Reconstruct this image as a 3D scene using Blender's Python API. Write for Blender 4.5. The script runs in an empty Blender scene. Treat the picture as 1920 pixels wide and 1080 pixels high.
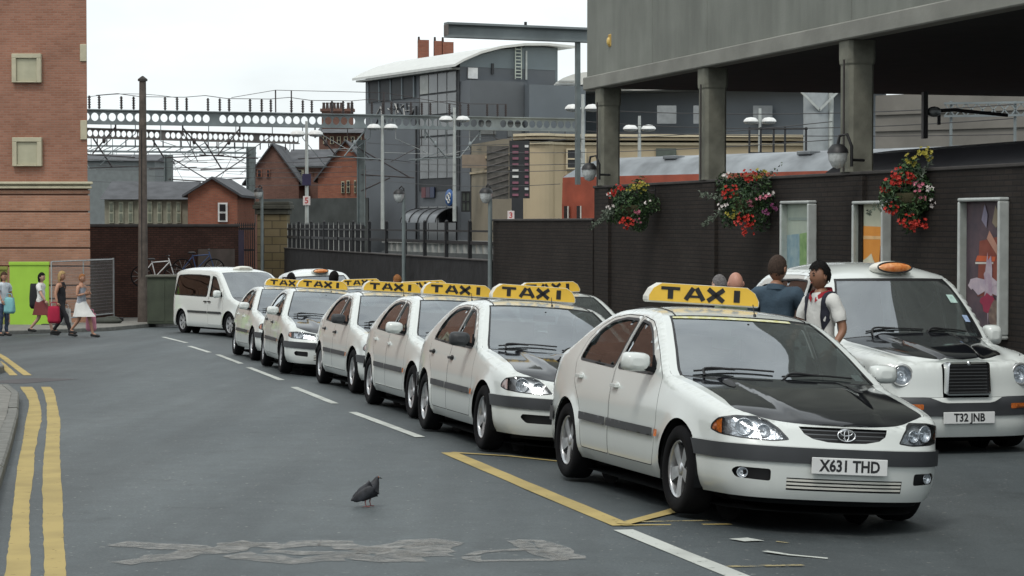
import bpy, bmesh, math, random
import numpy as np
from mathutils import Vector, Matrix, Euler
from mathutils.geometry import delaunay_2d_cdt
R = math.radians
random.seed(7)
scene = bpy.context.scene
COL = scene.collection

# ---------------------------------------------------------------- camera, sky, sun, exposure
EYE = Vector((0.0, 0.0, 1.68)); FPX = 4000.0; PITCH = math.atan(120.0 / FPX)
cam_data = bpy.data.cameras.new('camera')
cam = bpy.data.objects.new('camera', cam_data); COL.objects.link(cam)
cam.location = EYE; cam.rotation_euler = (R(90) - PITCH, 0, 0)
cam_data.sensor_width = 36.0; cam_data.lens = 36.0 * FPX / 1920.0
cam_data.clip_start = 0.1; cam_data.clip_end = 6000
scene.camera = cam

SUN_EL, SUN_AZ = R(58), R(205)         # azimuth measured from +Y clockwise
world = bpy.data.worlds.new('World'); scene.world = world; world.use_nodes = True
wn, wl = world.node_tree.nodes, world.node_tree.links
wn.clear()
wout = wn.new('ShaderNodeOutputWorld'); wbg = wn.new('ShaderNodeBackground')
sky = wn.new('ShaderNodeTexSky'); sky.sky_type = 'NISHITA'; sky.sun_disc = False
sky.sun_elevation = SUN_EL; sky.sun_rotation = SUN_AZ; sky.air_density = 1.0; sky.dust_density = 4.0; sky.ozone_density = 1.0
tc = wn.new('ShaderNodeTexCoord'); mp = wn.new('ShaderNodeMapping'); mp.inputs['Scale'].default_value = (1.6, 1.6, 4.5)
nz = wn.new('ShaderNodeTexNoise'); nz.inputs['Scale'].default_value = 2.2; nz.inputs['Detail'].default_value = 7; nz.inputs['Roughness'].default_value = 0.55
cr = wn.new('ShaderNodeValToRGB')
cr.color_ramp.elements[0].position = 0.36; cr.color_ramp.elements[0].color = (0.74, 0.74, 0.74, 1)
cr.color_ramp.elements[1].position = 0.62; cr.color_ramp.elements[1].color = (1.0, 1.0, 1.0, 1)
mixc = wn.new('ShaderNodeMix'); mixc.data_type = 'RGBA'
mixc.inputs['B'].default_value = (9.35, 9.95, 10.1, 1)          # a bright closed cloud deck over the blue
wl.new(tc.outputs['Generated'], mp.inputs['Vector']); wl.new(mp.outputs['Vector'], nz.inputs['Vector'])
wl.new(nz.outputs['Fac'], cr.inputs['Fac']); wl.new(cr.outputs['Color'], mixc.inputs['Factor'])
wl.new(sky.outputs['Color'], mixc.inputs['A']); wl.new(mixc.outputs['Result'], wbg.inputs['Color'])
wbg.inputs['Strength'].default_value = 0.115
wl.new(wbg.outputs['Background'], wout.inputs['Surface'])

sun_d = bpy.data.lights.new('sun', 'SUN'); sun_d.energy = 1.3; sun_d.angle = R(14); sun_d.color = (1.0, 0.96, 0.9)
sun_o = bpy.data.objects.new('sun', sun_d); COL.objects.link(sun_o)
sd = Vector((math.sin(SUN_AZ) * math.cos(SUN_EL), math.cos(SUN_AZ) * math.cos(SUN_EL), math.sin(SUN_EL)))
sun_o.rotation_euler = (-sd).to_track_quat('-Z', 'Y').to_euler(); sun_o.location = sd * 60
scene.view_settings.view_transform = 'Standard'; scene.view_settings.look = 'None'
scene.view_settings.gamma = 1.0; scene.view_settings.exposure = 0.0; scene.view_settings.use_curve_mapping = False
scene.render.engine = 'CYCLES'
scene.cycles.max_bounces = 6; scene.cycles.diffuse_bounces = 2; scene.cycles.transparent_max_bounces = 12
scene.cycles.caustics_reflective = False; scene.cycles.caustics_refractive = False
scene.cycles.use_denoising = True

# ---------------------------------------------------------------- survey: the photograph's rays in the place
CP, SP = math.cos(PITCH), math.sin(PITCH)
def ray(px, py):
    u = (px - 960) / FPX; v = (540 - py) / FPX
    return Vector((u, CP + v * SP, v * CP - SP))
def at(px, py, Y):
    d = ray(px, py); return EYE + d * (Y / d.y)
def sstep(a, b, x):
    t = min(1, max(0, (x - a) / (b - a))); return t * t * (3 - 2 * t)
SLOPE = 0.0225
def bay_x(y): return 3.95 - 0.2288 * y
def gz(x, y):
    yy = max(-30, y)
    z = -SLOPE * min(yy, 76)
    s = (x - bay_x(y)) * 0.975
    if 0 < s:
        v = sstep(0.1, 1.9, s) * (1 - 0.62 * sstep(1.9, 3.6, s))
        z -= 0.11 * v * (1 - sstep(52, 66, y))
    return z
def ground(px, py, off=0.0):
    d = ray(px, py); t = 30.0
    for _ in range(40):
        p = EYE + d * t
        dz = gz(p.x, p.y) + off - EYE.z
        t = 0.5 * t + 0.5 * min(300, dz / d.z)
    return EYE + d * t

# ---------------------------------------------------------------- materials
MATS = {}
def nodes_of(m): return m.node_tree.nodes, m.node_tree.links
def mat(name, col, rough=0.6, metal=0.0, var=0.15, vscale=3.0, bump=0.0, bscale=40.0, spec=0.5, coat=0.0, detail=5, col2=None, emit=0.0):
    if name in MATS: return MATS[name]
    m = bpy.data.materials.new(name); m.use_nodes = True
    n, l = nodes_of(m); b = n['Principled BSDF']
    b.inputs['Roughness'].default_value = rough; b.inputs['Metallic'].default_value = metal
    b.inputs['Specular IOR Level'].default_value = spec
    if coat: b.inputs['Coat Weight'].default_value = coat; b.inputs['Coat Roughness'].default_value = 0.04
    t = n.new('ShaderNodeTexCoord')
    nt = n.new('ShaderNodeTexNoise'); nt.inputs['Scale'].default_value = vscale; nt.inputs['Detail'].default_value = detail
    l.new(t.outputs['Object'], nt.inputs['Vector'])
    r = n.new('ShaderNodeValToRGB'); r.color_ramp.elements[0].position = 0.3; r.color_ramp.elements[1].position = 0.7
    c2 = col2 if col2 else tuple(min(1, c * (1 + var)) for c in col)
    c1 = tuple(c * (1 - var) for c in col) if not col2 else col
    r.color_ramp.elements[0].color = (*c1, 1); r.color_ramp.elements[1].color = (*c2, 1)
    l.new(nt.outputs['Fac'], r.inputs['Fac']); l.new(r.outputs['Color'], b.inputs['Base Color'])
    if bump:
        n2 = n.new('ShaderNodeTexNoise'); n2.inputs['Scale'].default_value = bscale; n2.inputs['Detail'].default_value = 4
        l.new(t.outputs['Object'], n2.inputs['Vector'])
        bp = n.new('ShaderNodeBump'); bp.inputs['Strength'].default_value = bump; bp.inputs['Distance'].default_value = 0.02
        l.new(n2.outputs['Fac'], bp.inputs['Height']); l.new(bp.outputs['Normal'], b.inputs['Normal'])
    if emit:
        l.new(r.outputs['Color'], b.inputs['Emission Color']); b.inputs['Emission Strength'].default_value = emit
    MATS[name] = m
    return m
def glass(name, tint, refl, rough=0.02, base=0.0):
    if name in MATS: return MATS[name]
    m = bpy.data.materials.new(name); m.use_nodes = True
    n, l = nodes_of(m); n.clear()
    o = n.new('ShaderNodeOutputMaterial'); tr = n.new('ShaderNodeBsdfTransparent'); tr.inputs['Color'].default_value = (*tint, 1)
    gl = n.new('ShaderNodeBsdfGlossy'); gl.inputs['Roughness'].default_value = rough; gl.inputs['Color'].default_value = (0.93, 0.97, 1.0, 1)
    df = n.new('ShaderNodeBsdfDiffuse'); df.inputs['Color'].default_value = (0.4, 0.44, 0.45, 1)
    lw = n.new('ShaderNodeLayerWeight'); lw.inputs['Blend'].default_value = 0.5
    pw = n.new('ShaderNodeMath'); pw.operation = 'POWER'; pw.inputs[1].default_value = 5.0; l.new(lw.outputs['Facing'], pw.inputs[0])
    fr = n.new('ShaderNodeMath'); fr.operation = 'MULTIPLY_ADD'; fr.inputs[1].default_value = 0.95; fr.inputs[2].default_value = 0.045; l.new(pw.outputs[0], fr.inputs[0])
    t = n.new('ShaderNodeTexCoord'); nt = n.new('ShaderNodeTexNoise'); nt.inputs['Scale'].default_value = 2.5; nt.inputs['Detail'].default_value = 3
    l.new(t.outputs['Object'], nt.inputs['Vector'])
    mr = n.new('ShaderNodeMapRange'); mr.inputs['To Min'].default_value = refl * 0.8; mr.inputs['To Max'].default_value = refl * 1.2
    l.new(nt.outputs['Fac'], mr.inputs['Value'])
    ad = n.new('ShaderNodeMath'); ad.operation = 'ADD'; ad.use_clamp = True
    l.new(fr.outputs[0], ad.inputs[0]); l.new(mr.outputs['Result'], ad.inputs[1])
    mx = n.new('ShaderNodeMixShader'); l.new(ad.outputs[0], mx.inputs['Fac']); l.new(tr.outputs[0], mx.inputs[1]); l.new(gl.outputs[0], mx.inputs[2])
    if base:
        m2 = n.new('ShaderNodeMixShader'); m2.inputs['Fac'].default_value = base
        l.new(mx.outputs[0], m2.inputs[1]); l.new(df.outputs[0], m2.inputs[2]); l.new(m2.outputs[0], o.inputs['Surface'])
    else: l.new(mx.outputs[0], o.inputs['Surface'])
    MATS[name] = m
    return m
def brick_mat(name, c1, c2, mortar, bw=0.225, bh=0.075, ms=0.012, bump=0.4, stain=0.25, rough=0.85):
    if name in MATS: return MATS[name]
    m = bpy.data.materials.new(name); m.use_nodes = True
    n, l = nodes_of(m); b = n['Principled BSDF']; b.inputs['Roughness'].default_value = rough; b.inputs['Specular IOR Level'].default_value = 0.2
    t = n.new('ShaderNodeTexCoord'); sx = n.new('ShaderNodeSeparateXYZ'); cx = n.new('ShaderNodeCombineXYZ')
    a = n.new('ShaderNodeMath'); a.operation = 'ADD'
    l.new(t.outputs['Object'], sx.inputs[0]); l.new(sx.outputs['X'], a.inputs[0]); l.new(sx.outputs['Y'], a.inputs[1])
    l.new(a.outputs[0], cx.inputs['X']); l.new(sx.outputs['Z'], cx.inputs['Y'])
    br = n.new('ShaderNodeTexBrick'); br.inputs['Scale'].default_value = 1.0
    br.inputs['Brick Width'].default_value = bw; br.inputs['Row Height'].default_value = bh; br.inputs['Mortar Size'].default_value = ms
    br.inputs['Mortar Smooth'].default_value = 0.3; br.inputs['Bias'].default_value = 0.0
    br.inputs['Color1'].default_value = (*c1, 1); br.inputs['Color2'].default_value = (*c2, 1); br.inputs['Mortar'].default_value = (*mortar, 1)
    l.new(cx.outputs[0], br.inputs['Vector'])
    nt = n.new('ShaderNodeTexNoise'); nt.inputs['Scale'].default_value = 0.6; nt.inputs['Detail'].default_value = 8; nt.inputs['Roughness'].default_value = 0.65
    l.new(t.outputs['Object'], nt.inputs['Vector'])
    mr = n.new('ShaderNodeMapRange'); mr.inputs['From Min'].default_value = 0.3; mr.inputs['From Max'].default_value = 0.7
    mr.inputs['To Min'].default_value = 1 - stain; mr.inputs['To Max'].default_value = 1 + stain * 0.6
    l.new(nt.outputs['Fac'], mr.inputs['Value'])
    mx = n.new('ShaderNodeMix'); mx.data_type = 'RGBA'; mx.blend_type = 'MULTIPLY'; mx.inputs['Factor'].default_value = 1.0
    l.new(br.outputs['Color'], mx.inputs['A']); l.new(mr.outputs['Result'], mx.inputs['B']); l.new(mx.outputs['Result'], b.inputs['Base Color'])
    bp = n.new('ShaderNodeBump'); bp.inputs['Strength'].default_value = bump; bp.inputs['Distance'].default_value = 0.01; bp.invert = True
    l.new(br.outputs['Fac'], bp.inputs['Height']); l.new(bp.outputs['Normal'], b.inputs['Normal'])
    MATS[name] = m
    return m

# ---------------------------------------------------------------- mesh helpers
def link(o, parent=None):
    COL.objects.link(o)
    if parent is not None: o.parent = parent
    return o
def mesh_obj(name, verts, faces, mats, parent=None, midx=None, smooth=False, angle=None):
    me = bpy.data.meshes.new(name); me.from_pydata([tuple(v) for v in verts], [], [tuple(f) for f in faces]); 
    for m in (mats if isinstance(mats, (list, tuple)) else [mats]): me.materials.append(m)
    if midx: me.polygons.foreach_set('material_index', midx)
    if smooth: me.polygons.foreach_set('use_smooth', [True] * len(me.polygons))
    if angle is not None: me.set_sharp_from_angle(angle=R(angle))
    me.update()
    return link(bpy.data.objects.new(name, me), parent)
def tag(o, label=None, cat=None, group=None, kind=None):
    if label: o['label'] = label
    if cat: o['category'] = cat
    if group: o['group'] = group
    if kind: o['kind'] = kind
    return o
def empty(name, loc=(0, 0, 0), rz=0.0, label=None, cat=None, group=None):
    o = bpy.data.objects.new(name, None); COL.objects.link(o); o.location = loc; o.rotation_euler = (0, 0, rz); o.empty_display_size = 0.3
    return tag(o, label, cat, group)
def copy_tree(o, parent=None):
    c = o.copy(); COL.objects.link(c); c.parent = parent
    for ch in list(o.children): copy_tree(ch, c)
    return c

class MB:
    def __init__(s): s.v = []; s.f = []; s.m = []; s.sm = []
    def add(s, vs, fs, mi=0, M=None, smooth=False):
        b = len(s.v)
        s.v += [tuple(M @ Vector(p)) if M is not None else tuple(p) for p in vs]
        for f in fs: s.f.append(tuple(i + b for i in f)); s.m.append(mi); s.sm.append(smooth)
        return s
    def box(s, c, d, mi=0, M=None, rz=0.0):
        x, y, z = d[0] / 2, d[1] / 2, d[2] / 2
        vs = [(-x, -y, -z), (x, -y, -z), (x, y, -z), (-x, y, -z), (-x, -y, z), (x, -y, z), (x, y, z), (-x, y, z)]
        T = Matrix.Translation(c) @ Matrix.Rotation(rz, 4, 'Z')
        if M is not None: T = M @ T
        return s.add(vs, [(0, 3, 2, 1), (4, 5, 6, 7), (0, 1, 5, 4), (1, 2, 6, 5), (2, 3, 7, 6), (3, 0, 4, 7)], mi, T)
    def bar(s, a, b, w, h, mi=0, up=(0, 0, 1)):
        a, b = Vector(a), Vector(b); d = (b - a); L = d.length; d.normalize(); u = Vector(up)
        if abs(d.dot(u)) > 0.98: u = Vector((0, 1, 0))
        sd = d.cross(u).normalized(); u2 = sd.cross(d).normalized()
        M = Matrix((sd, d, u2)).transposed().to_4x4(); M.translation = (a + b) / 2
        return s.box((0, 0, 0), (w, L, h), mi, M)
    def cyl(s, a, b, r0, r1=None, n=10, mi=0, caps=True):
        r1 = r0 if r1 is None else r1
        a, b = Vector(a), Vector(b); d = (b - a).normalized()
        u = d.orthogonal().normalized(); w = d.cross(u)
        vs = []
        for p, r in ((a, r0), (b, r1)):
            for i in range(n):
                t = 2 * math.pi * i / n; vs.append(p + (u * math.cos(t) + w * math.sin(t)) * r)
        fs = [(i, (i + 1) % n, n + (i + 1) % n, n + i) for i in range(n)]
        s.add(vs, fs, mi, None, True)
        if caps: s.add(vs, [tuple(range(n - 1, -1, -1)), tuple(range(n, 2 * n))], mi)
        return s
    def tube(s, pts, r, n=6, mi=0, caps=True):
        pts = [Vector(p) for p in pts]; vs = []; u = None
        for i, p in enumerate(pts):
            d = (pts[min(i + 1, len(pts) - 1)] - pts[max(i - 1, 0)]).normalized()
            if u is None: u = d.orthogonal().normalized()
            else: u = (u - d * u.dot(d)).normalized()
            w = d.cross(u); rr = r[i] if isinstance(r, (list, tuple)) else r
            for k in range(n):
                t = 2 * math.pi * k / n; vs.append(p + (u * math.cos(t) + w * math.sin(t)) * rr)
        fs = [(i * n + k, i * n + (k + 1) % n, (i + 1) * n + (k + 1) % n, (i + 1) * n + k) for i in range(len(pts) - 1) for k in range(n)]
        s.add(vs, fs, mi, None, True)
        if caps: s.add(vs, [tuple(range(n - 1, -1, -1)), tuple(range((len(pts) - 1) * n, len(pts) * n))], mi)
        return s
    def lathe(s, prof, n=24, mi=0, M=None, axis='Z'):
        # prof: (radius, height); closed around the axis
        vs = []
        for r, h in prof:
            for k in range(n):
                t = 2 * math.pi * k / n; c, q = r * math.cos(t), r * math.sin(t)
                vs.append((c, q, h) if axis == 'Z' else (c, h, q) if axis == 'Y' else (h, c, q))
        fs = [(i * n + k, i * n + (k + 1) % n, (i + 1) * n + (k + 1) % n, (i + 1) * n + k) for i in range(len(prof) - 1) for k in range(n)]
        return s.add(vs, fs, mi, M, True)
    def prism(s, poly, d, mi=0, M=None):
        # poly: list of (x,z), extruded along y by d (thickness), convex or not (ngon)
        n = len(poly)
        vs = [(x, 0, z) for x, z in poly] + [(x, d, z) for x, z in poly]
        fs = [tuple(range(n)), tuple(range(2 * n - 1, n - 1, -1))] + [((i + 1) % n, i, n + i, n + (i + 1) % n) for i in range(n)]
        return s.add(vs, fs, mi, M)
    def ball(s, c, r, n=10, m=7, mi=0):
        c = Vector(c); rx, ry, rz = r if isinstance(r, (tuple, list)) else (r, r, r)
        vs = [c + Vector((0, 0, -rz))]
        for j in range(1, m):
            a = math.pi * j / m
            for k in range(n):
                t = 2 * math.pi * k / n; vs.append(c + Vector((rx * math.sin(a) * math.cos(t), ry * math.sin(a) * math.sin(t), -rz * math.cos(a))))
        vs.append(c + Vector((0, 0, rz)))
        fs = [(0, 1 + (k + 1) % n, 1 + k) for k in range(n)]
        for j in range(m - 2):
            for k in range(n):
                a = 1 + j * n + k; b = 1 + j * n + (k + 1) % n; fs.append((a, b, b + n, a + n))
        e = len(vs) - 1; o = 1 + (m - 2) * n
        fs += [(o + k, o + (k + 1) % n, e) for k in range(n)]
        return s.add(vs, fs, mi, None, True)
    def build(s, name, mats, parent=None, bevel=0.0, seg=1, fix=True):
        me = bpy.data.meshes.new(name); me.from_pydata(s.v, [], s.f)
        for m in (mats if isinstance(mats, (list, tuple)) else [mats]): me.materials.append(m)
        me.polygons.foreach_set('material_index', s.m); me.polygons.foreach_set('use_smooth', s.sm)
        if bevel or fix:
            bm = bmesh.new(); bm.from_mesh(me)
            if bevel:
                bmesh.ops.remove_doubles(bm, verts=bm.verts, dist=1e-5)
                es = [e for e in bm.edges if len(e.link_faces) == 2 and e.calc_face_angle(0) > 0.6]
                bmesh.ops.bevel(bm, geom=es, offset=bevel, segments=seg, affect='EDGES', profile=0.5, clamp_overlap=True)
            if fix: bmesh.ops.recalc_face_normals(bm, faces=bm.faces)
            bm.to_mesh(me); bm.free()
        me.update()
        return link(bpy.data.objects.new(name, me), parent)

def text_mesh(body, size, M, material, name, parent=None, sx=1.0, offset=0.0, extrude=0.001, align='CENTER', shear=0.0):
    cu = bpy.data.curves.new('txt', 'FONT'); cu.body = body; cu.size = size; cu.align_x = align; cu.align_y = 'CENTER'
    cu.extrude = extrude; cu.offset = offset; cu.shear = shear; cu.resolution_u = 3
    o = bpy.data.objects.new('txt', cu); COL.objects.link(o)
    dg = bpy.context.evaluated_depsgraph_get()
    me = bpy.data.meshes.new_from_object(o.evaluated_get(dg))
    bpy.data.objects.remove(o); bpy.data.curves.remove(cu)
    me.transform(M @ Matrix.Diagonal((sx, 1, 1, 1)))
    me.materials.clear(); me.materials.append(material); me.name = name
    return link(bpy.data.objects.new(name, me), parent)

def pchip(tab):
    xs = [t[0] for t in tab]; ys = [t[1] for t in tab]; n = len(xs)
    d = [(ys[i + 1] - ys[i]) / (xs[i + 1] - xs[i]) for i in range(n - 1)]
    m = [d[0]] + [0 if d[i - 1] * d[i] <= 0 else 2 * d[i - 1] * d[i] / (d[i - 1] + d[i]) for i in range(1, n - 1)] + [d[-1]]
    def f(x):
        if x <= xs[0]: return ys[0]
        if x >= xs[-1]: return ys[-1]
        lo = 0
        for i in range(n - 1):
            if x <= xs[i + 1]: lo = i; break
        h = xs[lo + 1] - xs[lo]; t = (x - xs[lo]) / h
        return ((1 + 2 * t) * (1 - t) ** 2 * ys[lo] + t * (1 - t) ** 2 * h * m[lo] + t * t * (3 - 2 * t) * ys[lo + 1] + t * t * (t - 1) * h * m[lo + 1])
    return f
def crom(pts, n, closed=False):
    P = [Vector(p) for p in pts]; out = []; N = len(P)
    for i in range(N if closed else N - 1):
        if closed: a, b, c, d = P[i - 1], P[i], P[(i + 1) % N], P[(i + 2) % N]
        else: b, c = P[i], P[i + 1]; a = P[i - 1] if i else b * 2 - c; d = P[i + 2] if i + 2 < N else c * 2 - b
        for k in range(n):
            t = k / n
            out.append(0.5 * ((2 * b) + (c - a) * t + (2 * a - 5 * b + 4 * c - d) * t * t + (3 * b - a - 3 * c + d) * t ** 3))
    if not closed: out.append(P[-1])
    return out
def in_poly(p, poly):
    x, y = p; c = False; n = len(poly); j = n - 1
    for i in range(n):
        xi, yi = poly[i]; xj, yj = poly[j]
        if (yi > y) != (yj > y) and x < (xj - xi) * (y - yi) / (yj - yi) + xi: c = not c
        j = i
    return c
def resample(poly, step):
    out = []; n = len(poly)
    for i in range(n):
        a, b = poly[i], poly[(i + 1) % n]; L = math.hypot(b[0] - a[0], b[1] - a[1]); k = max(1, int(math.ceil(L / step)))
        for j in range(k): out.append((a[0] + (b[0] - a[0]) * j / k, a[1] + (b[1] - a[1]) * j / k))
    return out
def dist_poly(p, poly):
    best = 9
    for i in range(len(poly)):
        a, b = poly[i - 1], poly[i]; dx, dy = b[0] - a[0], b[1] - a[1]; L = dx * dx + dy * dy
        t = 0 if L == 0 else max(0, min(1, ((p[0] - a[0]) * dx + (p[1] - a[1]) * dy) / L))
        q = math.hypot(p[0] - a[0] - t * dx, p[1] - a[1] - t * dy)
        if q < best: best = q
    return best
def cdt_panel(outer, holes, mapf, sp=0.05, extra=(), pre=False):
    loops = [resample(q, sp * 0.8) if not pre else q for q in [outer] + list(holes)]
    pts = []; edges = []
    for lp in loops:
        b = len(pts); n = len(lp); pts += lp; edges += [(b + i, b + (i + 1) % n) for i in range(n)]
    xs = [p[0] for p in outer]; ys = [p[1] for p in outer]
    cand = list(extra); y = min(ys) + sp * 0.5; k = 0
    while y < max(ys):
        x = min(xs) + (sp * 0.5 if k % 2 else sp * 0.25)
        while x < max(xs): cand.append((x, y)); x += sp
        y += sp * 0.87; k += 1
    if cand:
        C = np.array(cand); near = np.full(len(C), 9.0); ins = None
        for li, lp in enumerate(loops):
            A = np.array(lp); B = np.roll(A, -1, axis=0); D = B - A; L2 = np.maximum((D * D).sum(1), 1e-12)
            t = np.clip(((C[:, None, :] - A[None]) * D[None]).sum(2) / L2[None], 0, 1)
            q = C[:, None, :] - A[None] - t[..., None] * D[None]; near = np.minimum(near, np.sqrt((q * q).sum(2)).min(1))
            cr_ = (A[None, :, 1] > C[:, None, 1]) != (B[None, :, 1] > C[:, None, 1])
            dy = np.where(np.abs(D[:, 1]) < 1e-12, 1e-12, D[:, 1])
            xi = A[None, :, 0] + (C[:, None, 1] - A[None, :, 1]) / dy[None] * D[None, :, 0]
            inn = ((cr_ & (C[:, None, 0] < xi)).sum(1) % 2) == 1
            ins = inn if li == 0 else ins & ~inn
        lim = np.full(len(C), sp * 0.3); lim[:len(extra)] = 0.006
        pts += [tuple(p) for p in C[ins & (near > lim)].tolist()]
    vo, eo, fo, _, _, _ = delaunay_2d_cdt([Vector(p) for p in pts], edges, [], 0, 1e-6)
    faces = []
    for f in fo:
        c = (sum(vo[i].x for i in f) / 3, sum(vo[i].y for i in f) / 3)
        if in_poly(c, loops[0]) and not any(in_poly(c, h) for h in loops[1:]): faces.append(tuple(f))
    return [mapf(v.x, v.y) for v in vo], faces
# ---------------------------------------------------------------- vehicle materials
def paint_mat(name, col, rough=0.22, dirt=0.3):
    m = bpy.data.materials.new(name); m.use_nodes = True
    n, l = nodes_of(m); b = n['Principled BSDF']
    b.inputs['Roughness'].default_value = rough; b.inputs['Coat Weight'].default_value = 0.5; b.inputs['Coat Roughness'].default_value = 0.05
    t = n.new('ShaderNodeTexCoord'); nt = n.new('ShaderNodeTexNoise'); nt.inputs['Scale'].default_value = 9.0; nt.inputs['Detail'].default_value = 10; nt.inputs['Roughness'].default_value = 0.75
    l.new(t.outputs['Object'], nt.inputs['Vector'])
    sx = n.new('ShaderNodeSeparateXYZ'); l.new(t.outputs['Object'], sx.inputs[0])
    mr = n.new('ShaderNodeMapRange'); mr.inputs['From Min'].default_value = 0.15; mr.inputs['From Max'].default_value = 0.62; mr.inputs['To Min'].default_value = 1.0; mr.inputs['To Max'].default_value = 0.12
    l.new(sx.outputs['Z'], mr.inputs['Value'])
    ml = n.new('ShaderNodeMath'); ml.operation = 'MULTIPLY'; l.new(mr.outputs['Result'], ml.inputs[0]); l.new(nt.outputs['Fac'], ml.inputs[1])
    m2 = n.new('ShaderNodeMath'); m2.operation = 'MULTIPLY'; m2.inputs[1].default_value = dirt; l.new(ml.outputs[0], m2.inputs[0])
    mx = n.new('ShaderNodeMix'); mx.data_type = 'RGBA'; mx.inputs['A'].default_value = (*col, 1); mx.inputs['B'].default_value = (0.16, 0.15, 0.13, 1)
    l.new(m2.outputs[0], mx.inputs['Factor']); l.new(mx.outputs['Result'], b.inputs['Base Color'])
    ar = n.new('ShaderNodeMath'); ar.operation = 'ADD'; ar.inputs[1].default_value = rough; l.new(m2.outputs[0], ar.inputs[0]); l.new(ar.outputs[0], b.inputs['Roughness'])
    MATS[name] = m
    return m
WHITE = paint_mat('white_paint', (0.69, 0.725, 0.70), 0.16, 0.20)
BLACK = paint_mat('black_paint', (0.008, 0.009, 0.012), 0.09, 0.03)
TRIM = mat('grey_plastic_trim', (0.035, 0.038, 0.042), 0.55, var=0.2, bump=0.05, bscale=200)
RUBBER = mat('tyre_rubber', (0.008, 0.008, 0.009), 0.9, var=0.3, bump=0.1, bscale=90, spec=0.15)
DARK = mat('dark_interior', (0.009, 0.010, 0.011), 0.9, spec=0.15)
SEATM = mat('seat_fabric', (0.035, 0.038, 0.045), 0.9, bump=0.2, bscale=200)
ALLOY = mat('alloy_wheel', (0.56, 0.57, 0.58), 0.28, 0.8, var=0.25, vscale=12)
HUBCAP = mat('wheel_trim', (0.36, 0.37, 0.38), 0.45, 0.3, var=0.25, vscale=12)
CHROME = mat('chrome', (0.75, 0.76, 0.77), 0.1, 1.0, var=0.05)
REFLECT = mat('lamp_reflector', (0.62, 0.66, 0.70), 0.2, 0.7, var=0.1, bump=0.3, bscale=45)
LENS = glass('lamp_lens', (0.95, 0.96, 0.97), 0.02)
AMBER = mat('amber_lens', (0.52, 0.13, 0.02), 0.15, 0, var=0.3, vscale=60, coat=0.5)
REDLENS = mat('red_lens', (0.25, 0.012, 0.012), 0.15, coat=0.5)
SCREEN = glass('windscreen_glass', (0.34, 0.40, 0.40), 0.24, 0.02, 0.04)
SIDEGL = glass('side_window_glass', (0.30, 0.34, 0.34), 0.10, 0.02, 0.02)
YELLOW = mat('taxi_yellow', (0.80, 0.50, 0.055), 0.4, var=0.06, vscale=6)
SIGNW = mat('sign_white', (0.72, 0.71, 0.64), 0.4, var=0.08)
INK = mat('black_lettering', (0.012, 0.012, 0.014), 0.5)
PLATE = mat('plate_white', (0.72, 0.73, 0.72), 0.35, var=0.06)
CHARC = mat('grille_black', (0.012, 0.012, 0.013), 0.5)
PAPER = mat('paper', (0.8, 0.8, 0.78), 0.8)

class Skirt:
    def __init__(s, plan, side, front, rear, U, roll, arches, flare=0.012):
        pts = crom([(x, y, 0) for x, y in plan], 14); s.x = [p.x for p in pts]; s.y = [p.y for p in pts]; s.L = [0.0]
        for a, b in zip(pts, pts[1:]): s.L.append(s.L[-1] + (b - a).length)
        s.end = s.L[-1]; s.n = []
        for i in range(len(pts)):
            a, b = pts[max(0, i - 1)], pts[min(len(pts) - 1, i + 1)]; d = (b - a).normalized(); s.n.append((d.y, -d.x))
        s.n[0] = (1, 0); s.n[-1] = (-1, 0)
        s.side, s.front, s.rear, s.Ux, s.rl, s.arches, s.flare = pchip(side), pchip(front), pchip(rear), pchip(sorted(U)), pchip(sorted(roll)), arches, flare
    def C(s, q):
        import bisect
        q = max(0, min(s.end, q)); i = max(0, min(len(s.L) - 2, bisect.bisect_right(s.L, q) - 1)); t = (q - s.L[i]) / (s.L[i + 1] - s.L[i])
        lp = lambda a: a[i] + (a[i + 1] - a[i]) * t
        nx = s.n[i][0] + (s.n[i + 1][0] - s.n[i][0]) * t; ny = s.n[i][1] + (s.n[i + 1][1] - s.n[i][1]) * t; h = math.hypot(nx, ny)
        return lp(s.x), lp(s.y), nx / h, ny / h
    def q(s, x):
        lo, hi = 0, s.end
        for _ in range(40):
            m = (lo + hi) / 2
            if s.C(m)[0] > x: lo = m
            else: hi = m
        return lo
    def qy(s, y):
        lo, hi = 0, s.end * 0.45
        for _ in range(40):
            m = (lo + hi) / 2
            if s.C(m)[1] < y: lo = m
            else: hi = m
        return lo
    def U(s, q): return s.Ux(s.C(q)[0])
    def P(s, q, z, out=0.0):
        x, y, nx, ny = s.C(q); e = sstep(0.3, 0.95, abs(nx))
        off = s.side(z) * (1 - e) + (s.front if nx > 0 else s.rear)(z) * e
        u = s.Ux(x); r = s.rl(x)
        if z > u - r: k = min(1, (z - u + r) / r); off += r * (1 - math.sqrt(max(0, 1 - k * k)))
        for xc, zc, rad in s.arches:
            d = math.hypot(x - xc, z - zc) - rad
            off -= s.flare * math.exp(-(d / 0.05) ** 2)
        off -= out
        return Vector((x - nx * off, y - ny * off, z))
    def xz(s, pts): return [(s.q(x), z) for x, z in pts]
    def topline(s, step=0.035):
        n = int(s.end / step); return [(s.end * (n - i) / n, s.U(s.end * (n - i) / n)) for i in range(n + 1)]
    def rollpts(s, step=0.05):
        out = []; n = int(s.end / step)
        for i in range(1, n):
            q = s.end * i / n; u = s.U(q); r = s.rl(s.C(q)[0])
            for f in (1.15, 0.8, 0.55, 0.34, 0.18, 0.07): 
                if r * f > 0.007: out.append((q, u - r * f))
        return out

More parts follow.
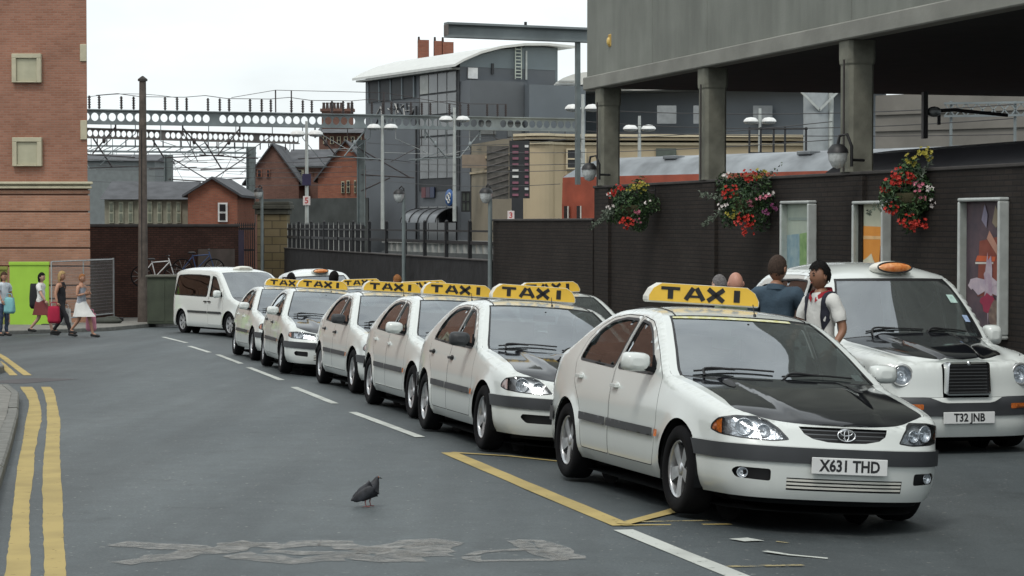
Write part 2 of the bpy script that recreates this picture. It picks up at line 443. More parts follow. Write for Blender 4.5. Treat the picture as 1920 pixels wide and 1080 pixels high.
def shrink(poly, d):
    n = len(poly); out = []
    A = sum(poly[i][0] * poly[(i + 1) % n][1] - poly[(i + 1) % n][0] * poly[i][1] for i in range(n)); sg = 1 if A > 0 else -1
    for i in range(n):
        a, b, c = Vector(poly[i - 1]), Vector(poly[i]), Vector(poly[(i + 1) % n])
        e1 = (b - a).normalized(); e2 = (c - b).normalized()
        n1 = Vector((-e1.y, e1.x)) * sg; n2 = Vector((-e2.y, e2.x)) * sg; m = n1 + n2
        if m.length < 1e-6: m = n1
        m.normalize(); k = d / max(0.4, m.dot(n1)); p = b + m * k; out.append((p.x, p.y))
    return out
def roundp(poly, r, n=4):
    out = []; N = len(poly)
    for i in range(N):
        a, b, c = Vector(poly[i - 1]), Vector(poly[i]), Vector(poly[(i + 1) % N])
        l1, l2 = (a - b).length, (c - b).length; rr = min(r, l1 * 0.45, l2 * 0.45)
        p, q = b + (a - b).normalized() * rr, b + (c - b).normalized() * rr
        for k in range(n + 1):
            t = k / n; v = p * (1 - t) ** 2 + b * 2 * t * (1 - t) + q * t * t; out.append((v.x, v.y))
    return out

def side_part(name, sk, poly, holes, m, parent, sgn, out=0.0, sp=0.06, dom='q'):
    v, f = cdt_panel(poly, holes, lambda q, z: sk.P(q, z, out), sp)
    if sgn < 0: v = [Vector((p.x, -p.y, p.z)) for p in v]; f = [tuple(reversed(t)) for t in f]
    return mesh_obj(name, v, f, m, parent, smooth=True)
def front_part(name, sk, poly, holes, m, parent, out=0.0, sp=0.05, extra=()):
    # poly in (q,z), mirrored over the centre and welded
    v, f = cdt_panel(poly, holes, lambda q, z: sk.P(q, z, out), sp, extra)
    n = len(v)
    V = list(v) + [Vector((p.x, -p.y, p.z)) for p in v]; F = list(f) + [tuple(i + n for i in reversed(t)) for t in f]
    o = mesh_obj(name, V, F, m, parent, smooth=True)
    bm = bmesh.new(); bm.from_mesh(o.data); bmesh.ops.remove_doubles(bm, verts=[w for w in bm.verts if abs(w.co.y) < 0.004], dist=0.004); bm.to_mesh(o.data); bm.free()
    for p in o.data.polygons: p.use_smooth = True
    return o
class Top:
    def __init__(s, sk, st, p=2.4, prof=None, bumpf=None):
        s.sk, s.st, s.p, s.prof, s.bf = sk, [Vector(a[:3]) for a in st], p, prof, bumpf
        s.sp = crom(s.st, 12); s.N = len(s.sp) - 1
    def T(s, t, w, lift=0.0):
        k = max(0, min(s.N - 1e-6, t * s.N)); i = int(k); a = s.sp[i].lerp(s.sp[i + 1], k - i)
        q = max(0, a.z); E = s.sk.P(q, s.sk.U(q)); aw = min(1.0, abs(w))
        b = s.prof(aw, t) if s.prof else aw ** s.p
        x = a.x + (E.x - a.x) * aw * aw; y = E.y * w; z = a.y + (E.z - a.y) * b
        if s.bf: z += s.bf(x, abs(y)) * (1 - aw ** 8)
        return Vector((x, y, z + lift))
    def grid(s, name, t0, t1, w0, w1, nt, nw, m, parent, lift=0.0):
        fw0 = w0 if callable(w0) else (lambda t: w0); fw1 = w1 if callable(w1) else (lambda t: w1)
        v = []
        for i in range(nt + 1):
            t = t0 + (t1 - t0) * i / nt; a, b = fw0(t), fw1(t)
            v += [s.T(t, a + (b - a) * j / nw, lift) for j in range(nw + 1)]
        f = [(i * (nw + 1) + j, i * (nw + 1) + j + 1, (i + 1) * (nw + 1) + j + 1, (i + 1) * (nw + 1) + j) for i in range(nt) for j in range(nw)]
        return mesh_obj(name, v, f, m, parent, smooth=True)

def make_wheel(parent, x, y, sgn, rad, width, kind='alloy'):
    rr = rad * 0.655; hw = width / 2
    mb = MB()
    prof = [(rr, -hw * 0.8), (rr + 0.012, -hw), (rad * 0.9, -hw * 1.02), (rad * 0.975, -hw * 0.86), (rad, -hw * 0.6), (rad, hw * 0.6), (rad * 0.975, hw * 0.86), (rad * 0.9, hw * 1.02), (rr + 0.012, hw), (rr, hw * 0.8), (rr, -hw * 0.8)]
    mb.lathe(prof, 36, 0, None, 'Y')
    t = mb.build('wheel', RUBBER, parent); t.location = (x, y, rad)
    if sgn < 0: t.rotation_euler = (0, 0, math.pi)
    rb = MB()
    rb.lathe([(rr, hw * 0.8), (rr * 0.97, hw * 0.86), (rr * 0.93, hw * 0.7), (rr * 0.9, hw * 0.2), (rr * 0.9, -hw * 0.7)], 36, 0, None, 'Y')
    rb.lathe([(rr * 0.9, -hw * 0.1), (0.0, -hw * 0.1)], 24, 1, None, 'Y')
    ns = 5 if kind == 'alloy' else 7
    for k in range(ns):
        a = 2 * math.pi * k / ns + 0.3; M = Matrix.Rotation(a, 4, 'Y')
        w0, w1 = (0.034, 0.05) if kind == 'alloy' else (0.026, 0.045)
        vs = [(0.03, hw * 0.62, -w0), (0.03, hw * 0.62, w0), (rr * 0.94, hw * 0.72, w1), (rr * 0.94, hw * 0.72, -w1), (0.03, hw * 0.2, -w0 * 0.7), (0.03, hw * 0.2, w0 * 0.7), (rr * 0.93, hw * 0.35, w1 * 0.8), (rr * 0.93, hw * 0.35, -w1 * 0.8)]
        rb.add(vs, [(0, 1, 2, 3), (1, 5, 6, 2), (0, 3, 7, 4), (4, 7, 6, 5)], 0, M)
    rb.lathe([(0.0, hw * 0.72), (0.03, hw * 0.71), (0.052, hw * 0.62), (0.055, hw * 0.1)], 16, 0, None, 'Y')
    rb.build('rim', [ALLOY if kind == 'alloy' else HUBCAP, CHARC], t)
    return t

def roof_sign(root, x, z, w=0.9, h=0.19, text='TAXI', lat=0.0):
    hw = w / 2
    o = MB()
    pol = [(-hw, 0), (hw, 0), (hw, h * 0.30), (hw - 0.035, h * 0.72), (hw - 0.10, h), (-hw + 0.10, h), (-hw + 0.035, h * 0.72), (-hw, h * 0.30)]
    M = Matrix.Translation((x + 0.06, lat, z)) @ Matrix.Rotation(R(90), 4, 'Z')
    o.prism([(a, b * 1.03) for a, b in pol], 0.12, 0, M)
    s = o.build('roof_sign', SIGNW, root, bevel=0.02, seg=2)
    fb = MB(); fp = [(a * 0.965, 0.012 + b * 0.93) for a, b in pol]
    fb.prism(fp, 0.006, 0, Matrix.Translation((x + 0.064, lat, z)) @ Matrix.Rotation(R(90), 4, 'Z')); fb.build('face', YELLOW, s)
    TM = Matrix.Translation((x + 0.0655, lat, z + h * 0.53)) @ Matrix.Rotation(R(90), 4, 'Z') @ Matrix.Rotation(R(90), 4, 'X')
    # bold wide block capitals built from strokes
    lb = MB(); H = h * 0.315; cw = w * 0.165; gap = w * 0.20; st = 0.021
    def stroke(a, b, wd):
        a, b = Vector((a[0], a[1], 0)), Vector((b[0], b[1], 0)); d = (b - a).normalized(); p = Vector((-d.y, d.x, 0)) * wd
        vs = [a - p, b - p, b + p, a + p]; vs = [(q.x, q.y, zz) for zz in (0.0, 0.003) for q in vs]
        lb.add(vs, [(0, 3, 2, 1), (4, 5, 6, 7), (0, 1, 5, 4), (1, 2, 6, 5), (2, 3, 7, 6), (3, 0, 4, 7)], 0, TM)
    for i, ch in enumerate(text):
        cx = (i - 1.5) * gap + (0.012 if i == 1 else 0) - (0.012 if i == 3 else 0); hc = cw / 2
        if ch == 'T': stroke((cx - hc, H - 0.012), (cx + hc, H - 0.012), 0.0125); stroke((cx, -H), (cx, H - 0.02), st)
        if ch == 'A':
            stroke((cx - hc * 0.95, -H), (cx - 0.012, H), 0.018); stroke((cx + hc * 0.95, -H), (cx + 0.012, H), 0.018); stroke((cx - hc * 0.6, -H * 0.42), (cx + hc * 0.6, -H * 0.42), 0.0095)
        if ch == 'X': stroke((cx - hc * 0.85, -H), (cx + hc * 0.85, H), 0.018); stroke((cx - hc * 0.85, H), (cx + hc * 0.85, -H), 0.018)
        if ch == 'I': stroke((cx, -H), (cx, H), 0.024)
    lb.build('lettering', INK, s)
    return s

def torus(mb, c, Ra, Rb, r, M=None, n=28, k=6, mi=0):
    vs = []
    for i in range(n):
        a = 2 * math.pi * i / n; p = Vector((Ra * math.cos(a), Rb * math.sin(a), 0)); nn = Vector((Rb * math.cos(a), Ra * math.sin(a), 0)).normalized()
        for j in range(k):
            b = 2 * math.pi * j / k; vs.append(Vector(c) + p + nn * r * math.cos(b) + Vector((0, 0, r * math.sin(b))))
    fs = [(i * k + j, ((i + 1) % n) * k + j, ((i + 1) % n) * k + (j + 1) % k, i * k + (j + 1) % k) for i in range(n) for j in range(k)]
    mb.add(vs, fs, mi, M, True)

def bowl(sk, q, z, r, depth, parent, sgn, name='reflector'):
    p = sk.P(q, z, -0.012); x, y, nx, ny = sk.C(q); nx, ny = 0.5 + 0.5 * nx, 0.5 * ny
    h = math.hypot(nx, ny); d = Vector((nx / h, ny / h * sgn, 0.0)); p = Vector((p.x, p.y * sgn, p.z))
    M = d.to_track_quat('Z', 'Y').to_matrix().to_4x4(); M.translation = p
    b = MB(); b.lathe([(r, 0.0), (r * 0.92, -depth * 0.35), (r * 0.6, -depth * 0.8), (r * 0.22, -depth), (r * 0.2, -depth * 0.3), (0, -depth * 0.25)], 20, 0, M)
    torus(b, (0, 0, 0), r, r, 0.004, M)
    return b.build(name, REFLECT, parent)

def headlamp(sk, poly, parent, sgn, style):
    lens = side_part('headlamp', sk, shrink(poly, 0.003), [], LENS, parent, sgn, 0.003, 0.04)
    qs = [p[0] for p in poly]; q0, q1 = min(qs), max(qs)
    back = side_part('lamp_back', sk, shrink(poly, 0.002), [], REFLECT if style != 'round' else mat('lamp_grey', (0.3, 0.31, 0.32), 0.3, 0.6), lens, sgn, -0.045, 0.03)
    rim = side_part('lamp_rim', sk, poly, [shrink(poly, 0.009)], CHARC, lens, sgn, 0.001, 0.03)
    # amber corner
    cut = q0 + (q1 - q0) * 0.80
    am = [p for p in resample(shrink(poly, 0.008), 0.01) if p[0] > cut]
    if len(am) > 3: side_part('indicator', sk, am, [], AMBER if style != 'round' else mat('clear_indicator', (0.62, 0.45, 0.42), 0.2, 0, coat=0.4), lens, sgn, -0.004, 0.03)
    zc = sum(p[1] for p in poly) / len(poly)
    if style == 'F': 
        bowl(sk, q0 + (q1 - q0) * 0.55, zc + 0.005, 0.055, 0.04, lens, sgn); bowl(sk, q0 + (q1 - q0) * 0.30, zc - 0.012, 0.040, 0.03, lens, sgn)
    elif style == 'round':
        bowl(sk, q0 + (q1 - q0) * 0.55, zc + 0.0, 0.060, 0.045, lens, sgn); bowl(sk, q0 + (q1 - q0) * 0.25, zc - 0.012, 0.045, 0.035, lens, sgn)
    else: bowl(sk, q0 + (q1 - q0) * 0.5, zc, 0.045, 0.03, lens, sgn)
    return lens

def seat(parent, x, y, w=0.46):
    b = MB()
    b.box((x, y, 0.42), (0.5, w, 0.16)); b.box((x - 0.30, y, 0.74), (0.13, w * 0.95, 0.62), 0, Matrix.Translation((x - 0.3, 0, 0.74)) @ Matrix.Rotation(R(-14), 4, 'Y') @ Matrix.Translation((-x + 0.3, 0, -0.74)))
    s = b.build('seat', SEATM, parent, bevel=0.05, seg=2)
    h = MB(); h.box((x - 0.42, y, 1.13), (0.08, w * 0.55, 0.16)); h.cyl((x - 0.40, y - 0.06, 0.98), (x - 0.42, y - 0.06, 1.08), 0.008); h.cyl((x - 0.40, y + 0.06, 0.98), (x - 0.42, y + 0.06, 1.08), 0.008)
    h.build('headrest', SEATM, s, bevel=0.025, seg=2)

def cabin(root, sk, dash_x, zb, floor_z, xs, wide=0.62):
    qn = 60; pts = [sk.C(sk.end * i / qn) for i in range(qn + 1)]
    ring = [(p[0] * 0.97, p[1] * 0.66) for p in pts]; ring = ring + [(a, -b) for a, b in reversed(ring[1:-1])]
    b = MB(); n = len(ring)
    b.add([(x, y, floor_z) for x, y in ring], [tuple(range(n))])
    b.add([(x * 0.975, y * 1.30, floor_z - 0.135) for x, y in ring], [tuple(range(n))])  # added dark sheet low under the floor to deepen shade beneath the car
    # inner lining following the body below the glass line
    q0, q1 = sk.q(dash_x + 0.02), sk.q(xs[-1] - 0.45)
    for sg in (1, -1):
        v = []; N = 16
        for i in range(N + 1):
            q = q0 + (q1 - q0) * i / N
            for z in (floor_z, (floor_z + zb) / 2, zb - 0.03):
                p = sk.P(q, z, -0.07); v.append((p.x, p.y * sg, p.z))
        b.add(v, [(i * 3 + j, i * 3 + j + 1, i * 3 + j + 4, i * 3 + j + 3) for i in range(N) for j in range(2)])
    b.build('floor_pan', DARK, root)
    d = MB(); d.prism([(dash_x + 0.1, zb - 0.05), (dash_x + 0.02, zb - 0.03), (dash_x - 0.28, zb - 0.05), (dash_x - 0.38, zb - 0.12), (dash_x - 0.36, zb - 0.35), (dash_x + 0.1, zb - 0.45)], wide * 2, 0, Matrix.Translation((0, -wide, 0)))
    d.build('dashboard', mat('dashboard_grey', (0.05, 0.055, 0.06), 0.7, bump=0.2, bscale=150), root, bevel=0.02, seg=2)
    for x in xs[:1]:
        for y in (0.36, -0.36): seat(root, x, y)
    for x in xs[1:]:
        seat(root, x, 0.0, 1.2)
    w = MB(); M = Matrix.Translation((dash_x - 0.50, -0.36, zb - 0.06)) @ Matrix.Rotation(R(-62), 4, 'Y'); torus(w, (0, 0, 0), 0.19, 0.19, 0.014, M, 28, 6)
    for a in (0, 2.1, 4.2): w.add([], []); w.bar(M @ Vector((0, 0, 0)), M @ Vector((0.19 * math.cos(a), 0.19 * math.sin(a), 0)), 0.03, 0.015)
    w.cyl(M @ Vector((0, 0, 0.0)), M @ Vector((0, 0, -0.25)), 0.03)
    w.build('steering_wheel', DARK, root)

def mirror_part(root, sk, x, z, sgn, m, size=(0.10, 0.20, 0.135)):
    p = sk.P(sk.q(x), z); y = p.y + 0.13
    b = MB(); L, W, H = size
    prof = [(-L * 0.5, -W * 0.5, 0.9), ]
    vs = []; rings = [(-0.5, 1.0), (-0.42, 1.05), (0.1, 0.98), (0.42, 0.72), (0.5, 0.4)]; n = 16
    for fx, k in rings:
        for i in range(n):
            a = 2 * math.pi * i / n; c, s_ = math.cos(a), math.sin(a)
            yy = math.copysign(abs(c) ** 0.55, c) * W / 2 * k; zz = math.copysign(abs(s_) ** 0.6, s_) * H / 2 * k
            vs.append((x + fx * L, (y + yy) * sgn, z + zz + 0.055))
    fs = [(i * n + j, i * n + (j + 1) % n, (i + 1) * n + (j + 1) % n, (i + 1) * n + j) for i in range(len(rings) - 1) for j in range(n)]
    b.add(vs, fs, 0, None, True); b.add(vs, [tuple(range((len(rings) - 1) * n, len(rings) * n))], 0, None, True)
    o = b.build('wing_mirror', m, root)
    g = MB(); g.add([vs[i] for i in range(n)], [tuple(range(n))]); g.build('mirror_glass', CHROME, o)
    a = MB(); a.add([], []); a.bar((x + 0.01, (p.y - 0.02) * sgn, z - 0.005), (x, (y - W * 0.25) * sgn, z + 0.02), 0.06, 0.035); a.prism([(x - 0.07, z - 0.045), (x + 0.09, z - 0.045), (x - 0.05, z + 0.11)], 0.016, 0, Matrix.Translation((0, (p.y - 0.012) * sgn - 0.008, 0)))
    a.build('mirror_arm', DARK, o)

def wiper(root, top, pts, name='wiper'):
    P = [top.T(t, w, 0.018) for t, w in pts]; b = MB()
    q = crom(P, 5); b.tube(q, 0.0075, 5)
    arm = [top.T(-0.02, pts[0][1] * 0.9, 0.012), top.T(pts[0][0] + 0.03, pts[0][1] * 0.85 + pts[-1][1] * 0.15, 0.03), top.T((pts[0][0] + pts[-1][0]) / 2, (pts[0][1] + pts[-1][1]) / 2, 0.032)]
    b.tube(crom(arm, 4), 0.010, 5)
    b.build(name, CHARC, root)

def plate(root, x, z, text, slope=0.0, w=0.52, h=0.111):
    M = Matrix.Translation((x, 0, z)) @ Matrix.Rotation(slope, 4, 'Y')
    b = MB(); b.box((0, 0, 0), (0.012, w, h), 0, M); o = b.build('number_plate', PLATE, root, bevel=0.004)
    if text:
        TM = M @ Matrix.Translation((0.0065, 0, -0.001)) @ Matrix.Rotation(R(90), 4, 'Z') @ Matrix.Rotation(R(90), 4, 'X')
        text_mesh(text, 0.105, TM, INK, 'registration', o, 0.86, 0.0032, 0.001)['kind'] = 'stuff'
    return o

def emblem(root, c, s=1.0):
    b = MB(); M = Matrix.Translation(c) @ Matrix.Rotation(R(90), 4, 'Z') @ Matrix.Rotation(R(80), 4, 'X')
    torus(b, (0, 0, 0), 0.060 * s, 0.040 * s, 0.0055 * s, M); torus(b, (0, 0.016 * s, 0), 0.040 * s, 0.018 * s, 0.0045 * s, M, 24); torus(b, (0, 0.0, 0), 0.016 * s, 0.037 * s, 0.0045 * s, M, 24)
    b.build('emblem', CHROME, root)

# ---------------------------------------------------------------- saloon
def sedan(name, v):
    """v: style F / round / square, hood, mirror, plate, handles, wheel kind, width/length factors"""
    root = empty(name)
    k = v.get('h', 1.0)
    plan = [(2.215, 0), (2.20, 0.25), (2.135, 0.50), (2.01, 0.68), (1.80, 0.785), (1.3, 0.835), (0.5, 0.855), (-0.8, 0.855), (-1.5, 0.84), (-1.95, 0.78), (-2.18, 0.62), (-2.28, 0.35), (-2.305, 0)]
    side = [(0.15, 0.11), (0.2, 0.07), (0.26, 0.03), (0.34, 0.008), (0.48, 0), (0.62, 0.002), (0.66, 0.0), (0.75, 0.006), (0.86, 0.024), (0.95, 0.045), (1.05, 0.085), (1.2, 0.152), (1.3, 0.203), (1.4, 0.262), (1.47, 0.33)]
    front = [(0.15, 0.07), (0.2, 0.035), (0.26, 0.012), (0.36, 0.0), (0.46, -0.005), (0.545, 0.0), (0.575, 0.02), (0.64, 0.055), (0.70, 0.09), (0.76, 0.13), (0.9, 0.2)]
    rear = [(0.15, 0.08), (0.22, 0.03), (0.4, 0.0), (0.6, 0.01), (0.7, 0.05), (0.85, 0.08), (1.0, 0.11)]
    U = [(2.22, 0.690), (2.12, 0.715), (2.0, 0.748), (1.8, 0.795), (1.6, 0.835), (1.3, 0.885), (1.0, 0.93), (0.93, 0.948), (0.6, 1.14), (0.3, 1.295), (0.14, 1.357), (0.0, 1.386), (-0.4, 1.408), (-0.8, 1.392), (-1.0, 1.355), (-1.3, 1.24), (-1.6, 1.115), (-1.75, 1.07), (-2.0, 1.035), (-2.2, 1.01), (-2.31, 0.97)]
    roll = [(2.22, 0.035), (2.0, 0.07), (1.5, 0.085), (1.1, 0.07), (0.9, 0.03), (0.2, 0.035), (-0.5, 0.05), (-1.0, 0.05), (-1.5, 0.06), (-1.8, 0.07), (-2.31, 0.06)]
    xf, xr, zc, ra = 1.315, -1.315, 0.315, 0.348
    sk = Skirt(plan, side, front, rear, U, roll, [(xf, zc, ra), (xr, zc, ra)])
    def arc(xc, a0, a1, n=22): return [(sk.q(xc + ra * math.cos(a0 + (a1 - a0) * i / n)), zc + ra * math.sin(a0 + (a1 - a0) * i / n)) for i in range(n + 1)]
    zbf = 0.552; a_f = math.asin((zbf - zc) / ra); a_s = math.asin((0.2 - zc) / ra)
    poly = [(sk.q(2.2149) * 0, zbf)] + [(sk.q(xf + ra * math.cos(a_f)) * i / 20, zbf) for i in range(1, 20)]
    poly += arc(xf, a_f, math.pi - a_s) + arc(xr, a_s, math.pi - math.asin((0.24 - zc) / ra)) + [(sk.end, 0.24)]
    poly += sk.topline()
    # openings
    fd = roundp(sk.xz([(0.79, 0.285), (0.845, 0.42), (0.87, 0.70), (0.86, 0.935), (0.57, 1.11), (0.28, 1.256), (0.10, 1.324), (-0.17, 1.356), (-0.20, 0.95), (-0.20, 0.285)]), 0.03)
    rd = roundp(sk.xz([(-0.205, 0.285), (-0.21, 0.95), (-0.18, 1.356), (-0.55, 1.362), (-0.86, 1.33), (-1.05, 1.263), (-1.22, 1.14), (-1.26, 0.97), (-1.17, 0.80), (-1.00, 0.66), (-0.915, 0.48), (-0.90, 0.285)]), 0.03)
    fw = roundp(sk.xz([(0.66, 0.945), (0.40, 1.125), (0.20, 1.24), (0.06, 1.292), (-0.14, 1.315), (-0.155, 0.957)]), 0.03)
    rw = roundp(sk.xz([(-0.245, 0.958), (-0.23, 1.318), (-0.55, 1.322), (-0.82, 1.29), (-1.0, 1.222), (-1.13, 1.115), (-1.17, 0.985)]), 0.045)
    fw = fw; 
    if v['style'] == 'square': lp = [(0.40, 0.60), (0.62, 0.592), (0.86, 0.60), (1.00, 0.63), (0.97, 0.695), (0.78, 0.715), (0.55, 0.705), (0.40, 0.69)]
    else: lp = [(0.385, 0.592), (0.50, 0.578), (0.72, 0.585), (0.88, 0.60), (0.985, 0.625), (0.965, 0.665), (0.90, 0.708), (0.80, 0.732), (0.66, 0.732), (0.55, 0.71), (0.46, 0.665)]
    lp = roundp(lp, 0.02, 3)
    gr = [(-0.0, 0.585), (0.13, 0.588), (0.235, 0.606), (0.29, 0.635), (0.325, 0.682), (0.0, 0.682)]
    tl = roundp([(sk.end - 0.62, 0.70), (sk.end - 0.62, 0.90), (sk.end - 0.80, 0.92), (sk.end - 0.98, 0.90), (sk.end - 0.95, 0.72)], 0.03)
    shell_poly = poly
    # grille opening shares the centre line: notch it out of the outline
    i0 = 0
    outline = [(0.0, zbf)] + [(sk.q(xf + ra * math.cos(a_f)) * i / 20, zbf) for i in range(1, 20)] + arc(xf, a_f, math.pi - a_s) + arc(xr, a_s, math.pi - math.asin((0.24 - zc) / ra)) + [(sk.end, 0.24)] + sk.topline() + [(0.0, 0.683)] + [(q, z) for q, z in reversed(gr[1:-1])] + [(0.0, 0.585)]
    body = front_part('body_shell', sk, outline, [fd, rd, lp, tl], WHITE, root, 0, 0.055, sk.rollpts())
    # upper surfaces
    def crease(x, y):
        line = 0.26 + (2.1 - x) * 0.16
        return 0.016 * sstep(2.2, 1.9, x) * (1 - sstep(line - 0.02, line + 0.05, y))
    Q = sk.q
    hood = Top(sk, [(sk.P(0, 0.69).x, 0.69, 0), (2.085, 0.712, 0.28), (2.02, 0.738, 0.52), (1.90, 0.778, 0.76), (1.70, 0.828, Q(1.72)), (1.45, 0.876, Q(1.47)), (1.2, 0.918, Q(1.2)), (1.04, 0.942, Q(0.93))], 2.6, None, crease)
    ws = Top(sk, [(1.04, 0.942, Q(0.93)), (0.78, 1.08, Q(0.68)), (0.46, 1.262, Q(0.38)), (0.20, 1.388, Q(0.12))], 2.4)
    rf = Top(sk, [(0.20, 1.388, Q(0.12)), (0.0, 1.42, Q(-0.04)), (-0.4, 1.448, Q(-0.4)), (-0.8, 1.434, Q(-0.8)), (-1.02, 1.405, Q(-0.98))], 2.6)
    rg = Top(sk, [(-1.02, 1.405, Q(-0.98)), (-1.35, 1.27, Q(-1.28)), (-1.68, 1.125, Q(-1.64))], 2.4)
    bt = Top(sk, [(-1.68, 1.125, Q(-1.64)), (-1.9, 1.095, Q(-1.88)), (-2.12, 1.07, Q(-2.1)), (-2.22, 1.02, sk.end - 0.4), (sk.P(sk.end, 0.97).x, 0.97, sk.end)], 2.6)
    hm = v.get('hood', BLACK)
    wl = lambda t: 1.0 - 0.075 * sstep(0.40, 0.62, t) - 0.02 * sstep(0.6, 1.0, t)
    hd = hood.grid('bonnet', 0.0, 0.992, lambda t: -wl(t), wl, 26, 40, hm, root)
    for sg in (1, -1):
        hood.grid('body_edge', 0.45, 1.0, lambda t: sg * min(0.999, wl(t) + 0.006), 1.0 * sg, 20, 4, WHITE, body)
        ws.grid('screen_pillar', 0.0, 1.0, 0.93 * sg, 1.0 * sg, 10, 3, WHITE, body)
        rg.grid('screen_pillar', 0.0, 1.0, 0.92 * sg, 1.0 * sg, 10, 3, WHITE, body)
        bt.grid('body_edge', 0.0, 1.0, 0.93 * sg, 1.0 * sg, 12, 3, WHITE, body)
    rf.grid('roof', 0.0, 1.0, -1, 1, 16, 24, WHITE, root)
    sc_ = ws.grid('windscreen', 0.015, 0.975, -0.925, 0.925, 14, 20, SCREEN, root, -0.004)
    ws.grid('screen_seal', 0.0, 0.02, -0.93, 0.93, 1, 20, CHARC, sc_, -0.003); ws.grid('screen_seal', 0.97, 1.0, -0.93, 0.93, 1, 20, CHARC if not v.get('strip') else CHARC, sc_, -0.003)
    for sg in (1, -1): ws.grid('screen_seal', 0.0, 1.0, 0.905 * sg, 0.931 * sg, 10, 1, CHARC, sc_, 0.001)
    rg.grid('rear_window', 0.02, 0.98, -0.915, 0.915, 8, 14, SCREEN, root, -0.004)
    bt.grid('boot_lid', 0.0, 1.0, -0.925, 0.925, 12, 16, v.get('hood', BLACK), root)
    hood.grid('cowl', 0.992, 1.0, -0.905, 0.905, 1, 20, CHARC, root, -0.006)
    for sg in (1, -1):
        d1 = side_part('front_door', sk, shrink(fd, 0.006), [fw], WHITE, root, sg)
        side_part('window_pane', sk, fw, [], SIDEGL, d1, sg, -0.012, 0.09)
        d2 = side_part('rear_door', sk, shrink(rd, 0.006), [rw], WHITE, root, sg)
        side_part('window_pane', sk, rw, [], SIDEGL, d2, sg, -0.012, 0.09)
        for dd, ww in ((d1, fw), (d2, rw)): side_part('window_seal', sk, shrink(ww, -0.016), [shrink(ww, 0.004)], CHARC, dd, sg, 0.0025, 0.08)
        for dd, hx, hz in ((d1, -0.09, 0.815), (d2, -1.02, 0.845)):
            hb = MB(); p = sk.P(sk.q(hx), hz)
            hb.box((0, 0, 0), (0.13, 0.028, 0.026), 0, Matrix.Translation((hx, (p.y + 0.018) * sg, hz))); hb.ball((hx + 0.015, p.y * sg, hz - 0.006), (0.085, 0.006, 0.035), 14, 7, 1)
            hb.build('door_handle', [v.get('handle', WHITE), WHITE if v.get('handle', WHITE) is WHITE else CHARC], dd, bevel=0.006)
        zs = 0.50
        st1 = roundp(sk.xz([(0.86, zs), (0.86, zs + 0.06), (-0.19, zs + 0.066), (-0.19, zs + 0.004)]), 0.012); side_part('rub_strip', sk, st1, [], TRIM, d1, sg, 0.022, 0.03)
        st2 = roundp(sk.xz([(-0.215, zs + 0.004), (-0.215, zs + 0.066), (-0.90, zs + 0.07), (-0.89, zs + 0.008)]), 0.012); side_part('rub_strip', sk, st2, [], TRIM, d2, sg, 0.022, 0.03)
        ri = roundp(sk.xz([(0.965, zs + 0.005), (0.965, zs + 0.055), (0.89, zs + 0.058), (0.89, zs + 0.004)]), 0.01); side_part('side_repeater', sk, ri, [], AMBER, root, sg, 0.022, 0.05)
        headlamp(sk, lp, root, sg, v['style'])
        side_part('tail_lamp', sk, shrink(tl, 0.003), [], REDLENS, root, sg, 0.003, 0.06)
        mirror_part(root, sk, 0.63, 0.965, sg, v.get('mirror', WHITE))
        for xw in (xf, xr):
            make_wheel(root, xw, 0.745 * sg, sg, 0.308, 0.19, v.get('wheel', 'alloy'))
            lb = MB(); v_ = []; N = 16
            for i in range(N + 1):
                a = -0.3 + (math.pi + 0.6) * i / N
                for yy in (0.46, 0.832): v_.append((xw + (ra + 0.004) * math.cos(a), yy * sg, zc + (ra + 0.004) * math.sin(a)))
            lb.add(v_, [(2 * i, 2 * i + 1, 2 * i + 3, 2 * i + 2) for i in range(N)]); lb.add([(xw + 0.36 * math.cos(2 * math.pi * i / 20), 0.46 * sg, zc + 0.36 * math.sin(2 * math.pi * i / 20)) for i in range(20)], [tuple(range(20))])
            lb.build('wheel_arch_liner', DARK, root)
    # front bumper with black band, fog lamps and lower intake
    qa = sk.q(xf + ra * math.cos(math.asin((0.4 - zc) / ra)))
    def arc2(z0, z1, n=10): return [(sk.q(xf + (ra + 0.004) * math.cos(math.asin(max(-0.99, min(0.99, (z0 + (z1 - z0) * i / n - zc) / (ra + 0.004)))))), z0 + (z1 - z0) * i / n) for i in range(n + 1)]
    qe = arc2(0.2, zbf)
    if v['style'] == 'round':
        fog = roundp([(0.36, 0.315), (0.36, 0.395), (0.66, 0.395), (0.68, 0.365), (0.62, 0.315)], 0.02, 3); low = [(0.0, 0.315), (0.27, 0.315), (0.27, 0.39), (0.0, 0.39)]
    else:
        fog = roundp([(0.50, 0.315), (0.50, 0.395), (0.72, 0.398), (0.765, 0.37), (0.73, 0.325)], 0.02, 3); low = [(0.0, 0.262), (0.40, 0.262), (0.40, 0.345), (0.0, 0.345)]
    bo = [(0.0, 0.2)] + [(qe[0][0] * i / 14, 0.2) for i in range(1, 14)] + qe + [(qe[-1][0] * (14 - i) / 14, zbf) for i in range(1, 14)] + [(0.0, zbf), (0.0, low[2][1])] + [low[2], low[1]] + [(0.0, low[0][1])]
    bump_ = front_part('front_bumper', sk, bo, [fog], WHITE, root, 0.006, 0.05)
    bz0, bz1 = 0.445, 0.548
    qq = arc2(bz0, bz1)
    front_part('bumper_strip', sk, [(0, bz0)] + [(qq[0][0] * i / 14, bz0) for i in range(1, 14)] + qq + [(qq[-1][0] * (14 - i) / 14, bz1) for i in range(1, 14)] + [(0, bz1)], [], TRIM, bump_, 0.020, 0.04)
    front_part('intake_back', sk, [(0, low[0][1] - 0.02), (low[1][0] + 0.02, low[0][1] - 0.02), (low[1][0] + 0.02, low[2][1] + 0.02), (0, low[2][1] + 0.02)], [], CHARC, bump_, -0.03, 0.08)
